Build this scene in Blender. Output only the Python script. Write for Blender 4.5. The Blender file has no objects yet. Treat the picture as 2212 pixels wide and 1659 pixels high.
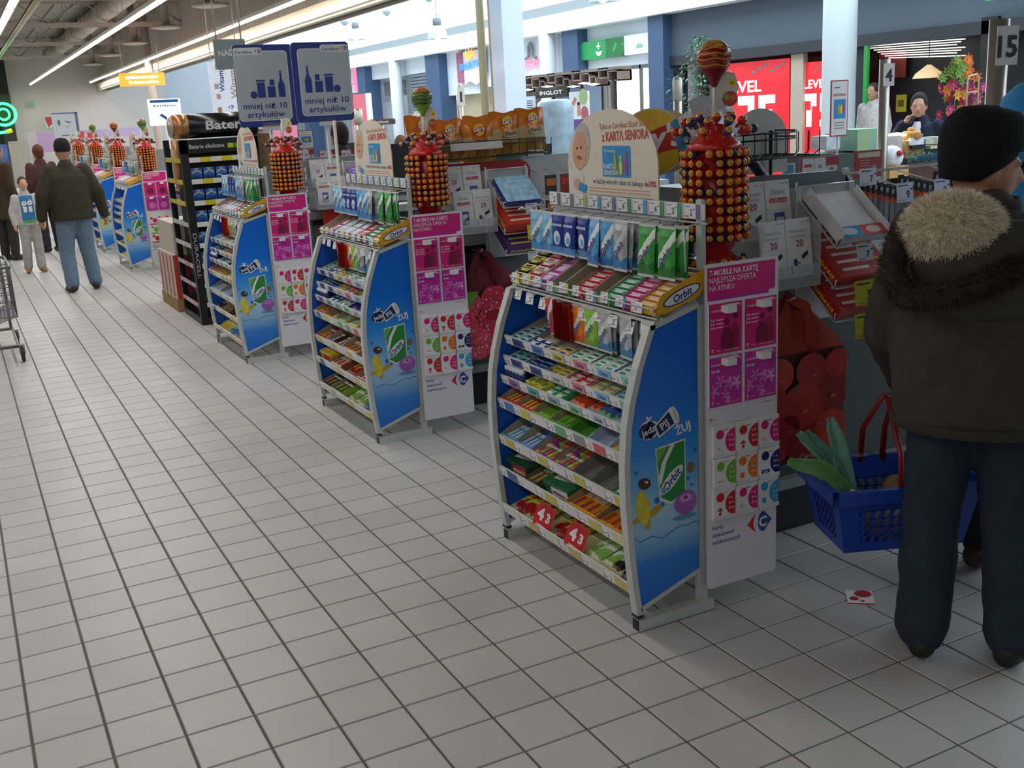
import bpy, bmesh, math, random
from mathutils import Vector, Matrix

scene = bpy.context.scene
col = scene.collection
random.seed(11)
V = Vector

# ---------------------------------------------------------------- camera
YAW, PITCH, ROLL = -0.4668, -0.2523, -0.0547
CAM = V((-1.7706, -2.7488, 1.7324))
_f = V((-math.sin(YAW) * math.cos(PITCH), math.cos(YAW) * math.cos(PITCH), math.sin(PITCH)))
_r = V((math.cos(YAW), math.sin(YAW), 0.0))
_u = _r.cross(_f)
_cr, _sr = math.cos(ROLL), math.sin(ROLL)
_r2 = _r * _cr + _u * _sr
_u2 = _u * _cr - _r * _sr
cam_data = bpy.data.cameras.new('camera')
cam_data.sensor_width = 36.0
cam_data.sensor_fit = 'HORIZONTAL'
cam_data.lens = 36.0 * 2301.92 / 2212.0
cam_data.clip_end = 200
cam = bpy.data.objects.new('camera', cam_data)
cam.matrix_world = Matrix(((_r2.x, _u2.x, -_f.x, CAM.x), (_r2.y, _u2.y, -_f.y, CAM.y),
                           (_r2.z, _u2.z, -_f.z, CAM.z), (0, 0, 0, 1)))
col.objects.link(cam)
scene.camera = cam

# ---------------------------------------------------------------- world, light, exposure
world = bpy.data.worlds.new('daylight')
scene.world = world
world.use_nodes = True
_bg = world.node_tree.nodes['Background']
_bg.inputs[0].default_value = (0.62, 0.76, 1.0, 1)
_bg.inputs[1].default_value = 0.5
scene.view_settings.view_transform = 'Standard'
scene.view_settings.look = 'None'
scene.view_settings.gamma = 1.0
scene.view_settings.use_curve_mapping = False
scene.view_settings.exposure = 0.65


def area(name, loc, size, power, color, rot=(0, 0, 0)):
    d = bpy.data.lights.new(name, 'AREA')
    d.shape = 'RECTANGLE'
    d.size, d.size_y = size
    d.energy = power
    d.color = color
    o = bpy.data.objects.new(name, d)
    o.location = loc
    o.rotation_euler = rot
    col.objects.link(o)
    return o


WARM = (1.0, 0.985, 0.97)
DAY = (0.80, 0.90, 1.0)
# daylight falling through the long roof light over the mall passage
area('mall_roof_light', (8.3, 16.0, 6.3), (3.6, 44.0), 1300, DAY)
# the fluorescent tube rows of the shop hall (visible fixtures built further down), plus two unseen added rows
TUBE_ROWS = [(-5.6, -14.0, 43.0), (-3.1, -14.0, 43.0), (-0.55, 1.0, 43.0), (1.5, 7.0, 43.0), (3.65, 7.0, 43.0)]  # first two rows unseen, run back behind the camera to add frontal light
for tx, ty0, ty1 in TUBE_ROWS:
    area('tube_row_light', (tx, (ty0 + ty1) / 2, 3.52), (0.12, ty1 - ty0), 4.9 * (ty1 - ty0), WARM)


# ---------------------------------------------------------------- materials
def lin(h):
    h = h.lstrip('#')
    c = [int(h[i:i + 2], 16) / 255 for i in (0, 2, 4)]
    return [x / 12.92 if x <= 0.04045 else ((x + 0.055) / 1.055) ** 2.4 for x in c]


_mats = {}


def M(hexc, rough=0.5, metal=0.0, var=0.06, sc=25.0, emit=0.0, alpha=1.0, trans=0.0, bump=0.0, key=None):
    k = (hexc, rough, metal, var, sc, emit, alpha, trans, bump, key)
    if k in _mats:
        return _mats[k]
    m = bpy.data.materials.new('mat_' + hexc.strip('#') + ('_lit' if emit else ''))
    m.use_nodes = True
    nt = m.node_tree
    b = nt.nodes['Principled BSDF']
    c = lin(hexc)
    b.inputs['Roughness'].default_value = rough
    b.inputs['Metallic'].default_value = metal
    if alpha < 1:
        b.inputs['Alpha'].default_value = alpha
    if trans:
        b.inputs['Transmission Weight'].default_value = trans
        b.inputs['IOR'].default_value = 1.05
    tc = nt.nodes.new('ShaderNodeTexCoord')
    nz = nt.nodes.new('ShaderNodeTexNoise')
    nz.inputs['Scale'].default_value = sc
    nz.inputs['Detail'].default_value = 2.0
    nt.links.new(tc.outputs['Object'], nz.inputs['Vector'])
    rp = nt.nodes.new('ShaderNodeValToRGB')
    rp.color_ramp.elements[0].position = 0.3
    rp.color_ramp.elements[1].position = 0.7
    rp.color_ramp.elements[0].color = [x * (1 - var) for x in c] + [1]
    rp.color_ramp.elements[1].color = [min(1, x * (1 + var)) for x in c] + [1]
    nt.links.new(nz.outputs['Fac'], rp.inputs['Fac'])
    nt.links.new(rp.outputs['Color'], b.inputs['Base Color'])
    if emit:
        nt.links.new(rp.outputs['Color'], b.inputs['Emission Color'])
        b.inputs['Emission Strength'].default_value = emit
    if bump:
        bp = nt.nodes.new('ShaderNodeBump')
        bp.inputs['Strength'].default_value = bump
        bp.inputs['Distance'].default_value = 0.01
        nt.links.new(nz.outputs['Fac'], bp.inputs['Height'])
        nt.links.new(bp.outputs['Normal'], b.inputs['Normal'])
    _mats[k] = m
    return m


def ramp_mat(name, stops, axis='Z', lo=0.0, hi=1.0, rough=0.4, noise=0.0, nscale=8.0):
    """printed colour gradient along an object axis"""
    m = bpy.data.materials.new(name)
    m.use_nodes = True
    nt = m.node_tree
    b = nt.nodes['Principled BSDF']
    b.inputs['Roughness'].default_value = rough
    tc = nt.nodes.new('ShaderNodeTexCoord')
    sp = nt.nodes.new('ShaderNodeSeparateXYZ')
    nt.links.new(tc.outputs['Object'], sp.inputs[0])
    mr = nt.nodes.new('ShaderNodeMapRange')
    mr.inputs[1].default_value = lo
    mr.inputs[2].default_value = hi
    nt.links.new(sp.outputs[axis], mr.inputs[0])
    src = mr.outputs[0]
    if noise:
        nz = nt.nodes.new('ShaderNodeTexNoise')
        nz.inputs['Scale'].default_value = nscale
        nt.links.new(tc.outputs['Object'], nz.inputs['Vector'])
        ma = nt.nodes.new('ShaderNodeMath')
        ma.operation = 'MULTIPLY_ADD'
        ma.inputs[1].default_value = noise
        nt.links.new(nz.outputs['Fac'], ma.inputs[0])
        nt.links.new(src, ma.inputs[2])
        src = ma.outputs[0]
    rp = nt.nodes.new('ShaderNodeValToRGB')
    els = rp.color_ramp.elements
    while len(els) < len(stops):
        els.new(0.5)
    for e, (p, h) in zip(els, stops):
        e.position = p
        e.color = lin(h) + [1]
    nt.links.new(src, rp.inputs['Fac'])
    nt.links.new(rp.outputs['Color'], b.inputs['Base Color'])
    return m


# ---------------------------------------------------------------- mesh helpers
class Fr:
    """a drawing frame: origin, right, up and outward normal"""
    def __init__(s, o, u, v):
        s.o, s.u, s.v = V(o), V(u).normalized(), V(v).normalized()
        s.n = s.u.cross(s.v)

    def p(s, a, b, d=0.0):
        return s.o + s.u * a + s.v * b + s.n * d

    def sub(s, a, b, d=0.0, ang=0.0):
        c, q = math.cos(ang), math.sin(ang)
        return Fr(s.p(a, b, d), s.u * c + s.v * q, s.v * c - s.u * q)


FRONT = Fr((0, 0, 0), (1, 0, 0), (0, 0, 1))      # faces -y
WEST = Fr((0, 0, 0), (0, -1, 0), (0, 0, 1))      # faces -x
_txt = {}


def glyphs(s, bold=0.0):
    k = (s, bold)
    if k not in _txt:
        cu = bpy.data.curves.new('lettering', 'FONT')
        cu.body = s
        cu.resolution_u = 2
        cu.offset = bold
        cu.size = 1.0
        o = bpy.data.objects.new('lettering', cu)
        me = bpy.data.meshes.new_from_object(o)
        vs = [v.co.copy() for v in me.vertices]
        fs = [tuple(p.vertices) for p in me.polygons]
        bpy.data.objects.remove(o)
        bpy.data.curves.remove(cu)
        bpy.data.meshes.remove(me)
        xs = [v.x for v in vs] or [0, 1]
        _txt[k] = (vs, fs, min(xs), max(xs))
    return _txt[k]


class MB:
    def __init__(s):
        s.v, s.f, s.m, s.sm, s.mats = [], [], [], [], []

    def mi(s, m):
        if m not in s.mats:
            s.mats.append(m)
        return s.mats.index(m)

    def add(s, vs, fs, m, smooth=False):
        b = len(s.v)
        s.v.extend(V(v) for v in vs)
        i = s.mi(m)
        for f in fs:
            s.f.append(tuple(b + q for q in f))
            s.m.append(i)
            s.sm.append(smooth)
        return s

    def box(s, a, b, m, mtop=None):
        x0, y0, z0 = a
        x1, y1, z1 = b
        vs = [(x0, y0, z0), (x1, y0, z0), (x1, y1, z0), (x0, y1, z0), (x0, y0, z1), (x1, y0, z1), (x1, y1, z1), (x0, y1, z1)]
        fs = [(0, 3, 2, 1), (0, 1, 5, 4), (1, 2, 6, 5), (2, 3, 7, 6), (3, 0, 4, 7)]
        s.add(vs, fs, m)
        s.add(vs[4:], [(0, 1, 2, 3)], mtop or m)
        return s

    def fbox(s, fr, a0, b0, a1, b1, d0, d1, m, mf=None):
        """box in a frame: a right, b up, d outward"""
        vs = [fr.p(a0, b0, d0), fr.p(a1, b0, d0), fr.p(a1, b1, d0), fr.p(a0, b1, d0),
              fr.p(a0, b0, d1), fr.p(a1, b0, d1), fr.p(a1, b1, d1), fr.p(a0, b1, d1)]
        s.add(vs, [(0, 3, 2, 1), (0, 1, 5, 4), (1, 2, 6, 5), (2, 3, 7, 6), (3, 0, 4, 7)], m)
        s.add(vs[4:], [(0, 1, 2, 3)], mf or m)
        return s

    def tube(s, pts, r, m, n=6, closed=False, caps=True, smooth=True, flat=1.0):
        pts = [V(p) for p in pts]
        L = len(pts)
        rs = r if isinstance(r, (list, tuple)) else [r] * L
        rings = []
        up = None
        for i, p in enumerate(pts):
            if closed:
                t = pts[(i + 1) % L] - pts[i - 1]
            else:
                t = pts[min(i + 1, L - 1)] - pts[max(i - 1, 0)]
            t = t.normalized() if t.length > 1e-9 else V((0, 0, 1))
            if up is None:
                a = V((0, 0, 1)) if abs(t.z) < 0.9 else V((1, 0, 0))
                up = (a - t * a.dot(t)).normalized()
            else:
                up = up - t * up.dot(t)
                up = up.normalized() if up.length > 1e-6 else V((1, 0, 0))
            w = t.cross(up)
            rings.append([p + (up * math.cos(2 * math.pi * j / n) + w * (flat * math.sin(2 * math.pi * j / n))) * rs[i] for j in range(n)])
        vs = [q for rg in rings for q in rg]
        fs = []
        for i in range(L if closed else L - 1):
            a, b = i * n, ((i + 1) % L) * n
            for j in range(n):
                fs.append((a + j, a + (j + 1) % n, b + (j + 1) % n, b + j))
        if caps and not closed:
            fs.append(tuple(range(n - 1, -1, -1)))
            fs.append(tuple((L - 1) * n + j for j in range(n)))
        return s.add(vs, fs, m, smooth)

    def lathe(s, prof, m, n=12, c=(0, 0, 0), ax=None, smooth=True, sx=1.0, sy=1.0, a0=0.0, a1=None):
        """profile (r, z) turned about z, or about ax = (u, v, w)"""
        c = V(c)
        u, v, w = ax or (V((1, 0, 0)), V((0, 1, 0)), V((0, 0, 1)))
        full = a1 is None
        k = n if full else n + 1
        a1 = 2 * math.pi if full else a1
        vs, fs = [], []
        for r, z in prof:
            for j in range(k):
                t = a0 + (a1 - a0) * j / n
                vs.append(c + u * (r * sx * math.cos(t)) + v * (r * sy * math.sin(t)) + w * z)
        for i in range(len(prof) - 1):
            for j in range(n):
                q = (j + 1) % k
                fs.append((i * k + j, i * k + q, (i + 1) * k + q, (i + 1) * k + j))
        return s.add(vs, fs, m, smooth)

    def ball(s, c, r, m, n=10, k=6, sc=(1, 1, 1)):
        prof = [(max(1e-4, math.sin(math.pi * i / k)), -math.cos(math.pi * i / k)) for i in range(k + 1)]
        c = V(c)
        b = len(s.v)
        s.lathe([(a * r, z * r) for a, z in prof], m, n, (0, 0, 0))
        for i in range(b, len(s.v)):
            q = s.v[i]
            s.v[i] = V((q.x * sc[0], q.y * sc[1], q.z * sc[2])) + c
        return s

    def poly(s, fr, pts, m, d=0.0):
        return s.add([fr.p(a, b, d) for a, b in pts], [tuple(range(len(pts)))], m)

    def rect(s, fr, a0, b0, a1, b1, m, d=0.0):
        return s.poly(fr, [(a0, b0), (a1, b0), (a1, b1), (a0, b1)], m, d)

    def disc(s, fr, a, b, r, m, d=0.0, n=16, ry=None, t0=0.0, t1=None, ang=0.0):
        ry = ry or r
        full = t1 is None
        t1 = 2 * math.pi if full else t1
        q = [t0 + (t1 - t0) * i / n for i in range(n if full else n + 1)]
        c, z = math.cos(ang), math.sin(ang)
        return s.poly(fr, [(a + r * math.cos(t) * c - ry * math.sin(t) * z, b + r * math.cos(t) * z + ry * math.sin(t) * c) for t in q], m, d)

    def prism(s, fr, pts, d0, d1, m, mf=None):
        n = len(pts)
        s.add([fr.p(a, b, d0) for a, b in pts] + [fr.p(a, b, d1) for a, b in pts],
              [tuple(range(n - 1, -1, -1))] + [(i, (i + 1) % n, n + (i + 1) % n, n + i) for i in range(n)], m)
        s.poly(fr, pts, mf or m, d1)
        return s

    def text(s, fr, st, a, b, size, m, d=0.0012, al='L', bold=0.0, ang=0.0, w=None, shear=0.0, sx=1.0, mirror=False):
        vs, fs, x0, x1 = glyphs(st, bold)
        k = size * sx
        if w:
            k = w / max(1e-6, x1 - x0)
        off = {'L': -x0, 'C': -(x0 + x1) / 2, 'R': -x1}[al]
        c, q = math.cos(ang), math.sin(ang)
        out = []
        for p in vs:
            X, Y = (p.x + off + shear * p.y) * k, p.y * size
            out.append(fr.p(a + X * c - Y * q, b + X * q + Y * c, d))
        return s.add(out, fs, m)

    def scribble(s, fr, a, b, w, h, m, d=0.001, seed=1, rows=1):
        """unreadable print: short strokes in the place of words"""
        r = random.Random(seed)
        for k in range(rows):
            x, y = a, b + h * (rows - 1 - k) / rows
            while x < a + w * .96:
                q = min(r.uniform(.05, .13) * w, a + w - x)
                z = h / rows * r.uniform(.45, .75)
                s.poly(fr, [(x, y), (x + q * .7, y + r.uniform(0, .1) * z), (x + q * .8, y + z), (x + q * .1, y + z * .9)], m, d)
                x += q
        return s

    def sheet(s, f, nu, nv, m, smooth=True, mf=None):
        """f(u, v) -> point, u and v in 0..1; mf(u, v) -> material"""
        b = len(s.v)
        for j in range(nv + 1):
            for i in range(nu + 1):
                s.v.append(V(f(i / nu, j / nv)))
        for j in range(nv):
            for i in range(nu):
                a = b + j * (nu + 1) + i
                s.f.append((a, a + 1, a + nu + 2, a + nu + 1))
                s.m.append(s.mi(mf((i + 0.5) / nu, (j + 0.5) / nv) if mf else m))
                s.sm.append(smooth)
        return s

    def mesh(s, name):
        me = bpy.data.meshes.new(name)
        me.from_pydata([tuple(v) for v in s.v], [], s.f)
        for m in s.mats:
            me.materials.append(m)
        me.polygons.foreach_set('material_index', s.m)
        me.polygons.foreach_set('use_smooth', s.sm)
        me.update()
        return me

    def build(s, name, parent=None, loc=None, **k):
        return put(name, s.mesh(name), parent, loc, **k)


def put(name, me, parent=None, loc=None, mat=None, label=None, cat=None, group=None, kind=None):
    o = bpy.data.objects.new(name, me)
    col.objects.link(o)
    if parent is not None:
        o.parent = parent
    if mat is not None:
        o.matrix_local = mat
    elif loc is not None:
        o.location = loc
    tag(o, label, cat, group, kind)
    return o


def tag(o, label=None, cat=None, group=None, kind=None):
    if label:
        o['label'] = label
    if cat:
        o['category'] = cat
    if group:
        o['group'] = group
    if kind:
        o['kind'] = kind
    return o


def thing(name, label, cat, loc=(0, 0, 0), rz=0.0, group=None):
    o = bpy.data.objects.new(name, None)
    o.empty_display_size = 0.05
    col.objects.link(o)
    o.location = loc
    o.rotation_euler = (0, 0, rz)
    return tag(o, label, cat, group)


def copy_tree(o, loc=None, parent=None, label=None, top=True):
    c = o.copy()
    col.objects.link(c)
    if parent is not None:
        c.parent = parent
    if loc is not None:
        c.location = loc
    if label:
        c['label'] = label
    for ch in list(o.children):
        copy_tree(ch, None, c)
    return c


def fmat(fr):
    """matrix that lays local x, y, z along a frame's u, v, n"""
    return Matrix(((fr.u.x, fr.v.x, fr.n.x, fr.o.x), (fr.u.y, fr.v.y, fr.n.y, fr.o.y),
                   (fr.u.z, fr.v.z, fr.n.z, fr.o.z), (0, 0, 0, 1)))


_rm = {}


def shared(key, fn):
    if key not in _rm:
        _rm[key] = fn()
    return _rm[key]


def rrect(x0, y0, x1, y1, r, n=4):
    pts = []
    for cx, cy, a in ((x1 - r, y0 + r, -90), (x1 - r, y1 - r, 0), (x0 + r, y1 - r, 90), (x0 + r, y0 + r, 180)):
        for i in range(n + 1):
            t = math.radians(a + 90 * i / n)
            pts.append((cx + r * math.cos(t), cy + r * math.sin(t)))
    return pts


def ray(px, py):
    """view direction of a photo pixel (2212 x 1659 frame)"""
    return _f + _r2 * ((px - 1106) / 2301.92) + _u2 * ((829.5 - py) / 2301.92)


def AY(px, py, y):
    d = ray(px, py)
    return CAM + d * ((y - CAM.y) / d.y)


def AX(px, py, x):
    d = ray(px, py)
    return CAM + d * ((x - CAM.x) / d.x)


# common materials
WHITE = M('#e8e8e6', 0.45)
FRAME = M('#c3c8c5', 0.38, 0.15, 0.04)
WIRE = M('#d4d6d4', 0.35, 0.3, 0.03)
CHROME = M('#b9bbb9', 0.28, 0.75, 0.04)
BLACK = M('#101112', 0.5)
DKGREY = M('#43474a', 0.5)
GREY = M('#85898c', 0.5)
LTGREY = M('#bfc1c0', 0.5)
PAPER = M('#e3e2e0', 0.6, 0, 0.03)
TICK = M('#e9e8ea', 0.5, 0, 0.03)
INK = M('#23252b', 0.6)
NAVY = M('#1d2f78', 0.5)
CBLUE = M('#27479e', 0.45)
CRED = M('#c6202c', 0.45)
MAG = M('#d11a78', 0.42, 0, 0.05)
MAG2 = M('#c0259a', 0.42, 0, 0.08)
KRAFT = M('#b9ab96', 0.8, 0, 0.08)


# ---------------------------------------------------------------- floor
PX, PY = 0.20266, 0.2


def tile_material():
    m = bpy.data.materials.new('mat_floor_tile')
    m.use_nodes = True
    nt = m.node_tree
    b = nt.nodes['Principled BSDF']
    b.inputs['Roughness'].default_value = 0.42
    b.inputs['Specular IOR Level'].default_value = 0.45
    ge = nt.nodes.new('ShaderNodeNewGeometry')
    mp = nt.nodes.new('ShaderNodeMapping')
    mp.inputs['Scale'].default_value = (1 / PX, 1 / PY, 0)
    nt.links.new(ge.outputs['Position'], mp.inputs['Vector'])
    fl = nt.nodes.new('ShaderNodeVectorMath')
    fl.operation = 'FLOOR'
    nt.links.new(mp.outputs[0], fl.inputs[0])
    wn = nt.nodes.new('ShaderNodeTexWhiteNoise')
    nt.links.new(fl.outputs[0], wn.inputs['Vector'])
    nz = nt.nodes.new('ShaderNodeTexNoise')
    nz.inputs['Scale'].default_value = 3.0
    nz.inputs['Detail'].default_value = 4.0
    nt.links.new(ge.outputs['Position'], nz.inputs['Vector'])
    ad = nt.nodes.new('ShaderNodeMath')
    ad.operation = 'MULTIPLY_ADD'
    ad.inputs[1].default_value = 0.35
    nt.links.new(wn.outputs['Value'], ad.inputs[0])
    nt.links.new(nz.outputs['Fac'], ad.inputs[2])
    rp = nt.nodes.new('ShaderNodeValToRGB')
    rp.color_ramp.elements[0].position = 0.2
    rp.color_ramp.elements[1].position = 1.1
    rp.color_ramp.elements[0].color = lin('#a9a7a4') + [1]
    rp.color_ramp.elements[1].color = lin('#bab8b5') + [1]
    nt.links.new(ad.outputs[0], rp.inputs['Fac'])
    nt.links.new(rp.outputs['Color'], b.inputs['Base Color'])
    return m


TILE = tile_material()
GROUT = M('#565450', 0.85, 0, 0.18, 9.0)
floor = MB().box((-9, -15, -0.12), (14, 47, -0.003), GROUT).build('floor', kind='structure', label='pale square tiled shop floor with dark grout lines')


def tile_mesh(wx):
    b = 0.0025
    w, h = wx, PY - 0.0052
    vs = [(0, 0, -0.0035), (w, 0, -0.0035), (w, h, -0.0035), (0, h, -0.0035), (b, b, 0), (w - b, b, 0), (w - b, h - b, 0), (b, h - b, 0)]
    return MB().add(vs, [(4, 5, 6, 7), (0, 1, 5, 4), (1, 2, 6, 5), (2, 3, 7, 6), (3, 0, 4, 7)], TILE)


def on_screen(p):
    d = V(p) - CAM
    z = d.dot(_f)
    if z < 0.5:
        return None
    x, y = d.dot(_r2) / z * 2301.92, d.dot(_u2) / z * 2301.92
    return (x, y, z) if abs(x) < 1240 and abs(y) < 930 else None


_tm = tile_mesh(PX - 0.0068).mesh('tile')
near, rest = [], []
for a in range(-24, 29):
    for b in range(-16, 216):
        q = on_screen((a * PX + 0.1, b * PY + 0.1, 0))
        (near if q else rest).append((q[2] if q else 99, a, b))
near.sort()
rest += near[300:]
for z, a, b in near[:300]:
    put('tile', _tm, floor, (a * PX + 0.0034, b * PY + 0.0026, 0))
tf = MB()
proto = tile_mesh(PX - 0.0068)
for z, a, b in rest:
    o = V((a * PX + 0.0034, b * PY + 0.0026, 0))
    n = len(tf.v)
    tf.v.extend(v + o for v in proto.v)
    for f in proto.f:
        tf.f.append(tuple(n + i for i in f))
        tf.m.append(0)
        tf.sm.append(False)
tf.mats = [TILE]
tf.build('tile_field', floor, kind='stuff')
MB().box((5.95, -15, -0.05), (14, 47, 0.0), M('#c9c6c0', 0.25, 0, 0.05, 2.0)).build('floor_mall', kind='structure', label='light polished floor of the mall passage')

# ---------------------------------------------------------------- hall shell
DECK = M('#8f877d', 0.8, 0, 0.08, 1.5)
cl = MB()
cl.box((-9, -15, 5.0), (4.4, 46, 5.2), DECK)
for i in range(30):
    cl.box((-9 + i * 0.45, -7, 4.965), (-8.87 + i * 0.45, 46, 5.0), DECK)
cl.build('ceiling', kind='structure', label='ribbed grey roof deck above the shop hall')
STEEL = M('#b5ada2', 0.6, 0.1, 0.06, 4.0)
for i, y in enumerate((9.0, 15.0, 21.0, 27.0, 33.0, 39.0)):
    tr = MB()
    for z in (4.35, 4.9):
        tr.box((-9, y - 0.08, z), (4.2, y + 0.08, z + 0.03), STEEL).box((-9, y - 0.02, z - 0.08), (4.2, y + 0.02, z), STEEL)
    for k in range(8):
        x0 = -8.6 + k * 1.6
        tr.tube([(x0, y, 4.36), (x0 + 0.8, y, 4.9), (x0 + 1.6, y, 4.36)], 0.028, STEEL, 5)
    tr.build('trim_%d' % (i + 1), kind='structure', label='grey steel roof truss spanning the shop hall')
WALLW = M('#c3bcb6', 0.75, 0, 0.03, 1.0)
MB().box((0.75, 44.0, 0), (6.6, 44.2, 5.0), WALLW).build('wall_back', kind='structure', label='plain off-white end wall of the hall')
MB().box((-9, 43.6, 0), (0.75, 44.2, 5.0), M('#1c211c', 0.7)).box((0.3, 43.2, 0), (0.75, 43.6, 3.3), M('#23211f', 0.7)).build(
    'wall_shop', kind='structure', label='dark shop unit wall beside the white end wall')
MB().box((-9.2, -15, 0), (-9, 46, 5.0), M('#8a857f', 0.8)).build('wall_left', kind='structure', label='grey side wall of the shop hall')
MB().box((-9, -15.2, 0), (14, -15, 6.4), M('#8a857f', 0.8)).build('wall_front', kind='structure', label='grey wall behind the viewer')
# clad bulkhead over the checkouts
BULK = M('#b4aca2', 0.55, 0, 0.03, 2.0)
wr = MB().box((4.22, -15, 3.45), (4.34, 46, 5.0), M('#8f887e', 0.7)).build('wall_right', kind='structure', label='clad bulkhead wall above the checkout line')
_pm = MB().box((0, 0, 0), (0.03, 0.592, 1.5), BULK).mesh('cladding_panel')
for i in range(84):
    put('cladding_panel', _pm, wr, (4.19, -6.0 + i * 0.6, 3.48))
CREAM = M('#cfc3a8', 0.45, 0, 0.05)
MB().box((4.0, -15, 3.36), (4.42, 46, 3.47), CREAM).box((4.0, -15, 3.47), (4.06, 46, 3.56), CREAM).box((4.36, -15, 3.30), (4.42, 46, 3.36), M('#6f6b66', 0.6)).build(
    'trim_8', kind='structure', label='cream edge beam under the clad bulkhead')
MB().tube([(3.98, -5, 3.3), (3.98, 44, 3.3)], 0.022, CREAM, 8).build('trim_9', kind='structure', label='thin cream pipe under the edge beam')

# round air duct, bare pipe, diffusers
DUCT = M('#b8ad9d', 0.5, 0.2, 0.06, 3.0)
dc = thing('air_duct', 'fat round grey air duct under the roof', 'duct', (2.35, 4.0, 4.66))
for k in range(13):
    MB().tube([(0, k * 3.0, 0), (0, k * 3.0 + 3.0, 0)], 0.24, DUCT, 16).build('duct_section', dc)
for k in range(14):
    MB().tube([(0, k * 3.0 - 0.03, 0), (0, k * 3.0 + 0.03, 0)], 0.252, STEEL, 16).build('joint_band', dc)
    MB().box((-0.01, k * 3.0 - 0.01, 0.2), (0.01, k * 3.0 + 0.01, 0.36), STEEL).build('duct_hanger', dc)
for k in range(6):
    y = 14.0 + k * 4.5
    d = MB().lathe([(0.001, 0.05), (0.1, 0.05), (0.34, 0.0), (0.34, -0.03), (0.25, -0.05), (0.001, -0.05)], M('#a49a8b', 0.6), 20)
    d.tube([(0, 0, 0.05), (0, 0, 1.05)], 0.09, M('#a49a8b', 0.6), 8)
    d.build('air_diffuser', loc=(3.05, y, 3.92), label='flat round air diffuser hanging beside the duct', cat='diffuser', group='air diffusers beside the duct')
MB().tube([(0, 4, 0), (0, 42, 0)], 0.06, M('#9c8f76', 0.25, 0.85, 0.15, 6.0), 10).build('pipe', loc=(-0.12, 0, 3.78), label='bare shiny metal pipe running under the roof', cat='pipe')
cp = MB().tube([(0, 0, 0), (0, 0, 5.0)], 0.11, M('#b7a99b', 0.45, 0, 0.05), 12)
cp.build('trim_10', loc=(3.75, 30.0, 0), kind='structure', label='slim cream column standing under the bulkhead')

# fluorescent rows
TUBE = M('#fff8ec', 0.4, 0, 0.0, emit=7.0)
HOUS = M('#d9d6cf', 0.5)


def fixture_mesh(L):
    h = MB().box((-0.07, 0, 0.05), (0.07, L, 0.11), HOUS)
    t = MB().tube([(0, 0.03, 0.032), (0, L - 0.03, 0.032)], 0.024, TUBE, 8)
    w = MB().tube([(0, 0, 0.1), (0, 0, 1.45)], 0.006, STEEL, 4)
    return h.mesh('housing'), t.mesh('tube'), w.mesh('hanger')


_h, _t, _w = fixture_mesh(2.94)
for ri, (tx, ty0, ty1) in enumerate(TUBE_ROWS):
    nm = ['outer row over the aisle', 'middle row over the aisle', 'row beside the bare pipe', 'row under the fat duct', 'row along the clad bulkhead'][ri]
    for k in range(int((ty1 - ty0) / 3)):
        if ri < 2 and (k > 7 or k < 3):
            break
        f = thing('tube_light', 'lit fluorescent tube fitting, ' + nm, 'lamp', (tx, ty0 + 3 * k, 3.56), 0, 'tube lights in the ' + nm)
        put('housing', _h, f)
        put('tube', _t, f)
        put('hanger', _w, f, (0, 0.3, 0))
        put('hanger', _w, f, (0, 2.64, 0))

# ---------------------------------------------------------------- mall passage
XS = 11.7


def mb_west(y0, y1, z0, z1, m, x=XS, d=0.06, back=0.1):
    return MB().box((x - d, y0, z0), (x + back, y1, z1), m)


BRIGHT = M('#e9f3f6', 0.5, 0, 0.02)
sk = bpy.data.materials.new('mat_skylight')
sk.use_nodes = True
_p = sk.node_tree.nodes['Principled BSDF']
_p.inputs['Base Color'].default_value = (0.9, 0.95, 1, 1)
_p.inputs['Emission Color'].default_value = (0.80, 0.93, 1.0, 1)
_p.inputs['Emission Strength'].default_value = 1.25
_n = sk.node_tree.nodes.new('ShaderNodeTexNoise')
_n.inputs['Scale'].default_value = 0.4
gl = MB()
for k in range(31):
    y = -14.8 + k * 2.0
    gl.add([(12.3, y, 4.15), (12.3, y + 1.96, 4.15), (9.9, y + 1.96, 6.35), (9.9, y, 6.35)], [(0, 1, 2, 3)], sk)
gl.build('window_1', kind='structure', label='bright milky sloping roof glazing over the mall')
MB().box((4.4, -15, 6.3), (6.4, 47, 6.4), BRIGHT).box((10.0, -15, 6.4), (12.6, 47, 6.5), BRIGHT).build('ceiling_mall', kind='structure', label='white mall ceiling beside the roof light')
MB().box((4.34, -15, 3.5), (4.44, 47, 6.4), BRIGHT).build('wall_mall_side', kind='structure', label='white mall face of the bulkhead')
MB().box((11.2, -15, 3.4), (11.95, 47, 3.8), M('#dfe9ec', 0.5, 0, 0.02)).build('trim_11', kind='structure', label='white fascia band running over the shopfronts')
MB().box((11.9, -15, 3.8), (12.4, 47, 4.13), M('#8a8f90', 0.6)).build('trim_12', kind='structure', label='grey recessed band above the white fascia')
MB().box((12.3, -15, 0), (12.5, 47, 3.9), M('#a9abac', 0.7)).build('wall_mall', kind='structure', label='rear wall behind the mall shopfronts')
MB().box((4.4, 46, 0), (12.5, 46.2, 6.4), M('#c9d2da', 0.7)).build('wall_mall_end', kind='structure', label='pale end wall of the mall passage')

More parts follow.
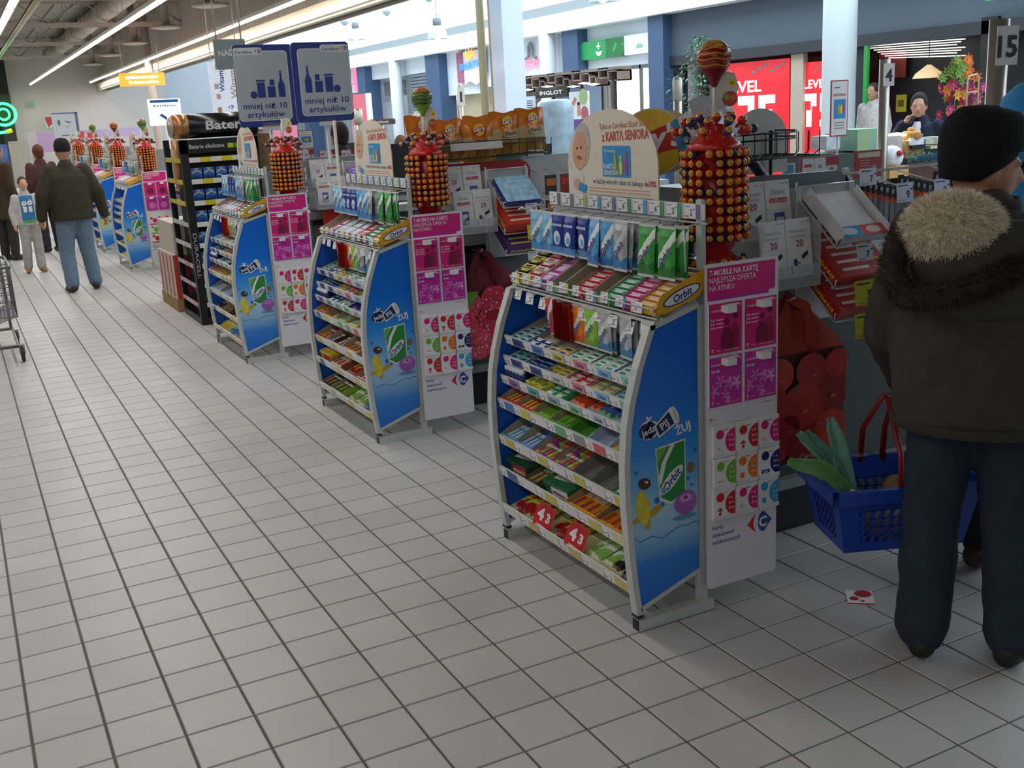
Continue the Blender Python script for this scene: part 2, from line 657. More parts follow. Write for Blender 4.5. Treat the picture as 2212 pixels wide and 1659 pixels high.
SLATE = M('#4d5966', 0.6, 0, 0.04)
MB().box((11.55, -15, 2.58), (12.0, 15.75, 3.4), SLATE).build('wall_bulkhead', kind='structure', label='slate blue bulkhead over the dark shopfront')
MB().box((11.5, -15, 2.4), (11.62, 15.75, 2.58), M('#2b2e33', 0.5)).build('trim_13', kind='structure', label='dark strip under the slate bulkhead')
BCOL = M('#3d5678', 0.5, 0, 0.04)
for i, (y0, y1) in enumerate(((15.72, 16.25), (19.05, 19.75), (26.9, 27.9), (33.2, 34.0), (40.0, 40.7))):
    MB().box((11.35, y0, 0), (11.95, y1, 3.4), BCOL).build('trim_%d' % (14 + i), kind='structure', label='blue painted pier between mall shops')
WPAN = M('#dbe2ea', 0.55, 0, 0.02)
for i, (y0, y1, z0) in enumerate(((16.25, 19.05, 2.5), (19.75, 24.6, 2.35), (24.6, 26.9, 2.2), (27.9, 33.2, 2.95), (34.0, 40.0, 2.6))):
    MB().box((11.62, y0, z0), (11.95, y1, 3.4), WPAN).build('wall_panel_%d' % (i + 1), kind='structure', label='white panel band above a mall shopfront')
for i, y in enumerate((20.35, 30.2)):
    MB().tube([(11.3, y, 0), (11.3, y, 3.4)], 0.2, M('#d6dbe0', 0.5), 16).build('trim_%d' % (20 + i), kind='structure', label='round pale column at the mall shopfront')
MB().tube([(10.4, 9.85, 0), (10.4, 9.85, 5.9)], 0.25, M('#cfdcdf', 0.45, 0, 0.02), 24).build('trim_23', kind='structure', label='tall round white column in the mall')
MB().box((5.85, 12.05, 0), (6.2, 12.45, 6.3), M('#d5dff0', 0.5, 0, 0.02)).build('trim_24', kind='structure', label='square white column with cream pipes beside it')
pp = MB()
for dx, dy, r in ((0, 0, 0.062), (0.10, -0.16, 0.045)):
    pp.tube([(5.82 + dx, 12.72 + dy, 0), (5.82 + dx, 12.72 + dy, 6.3)], r, M('#b9ae8c', 0.45, 0, 0.04), 12)
pp.build('trim_25', kind='structure', label='pair of cream pipes beside the square column')

# shop interiors seen through the fronts
GLASS = M('#b8c6cc', 0.06, 0, 0.0, alpha=0.22)


def pane(y0, y1, z0, z1, x=XS, n='window_2'):
    return MB().box((x, y0, z0), (x + 0.012, y1, z1), GLASS).build(n, kind='structure', label='shop window pane facing the mall')


# bright shop with the green sign
MB().box((12.28, 16.3, 0), (12.3, 19.0, 2.5), M('#fff6e2', 0.6, emit=2.2)).build('window_3', kind='structure', label='back wall of the phone shop made to glow as if lit')  # wall glows by itself, in place of lamps inside the shop
fm = MB()
for y in (16.9, 18.2, 18.35):
    fm.box((11.6, y, 0), (11.66, y + 0.06, 2.5), M('#5d5f5e', 0.5))
fm.box((11.6, 16.25, 2.42), (11.66, 19.05, 2.5), M('#5d5f5e', 0.5))
fm.build('window_4', kind='structure', label='grey door frames of the bright phone shop')
for k in range(5):
    MB().box((11.75, 16.3, 2.2 - k * 0.07), (11.8, 16.95, 2.22 - k * 0.07), M('#f2f4f4', 0.4, emit=1.5)).build('window_%d' % (30 + k), kind='structure', label='white blind slat in the phone shop doorway')
# dark window grounds for the remaining shops
for i, (y0, y1, z1, c) in enumerate(((19.75, 22.3, 2.35, '#5b5048'), (22.3, 24.6, 2.2, '#4b443f'), (24.6, 26.9, 2.2, '#b9aa8c'), (30.4, 33.2, 2.95, '#8f9a9c'), (34.0, 36.5, 2.6, '#c9a09d'), (36.5, 40.0, 2.6, '#7b8086'))):
    MB().box((11.9, y0, 0), (11.95, y1, z1), M(c, 0.4, 0, 0.25, 1.2)).build('window_%d' % (5 + i), kind='structure', label='dim shop interior behind the mall front')
sh = MB()
for k in range(12):
    sh.box((11.6, 27.95, 1.75 + k * 0.1), (11.66, 30.1, 1.83 + k * 0.1), M('#6f7983', 0.45))
sh.box((11.85, 27.95, 0), (11.9, 30.1, 1.75), M('#c2c4bd', 0.5))
sh.build('door_1', kind='structure', label='half raised grey roller shutter of a mall shop')


# ---------------------------------------------------------------- colour words for labels
_names = {'white': '#eeeeee', 'grey': '#8a8a8a', 'black': '#151515', 'red': '#c8202a', 'dark red': '#7a1518', 'orange': '#ee7a1c',
          'yellow': '#e6c832', 'gold': '#c99a2c', 'lime green': '#8cc63a', 'green': '#2f8f4a', 'dark green': '#1d4a32', 'teal': '#58b0b0',
          'light blue': '#8cc4e8', 'blue': '#2a6cc8', 'navy': '#1c2f70', 'purple': '#6a3c8c', 'pink': '#e05a98', 'magenta': '#d1107a',
          'brown': '#6b4a30', 'tan': '#b9a98e', 'silver': '#c0c4c8'}


def cname(h):
    a = lin(h)
    return min(_names, key=lambda k: sum((x - y) ** 2 for x, y in zip([q ** .5 for q in a], [q ** .5 for q in lin(_names[k])])))


def orbit(mb, fr, a, b, size, ang=0.0, m=None, halo=None, d=0.001, al='C'):
    if halo:
        mb.text(fr, 'Orbit', a, b, size, halo, d, al, 0.05, ang, shear=0.2)
    mb.text(fr, 'Orbit', a, b, size, m or NAVY, d + 0.0006, al, 0.02, ang, shear=0.2)


def carrefour(mb, fr, a, b, s, d=0.001):
    f = fr.sub(a, b, d)
    mb.poly(f, [(-.5 * s, 0), (-.16 * s, .33 * s), (-.24 * s, .12 * s), (-.26 * s, 0), (-.24 * s, -.12 * s), (-.16 * s, -.33 * s)], CRED)
    mb.poly(f, [(-.06 * s, .1 * s), (0, .26 * s), (.1 * s, .34 * s), (.2 * s, .34 * s), (.5 * s, 0), (.2 * s, -.34 * s), (.1 * s, -.34 * s), (0, -.26 * s), (-.06 * s, -.1 * s)], CBLUE)
    mb.text(f, 'C', .13 * s, -.17 * s, .48 * s, WHITE, 0.0006, 'C', 0.03)


# ---------------------------------------------------------------- the candy stand
FP = [(.04, .057), (.024, .18), (.012, .32), (.004, .46), (.004, .60), (.014, .72), (.03, .80), (.062, .91), (.09, .98), (.115, 1.045)]
PANEL = ramp_mat('mat_advert_blue', [(0, '#1a66cc'), (.16, '#3284d8'), (.25, '#8db9dc'), (.34, '#a9cbe4'), (.42, '#6fb2e6'), (.55, '#2f90e6'), (.72, '#1270d8'), (1, '#1062cc')], 'Z', .08, 1.08, 0.3)
PANEL_IN = M('#1358bc', 0.35, 0, 0.04)
SHELVES = [(.092, .845), (.082, .765), (.065, .687), (.048, .588), (.042, .437), (.036, .305), (.040, .142)]
TH = math.radians(15)


def panel_poly():
    p = [(x + .018, z) for x, z in FP[1:-1]]
    return [(.062, .088)] + p + [(.13, 1.035), (.298, 1.085), (.298, .170)]


def advert(mb, fr):
    """the printed picture of the outer side panel"""
    wh, nv = WHITE, M('#16285f', 0.4)
    # apple, can and the three words
    mb.disc(fr, .097, .702, .033, wh, .0010, 14).disc(fr, .112, .702, .030, wh, .0010, 14).disc(fr, .090, .700, .027, nv, .0016, 14).disc(fr, .113, .702, .023, nv, .0016, 14)
    mb.disc(fr, .098, .741, .010, wh, .0010, 8, .004, ang=1.9).disc(fr, .108, .741, .010, wh, .0010, 8, .004, ang=.8)
    mb.text(fr, 'Jedz', .102, .690, .032, wh, .0022, 'C', 0.02, 0.30)
    mb.poly(fr, [(.122, .712), (.187, .766), (.214, .708), (.140, .668)], wh, .0024)
    mb.poly(fr, [(.129, .711), (.180, .752), (.202, .708), (.142, .677)], nv, .0030)
    mb.disc(fr, .205, .737, .012, wh, .0034, 10, .034, ang=.42)
    mb.disc(fr, .206, .737, .006, LTGREY, .0038, 10, .026, ang=.42)
    mb.text(fr, 'PIJ', .168, .700, .036, wh, .0036, 'C', 0.02, 0.55)
    mb.text(fr, 'ŻUJ', .240, .672, .040, wh, .0020, 'C', 0.035, 0.26)
    # gum packet
    gr = M('#2c8a3c', 0.4)
    mb.poly(fr, [(.125, .634), (.246, .648), (.246, .455), (.185, .430), (.14, .452)], wh, .0010)
    mb.poly(fr, [(.129, .630), (.242, .642), (.242, .465), (.186, .437), (.145, .460)], gr, .0016)
    mb.poly(fr, [(.134, .520), (.150, .580), (.185, .637), (.204, .639), (.168, .580), (.146, .505)], wh, .0021)
    mb.poly(fr, [(.129, .630), (.172, .634), (.148, .600), (.131, .570)], M('#6fae4a', 0.4), .0020)
    g = Fr(fr.p(.190, .512), fr.u * .72 + fr.v * .69, fr.v * .72 - fr.u * .69)
    mb.disc(g, 0, 0.004, .062, wh, .0026, 18, .022)
    orbit(mb, g, 0, -.009, .038, 0, M('#1f2f86', 0.4), None, .0030)
    mb.disc(g, -.044, .004, .012, M('#66a8dc', 0.4), .0042, 10)
    # plain fruit and pastry shapes below, without faces
    yl, yd = M('#d3c23c', 0.5, 0, .15, 40), M('#b79b2c', 0.5)
    mb.disc(fr, .072, .440, .026, yl, .0022, 14, .064, ang=.16).disc(fr, .120, .420, .032, yd, .0018, 12, .013, ang=.5)
    mb.disc(fr, .050, .402, .022, yd, .0018, 10, .010, ang=.3).disc(fr, .090, .382, .010, yd, .0018, 10, .024)
    mb.disc(fr, .243, .424, .046, M('#a05cb0', 0.5, 0, .1, 30), .0036, 18, .042).disc(fr, .243, .440, .026, M('#c88fd0', 0.5), .0040, 14, .014).disc(fr, .243, .442, .008, M('#5a2f4a', 0.5), .0044, 8, .006)
    mb.disc(fr, .240, .372, .05, M('#5f8fbc', 0.5), .0012, 14, .010)
    br = M('#4a2f22', 0.5)
    mb.disc(fr, .080, .523, .026, br, .0018, 12, .020, ang=-.3).disc(fr, .088, .527, .008, wh, .0022, 8, .004, ang=-.3)
    mb.disc(fr, .266, .542, .016, M('#8a6440', 0.5), .0018, 12, .020)
    db = M('#2f6db4', 0.5)
    for a, b, r in ((.05, .565, .008), (.128, .455, .012), (.255, .505, .008), (.15, .435, .009), (.285, .60, .007), (.27, .48, .006)):
        mb.disc(fr, a, b, r, db, .0014, 8)
    z = [(.035, .341), (.059, .322), (.106, .332), (.146, .316), (.224, .345), (.254, .336), (.266, .345), (.291, .343)]
    for (a, b), (c, e) in zip(z, z[1:]):
        mb.poly(fr, [(a, b - .0016), (c, e - .0016), (c, e + .0016), (a, b + .0016)], db, .0014)


def tag_mesh(digit, w=.046, h=.036, colour=None):
    def f():
        mb = MB()
        fr = Fr((0, 0, 0), (1, 0, 0), (0, 0, 1))
        mb.fbox(fr, 0, 0, w, h, -.001, .001, TICK)
        mb.text(fr, digit, w * .62, h * .22, h * .62, INK, .0016, 'C', 0.01)
        mb.rect(fr, w * .06, h * .80, w * .55, h * .86, GREY, .0016).rect(fr, w * .06, h * .12, w * .4, h * .2, GREY, .0016)
        mb.rect(fr, w * .80, h * .62, w * .92, h * .70, INK, .0016)
        if colour:
            mb.rect(fr, w, 0, w * 1.35, h, M(colour, .5), .0002)
        return mb.mesh('price_tag')
    return shared(('tag', digit, w, h, colour), f)


def west_m(x, y, z, tilt=0.0, twist=0.0):
    """matrix: local x -> -y (to the right seen from the aisle), local -y -> -x (towards the aisle)"""
    return Matrix.Translation((x, y, z)) @ Matrix.Rotation(-math.pi / 2 + twist, 4, 'Z') @ Matrix.Rotation(tilt, 4, 'X')


STRIPS = [
    (['#3a3f86', '#3c7cc4', '#d9c94c', '#df7d95', '#86bfe2', '#93d2bd'], True),
    (['#39418a', '#2f3f8a', '#d8d4c6', '#df7d95', '#86bfe2', '#8fbfa0'], True),
    (['#a06fb0', '#5fb49a', '#8fb6b8', '#8ccf9c', '#c6cdd6', '#b7c3da'], True),
    (['#4f7fc0', '#d5cf5c', '#e0e3e4', '#5fae78', '#8d9296', '#d8585c', '#dfb9c0'], False),
    (['#cdbb55', '#dfdbe2', '#cdbb55', '#dfdbe2', '#cdbb55', '#dfdbe2', '#cdbb55'], False),
    (['#3d5d96', '#e2e2de', '#cdbb55', '#dfdbe2', '#cfbf66', '#dcd2a6'], False),
    (['#dcd8c8', '#cdbb70', '#dfdbd2', '#cdbb70', '#dcd8cf', '#cfc077'], False)]


def make_stand(label):
    root = thing('candy_stand', label, 'candy stand')
    for y in (0.0, .965):
        f = MB().box((.045, y, 0), (.36, y + .038, .04), FRAME).build('foot_bar', root)
        MB().box((.043, y + .001, .001), (.047, y + .037, .039), BLACK).build('end_cap', f)
        MB().box((.302, y + .003, .04), (.334, y + .032, 1.088), FRAME).build('rear_post', root)
        # bowed front post of flat bar
        mb = MB()
        n = len(FP)
        vs = []
        for x, z in FP:
            vs += [(x, y, z), (x + .022, y, z), (x + .022, y + .036, z), (x, y + .036, z)]
        fs = [(0, 3, 2, 1), tuple(4 * (n - 1) + j for j in range(4))]
        for i in range(n - 1):
            for j in range(4):
                fs.append((4 * i + j, 4 * i + (j + 1) % 4, 4 * i + 4 + (j + 1) % 4, 4 * i + 4 + j))
        mb.add(vs, fs, FRAME)
        fp = mb.build('front_post', root)
        MB().box((FP[0][0] - .001, y - .001, .050), (FP[0][0] + .023, y + .037, .060), BLACK).build('foot_plug', fp)
        fr = Fr((0, y, 0), (1, 0, 0), (0, 0, 1))
        MB().prism(fr, [(.118, 1.028), (.304, 1.079), (.304, 1.096), (.114, 1.046)], -.036, 0, FRAME).build('top_rail', root)
        MB().prism(fr, [(.055, .072), (.304, .156), (.304, .172), (.055, .088)], -.036, 0, FRAME).build('bottom_rail', root)
        mb = MB()
        if y == 0:
            mb.prism(fr, panel_poly(), -.012, -.003, PANEL_IN, PANEL)
            sp = mb.build('side_panel', root)
            a = MB()
            advert(a, Fr((0, .003, 0), (1, 0, 0), (0, 0, 1)))
            a.build('advert_print', sp)
        else:
            mb.prism(fr, panel_poly(), -.022, -.010, PANEL_IN, PANEL_IN)
            mb.build('side_panel', root)
    # shelves with price strips
    for i, (xf, zf) in enumerate(SHELVES):
        D = (.30 - xf) / math.cos(TH)
        fr = Fr((xf, .968, zf), (0, -1, 0), (math.cos(TH), 0, math.sin(TH)))
        mb = MB().fbox(fr, 0, 0, .935, D, -.004, -.001, FRAME if i < 3 else M('#cfc98f', .5))
        mb.fbox(fr, 0, -.007, .935, 0, -.012, .030 if i > 2 else .024, FRAME)
        s = mb.build('shelf', root)
        cols, orb = STRIPS[i]
        ps = MB()
        lf = Fr(fr.p(0, -.0075, -.012), (0, -1, 0), fr.n)
        h = .036 if i < 3 else .042
        w = .935 / len(cols)
        for k, c in enumerate(cols):
            ps.rect(lf, k * w, 0, (k + 1) * w, h, TICK, .0005)
            ps.rect(lf, k * w + w * .42, .002, (k + 1) * w, h - .002, M(c, .45), .0010)
            ps.text(lf, '2', k * w + w * .26, h * .2, h * .6, INK, .0014, 'C')
            ps.rect(lf, k * w + .006, h * .3, k * w + w * .15, h * .4, GREY, .0014)
            if orb:
                ps.text(lf, 'Orbit', k * w + w * .69, h * .25, h * .62, NAVY, .0016, 'C', .02, shear=.15)
            ps.rect(lf, k * w - .0012, 0, k * w + .0012, h, NAVY if i < 3 else GREY, .0018)
        ps.build('price_strip', s)
    # upper wire tray
    fr = TRAY = Fr((.14, .985, 1.062), (0, -1, 0), (math.cos(.37), 0, math.sin(.37)))
    mb = MB()
    for b in (0, .08, .16, .235):
        mb.tube([fr.p(0, b), fr.p(.985, b)], .0035, WIRE, 5)
    for k in range(12):
        a = .01 + k * .0875
        mb.tube([fr.p(a, 0, .035), fr.p(a, 0), fr.p(a, .235), fr.p(a, .235, .03)], .0025, WIRE, 4)
    mb.tube([fr.p(0, 0, .035), fr.p(.985, 0, .035), fr.p(.985, .235, .05), fr.p(0, .235, .05)], .003, WIRE, 5, True)
    mb.tube([fr.p(.98, .02, -.004), (.2, .02, 1.02), (.31, .02, 1.06)], .004, WIRE, 5).tube([fr.p(.03, .02, -.004), (.2, .97, 1.02), (.31, .97, 1.06)], .004, WIRE, 5)
    tray = mb.build('wire_tray', root)
    lf = MB()
    lf.fbox(Fr(fr.p(0, -.006, .0), (0, -1, 0), (0, 0, 1)), 0, -.012, .985, -.004, 0, .004, FRAME)
    lf.build('ticket_rail', tray)
    digs = ['8', '6', '8', '2', '2', '2', '2', '2', '2', '2']
    cols2 = ['#e8d24a', '#e6c23e', '#5aa0d8', '#3fa050', '#c8d048', '#c9303a', '#4f9fd8', '#3c9a58', '#5878c0', '#e8e8e8']
    for k in range(10):
        put('price_tag', tag_mesh(digs[k], .046, .036, cols2[k]), tray, mat=west_m(.128, .975 - k * .094, 1.073 + (.006 if k % 3 else 0), -.15))
    for k in range(10):
        put('price_tag', tag_mesh('2', .05, .042), tray, mat=west_m(.126 - .002 * (k % 2), .955 - k * .098, 1.008 - .006 * (k % 3), -.30 + .12 * (k % 2), .10 * (k % 2)))
    for k in range(6):
        a = .21 + k * .105
        MB().tube([fr.p(a, .09, -.004), V((.12, fr.p(a, 0).y, 1.045)), V((.10, fr.p(a, 0).y, 1.052))], .002, WIRE, 4).build('hook', tray)
    # rear board and upper hook rail
    MB().box((.338, .26, .95), (.346, .985, 1.40), M('#b7b9b8', .5)).build('back_board', root)
    MB().box((.334, .02, .98), (.350, .05, 1.42), FRAME).build('board_post', root)
    rl = MB().tube([(.34, .0, 1.345), (.34, 1.0, 1.345)], .004, WIRE, 6).tube([(.25, .0, 1.338), (.25, 1.02, 1.338)], .0035, WIRE, 6)
    for k in range(9):
        y = .03 + k * .118
        rl.tube([(.34, y, 1.345), (.25, y, 1.338)], .0025, WIRE, 4)
    rl.tube([(.25, 1.02, 1.338), (.23, 1.05, 1.35), (.22, 1.06, 1.34)], .004, WIRE, 5)
    rl.tube([(.25, .0, 1.338), (.255, .0, 1.2)], .003, WIRE, 5)
    hr = rl.build('hook_rail', root)
    MB().fbox(Fr((.335, 1.0, 1.357), (0, -1, 0), (0, 0, 1)), 0, 0, 1.0, .05, 0, .004, M('#c8cccb', .3)).build('ticket_rail', hr)
    d3, c3 = ['2', '2', '2', '2', '6', '6', '6', '6', '2', '2'], ['#6a6f7c', '#7d838c', '#b4c05a', '#5fa8d0', '#6f7fa0', '#4f9f70', '#5fa8d0', '#4f9f70', '#58a078', '#8a6fa8']
    for k in range(10):
        put('price_tag', tag_mesh(d3[k], .06, .046, c3[k]), hr, mat=west_m(.3295, .995 - k * .099, 1.359))
    # the loyalty card board behind the rail
    wf = Fr((.356, .885, 1.38), (0, -1, 0), (0, 0, 1))
    W, Hh = .60, .335
    pts = [(0, 0), (W, 0), (W, Hh * .45)]
    for k in range(13):
        t = math.pi * k / 12
        pts.append((W / 2 + W / 2 * math.cos(t) ** 1 * 1.0, Hh * .45 + Hh * .55 * math.sin(t)))
    pts.append((0, Hh * .45))
    bd = MB().prism(wf, pts, -.005, 0, M('#cfcabd', .5), M('#ddd5c4', .5, 0, .02)).build('loyalty_board', root)
    b = MB()
    rd, bl = M('#c4483c', .5), M('#2f8fd0', .45)
    b.text(wf, 'Tylko w Carrefour Dzień Seniora', .40, .268, .03, rd, .001, 'C', 0, .04, w=.33)
    b.text(wf, 'z KARTĄ SENIORA', .40, .226, .046, rd, .001, 'C', .03, .04, w=.30)
    b.poly(wf, rrect(.25, .095, .435, .205, .008), bl, .001)
    b.text(wf, 'Carrefour', .262, .182, .016, WHITE, .0015)
    b.text(wf, 'KARTA', .258, .124, .024, WHITE, .0018, 'L', .02)
    b.text(wf, 'SENIORA', .258, .102, .024, WHITE, .0018, 'L', .02)
    for a, c, h in ((.335, '#a9b52e', .085), (.372, '#e3cf3c', .065), (.408, '#b8387c', .078)):
        b.disc(wf, a, .105 + h * .4, .011, M(c, .5), .0022, 10, h * .45).disc(wf, a, .105 + h * .92, .008, M(c, .5), .0022, 8)
    b.text(wf, 'w każdy wtorek rabat na zakupy do', .36, .068, .026, M('#3a4568', .5), .001, 'C', 0, .0, w=.36)
    b.text(wf, '-10%', .56, .068, .028, rd, .001, 'C', .03)
    for k in range(2):
        b.rect(wf, .15, .05 - k * .011, .55, .053 - k * .011, M('#d8937f', .5), .001)
    b.rect(wf, .15, .012, .57, .026, M('#2c3a78', .5), .001)
    sk_, hr_ = M('#d2a283', .6), M('#b9b3ab', .7, 0, .2, 60)
    b.disc(wf, .108, .205, .058, hr_, .001, 16, .085, ang=-.2).disc(wf, .090, .185, .050, sk_, .0016, 16, .072, ang=-.2)
    b.poly(wf, [(.004, .01), (.10, .01), (.115, .09), (.06, .125), (.03, .12), (.004, .15)], M('#dcd6cc', .6), .0012)
    b.disc(wf, .070, .060, .030, sk_, .0024, 10, .022).poly(wf, [(.072, .040), (.125, .030), (.138, .058), (.088, .070)], bl, .0028)
    b.disc(wf, .088, .160, .020, M('#a5574c', .6), .0022, 10, .008, ang=-.15).disc(wf, .074, .195, .006, INK, .0022, 6).disc(wf, .104, .198, .006, INK, .0022, 6)
    b.build('board_print', bd)
    return root


SD = {'A': 'the stand with red signs', 'B': 'the stand by the raspberry bag', 'C': 'the stand by the battery rack'}
STANDS = {'A': (0, 0, 0), 'B': (.025, 2.545, 0), 'C': (-.075, 5.05, 0)}
stand = make_stand('white framed candy stand with blue sides and red 4 and 3 price signs')
copy_tree(stand, STANDS['B'], label='white framed candy stand with blue sides beside the raspberry bag')
copy_tree(stand, STANDS['C'], label='white framed candy stand with blue sides beside the battery rack')


# ---------------------------------------------------------------- the phone card panel
def pack_print(mb, fr, w, h, couple):
    mb.rect(fr, 0, 0, w, h, MAG if couple else MAG2, .0005)
    if couple:
        dk = M('#7a0d3c', .5)
        mb.disc(fr, w * .55, h * .62, w * .09, dk, .0010, 10).disc(fr, w * .80, h * .72, w * .09, dk, .0010, 10)
        mb.poly(fr, [(w * .35, h * .10), (w * .75, h * .06), (w * .70, h * .42), (w * .60, h * .52), (w * .45, h * .50), (w * .36, h * .34)], dk, .0010)
        mb.poly(fr, [(w * .68, h * .15), (w * .9, h * .05), (w * .92, h * .45), (w * .82, h * .60), (w * .70, h * .55)], M('#9a1248', .5), .0008)
        for k in range(3):
            mb.text(fr, '0 zł', w * .05, h * (.66 - .075 * k), h * .06, WHITE, .0012, 'L', .02).rect(fr, w * .2, h * (.67 - .075 * k), w * .42, h * (.685 - .075 * k), WHITE, .0012)
        mb.text(fr, 'T-MOBILE NA', w * .05, h * .84, h * .05, WHITE, .0012, 'L', .02)
    else:
        random.seed(5)
        lt, lt2 = M('#d86fc0', .5), M('#e59ad4', .5)
        for k in range(7):
            a, b, r = w * random.uniform(.12, .9), h * random.uniform(.12, .55), w * random.uniform(.06, .16)
            for j in range(5):
                t = j * 1.256 + k
                mb.disc(fr, max(.12 * w, min(.88 * w, a + r * .7 * math.cos(t))), b + r * .7 * math.sin(t), r * .6, (lt, lt2)[k % 2], .0008 + .0001 * k, 8, r * .25, ang=t)
        mb.text(fr, 'INTERNET NA', w * .05, h * .83, h * .05, WHITE, .0022, 'L', .02)
        mb.text(fr, '500 MB', w * .05, h * .70, h * .065, WHITE, .0022, 'L', .03)
    mb.text(fr, '5 zł', w * .82, h * .92, h * .055, WHITE, .0022, 'L', .02, w=w * .14)
    mb.text(fr, 'T', w * .05, h * .04, h * .10, WHITE, .0022, 'L', .03)
    mb.rect(fr, w * .20, h * .06, w * .23, h * .08, WHITE, .0022).rect(fr, w * .27, h * .06, w * .30, h * .08, WHITE, .0022)
    mb.text(fr, 'CHWILE, KTÓRE ŁĄCZĄ.', w * .45, h * .05, h * .035, WHITE, .0022, w=w * .48)


def make_panel(label):
    root = thing('phone_card_panel', label, 'display panel')
    fr = Fr((0, -.022, 0), (1, 0, 0), (0, 0, 1))
    MB().prism(fr, rrect(.314, .092, .616, 1.218, .014), -.006, 0, M('#b9b7b9', .5), M('#dedbe0', .4, 0, .02)).build('panel_board', root)
    hd = MB()
    hd.poly(fr, [(.323, 1.098), (.575, 1.098), (.575, 1.112), (.602, 1.112), (.602, 1.207), (.323, 1.207)], MAG2, .0005)
    hd.rect(fr, .323, 1.110, .592, 1.207, MAG, .0009)
    hd.text(fr, 'T-MOBILE NA KARTĘ', .330, 1.180, .026, WHITE, .0014, 'L', .014, w=.20)
    hd.text(fr, 'NAJLEPSZA OFERTA', .330, 1.155, .027, WHITE, .0014, 'L', 0, w=.19)
    hd.text(fr, 'NA RYNKU', .330, 1.130, .027, WHITE, .0014, 'L', 0, w=.10)
    hd.build('header_print', root)
    mb = MB()
    mb.text(fr, 'CHWILE, KTÓRE ŁĄCZĄ.', .54, .722, .007, MAG, .001, w=.06)
    mb.build('slogan_print', root)
    mb = MB()
    mb.text(fr, 'T', .326, .690, .018, MAG, .001, 'L', .03).rect(fr, .340, .695, .344, .699, MAG, .001).rect(fr, .352, .695, .356, .699, MAG, .001)
    mb.build('brand_mark', root)
    mb = MB()
    bl = M('#2f50a0', .5)
    mb.text(fr, 'Karty', .336, .306, .021, bl, .001, 'L', .01).text(fr, 'doładowań', .336, .279, .021, bl, .001, 'L', .01).text(fr, 'telefonicznych', .336, .252, .021, bl, .001, 'L', .01, w=.12)
    mb.build('small_print', root)
    mb = MB()
    carrefour(mb, fr, .541, .291, .108)
    mb.build('store_logo', root)
    for a in (.352, .59):
        MB().box((a - .012, -.016, .14), (a + .012, -.001, 1.2), FRAME).build('panel_rail', root)
    MB().box((.34, -.016, .30), (.61, -.001, .325), FRAME).build('cross_rail', root)
    for a in (.39, .535):
        for z in (1.060, .885):
            MB().fbox(Fr(fr.p(a - .018, z), fr.u, fr.v), 0, 0,   .038, .022, .0068, .040, WHITE).fbox(Fr(fr.p(a - .018, z), fr.u, fr.v), .03, .018, .068, .023, .0068, .012, WHITE).build('hook_clip', root)
    return root


def big_card(couple):
    def f():
        mb = MB()
        fr = Fr((0, 0, 0), (1, 0, 0), (0, 0, 1))
        mb.fbox(fr, 0, 0, .134, .168, -.006, 0, WHITE)
        pack_print(mb, fr, .134, .168, couple)
        return mb.mesh('recharge_card')
    return shared(('bigcard', couple), f)


CARDS = [[('#d81b78', 'T'), ('#c8202a', 'hand'), ('#d81b78', 'T')], [('#6fae2e', 'word'), ('#e8741c', 'sq'), ('#2a1f6a', 'PLAY')], [('#c8202a', 'hand'), ('#d81b78', 'T'), ('#3a9fd0', 'sq')]]


def small_card(c, mk):
    def f():
        mb = MB()
        fr = Fr((0, 0, 0), (1, 0, 0), (0, 0, 1))
        w, h = .088, .108
        mb.fbox(fr, 0, 0, w, h, -.012, 0, PAPER)
        mb.fbox(fr, .002, -.002, w + .002, .012, -.010, .002, M('#d8dadd', .2))
        m = M(c, .4)
        mb.disc(fr, w * .30, h * .74, w * .19, m, .0006, 14)
        q = [(w, h * .48 + .40 * h * math.sin(t)) if abs(math.cos(t)) < 1e-3 else (w - .46 * w * math.cos(t), h * .48 + .40 * h * math.sin(t)) for t in [-math.pi / 2 + math.pi * i / 10 for i in range(11)]]
        mb.poly(fr, q, m, .0006)
        mb.rect(fr, 0, 0, w, h * .10, m, .0006)
        for k, s_ in enumerate(('5 zł', '20 zł', '50 zł')):
            mb.text(fr, s_, w * .70, h * (.64 - .17 * k), h * .11, PAPER, .0012, 'L', .01)
        mb.rect(fr, w * .45, h * .86, w * .65, h * .88, INK, .0008)
        if mk == 'T':
            mb.text(fr, 'T ..', w * .16, h * .20, h * .16, m, .0008, 'L', .02)
        elif mk == 'hand':
            for k in range(5):
                t = .5 + k * .5
                mb.disc(fr, w * .28 + .09 * w * math.cos(t), h * .24 + .12 * h * math.sin(t), w * .075, m, .0008, 8, w * .025, ang=t)
            mb.disc(fr, w * .28, h * .20, w * .07, m, .0009, 8)
        elif mk == 'PLAY':
            mb.rect(fr, w * .12, h * .16, w * .52, h * .28, m, .0008).text(fr, 'PLAY', w * .32, h * .18, h * .09, PAPER, .0012, 'C', .03)
        elif mk == 'sq':
            mb.rect(fr, w * .18, h * .18, w * .38, h * .36, m, .0008)
        else:
            mb.rect(fr, w * .14, h * .24, w * .46, h * .27, m, .0008)
        return mb.mesh('recharge_card')
    return shared(('card', c, mk), f)


panel = make_panel('white phone card panel with pink posters beside the stand with red 4 and 3 signs')
MKW = {'T': 'letter T', 'hand': 'red hand', 'PLAY': 'dark label', 'sq': 'square mark', 'word': 'thin line'}


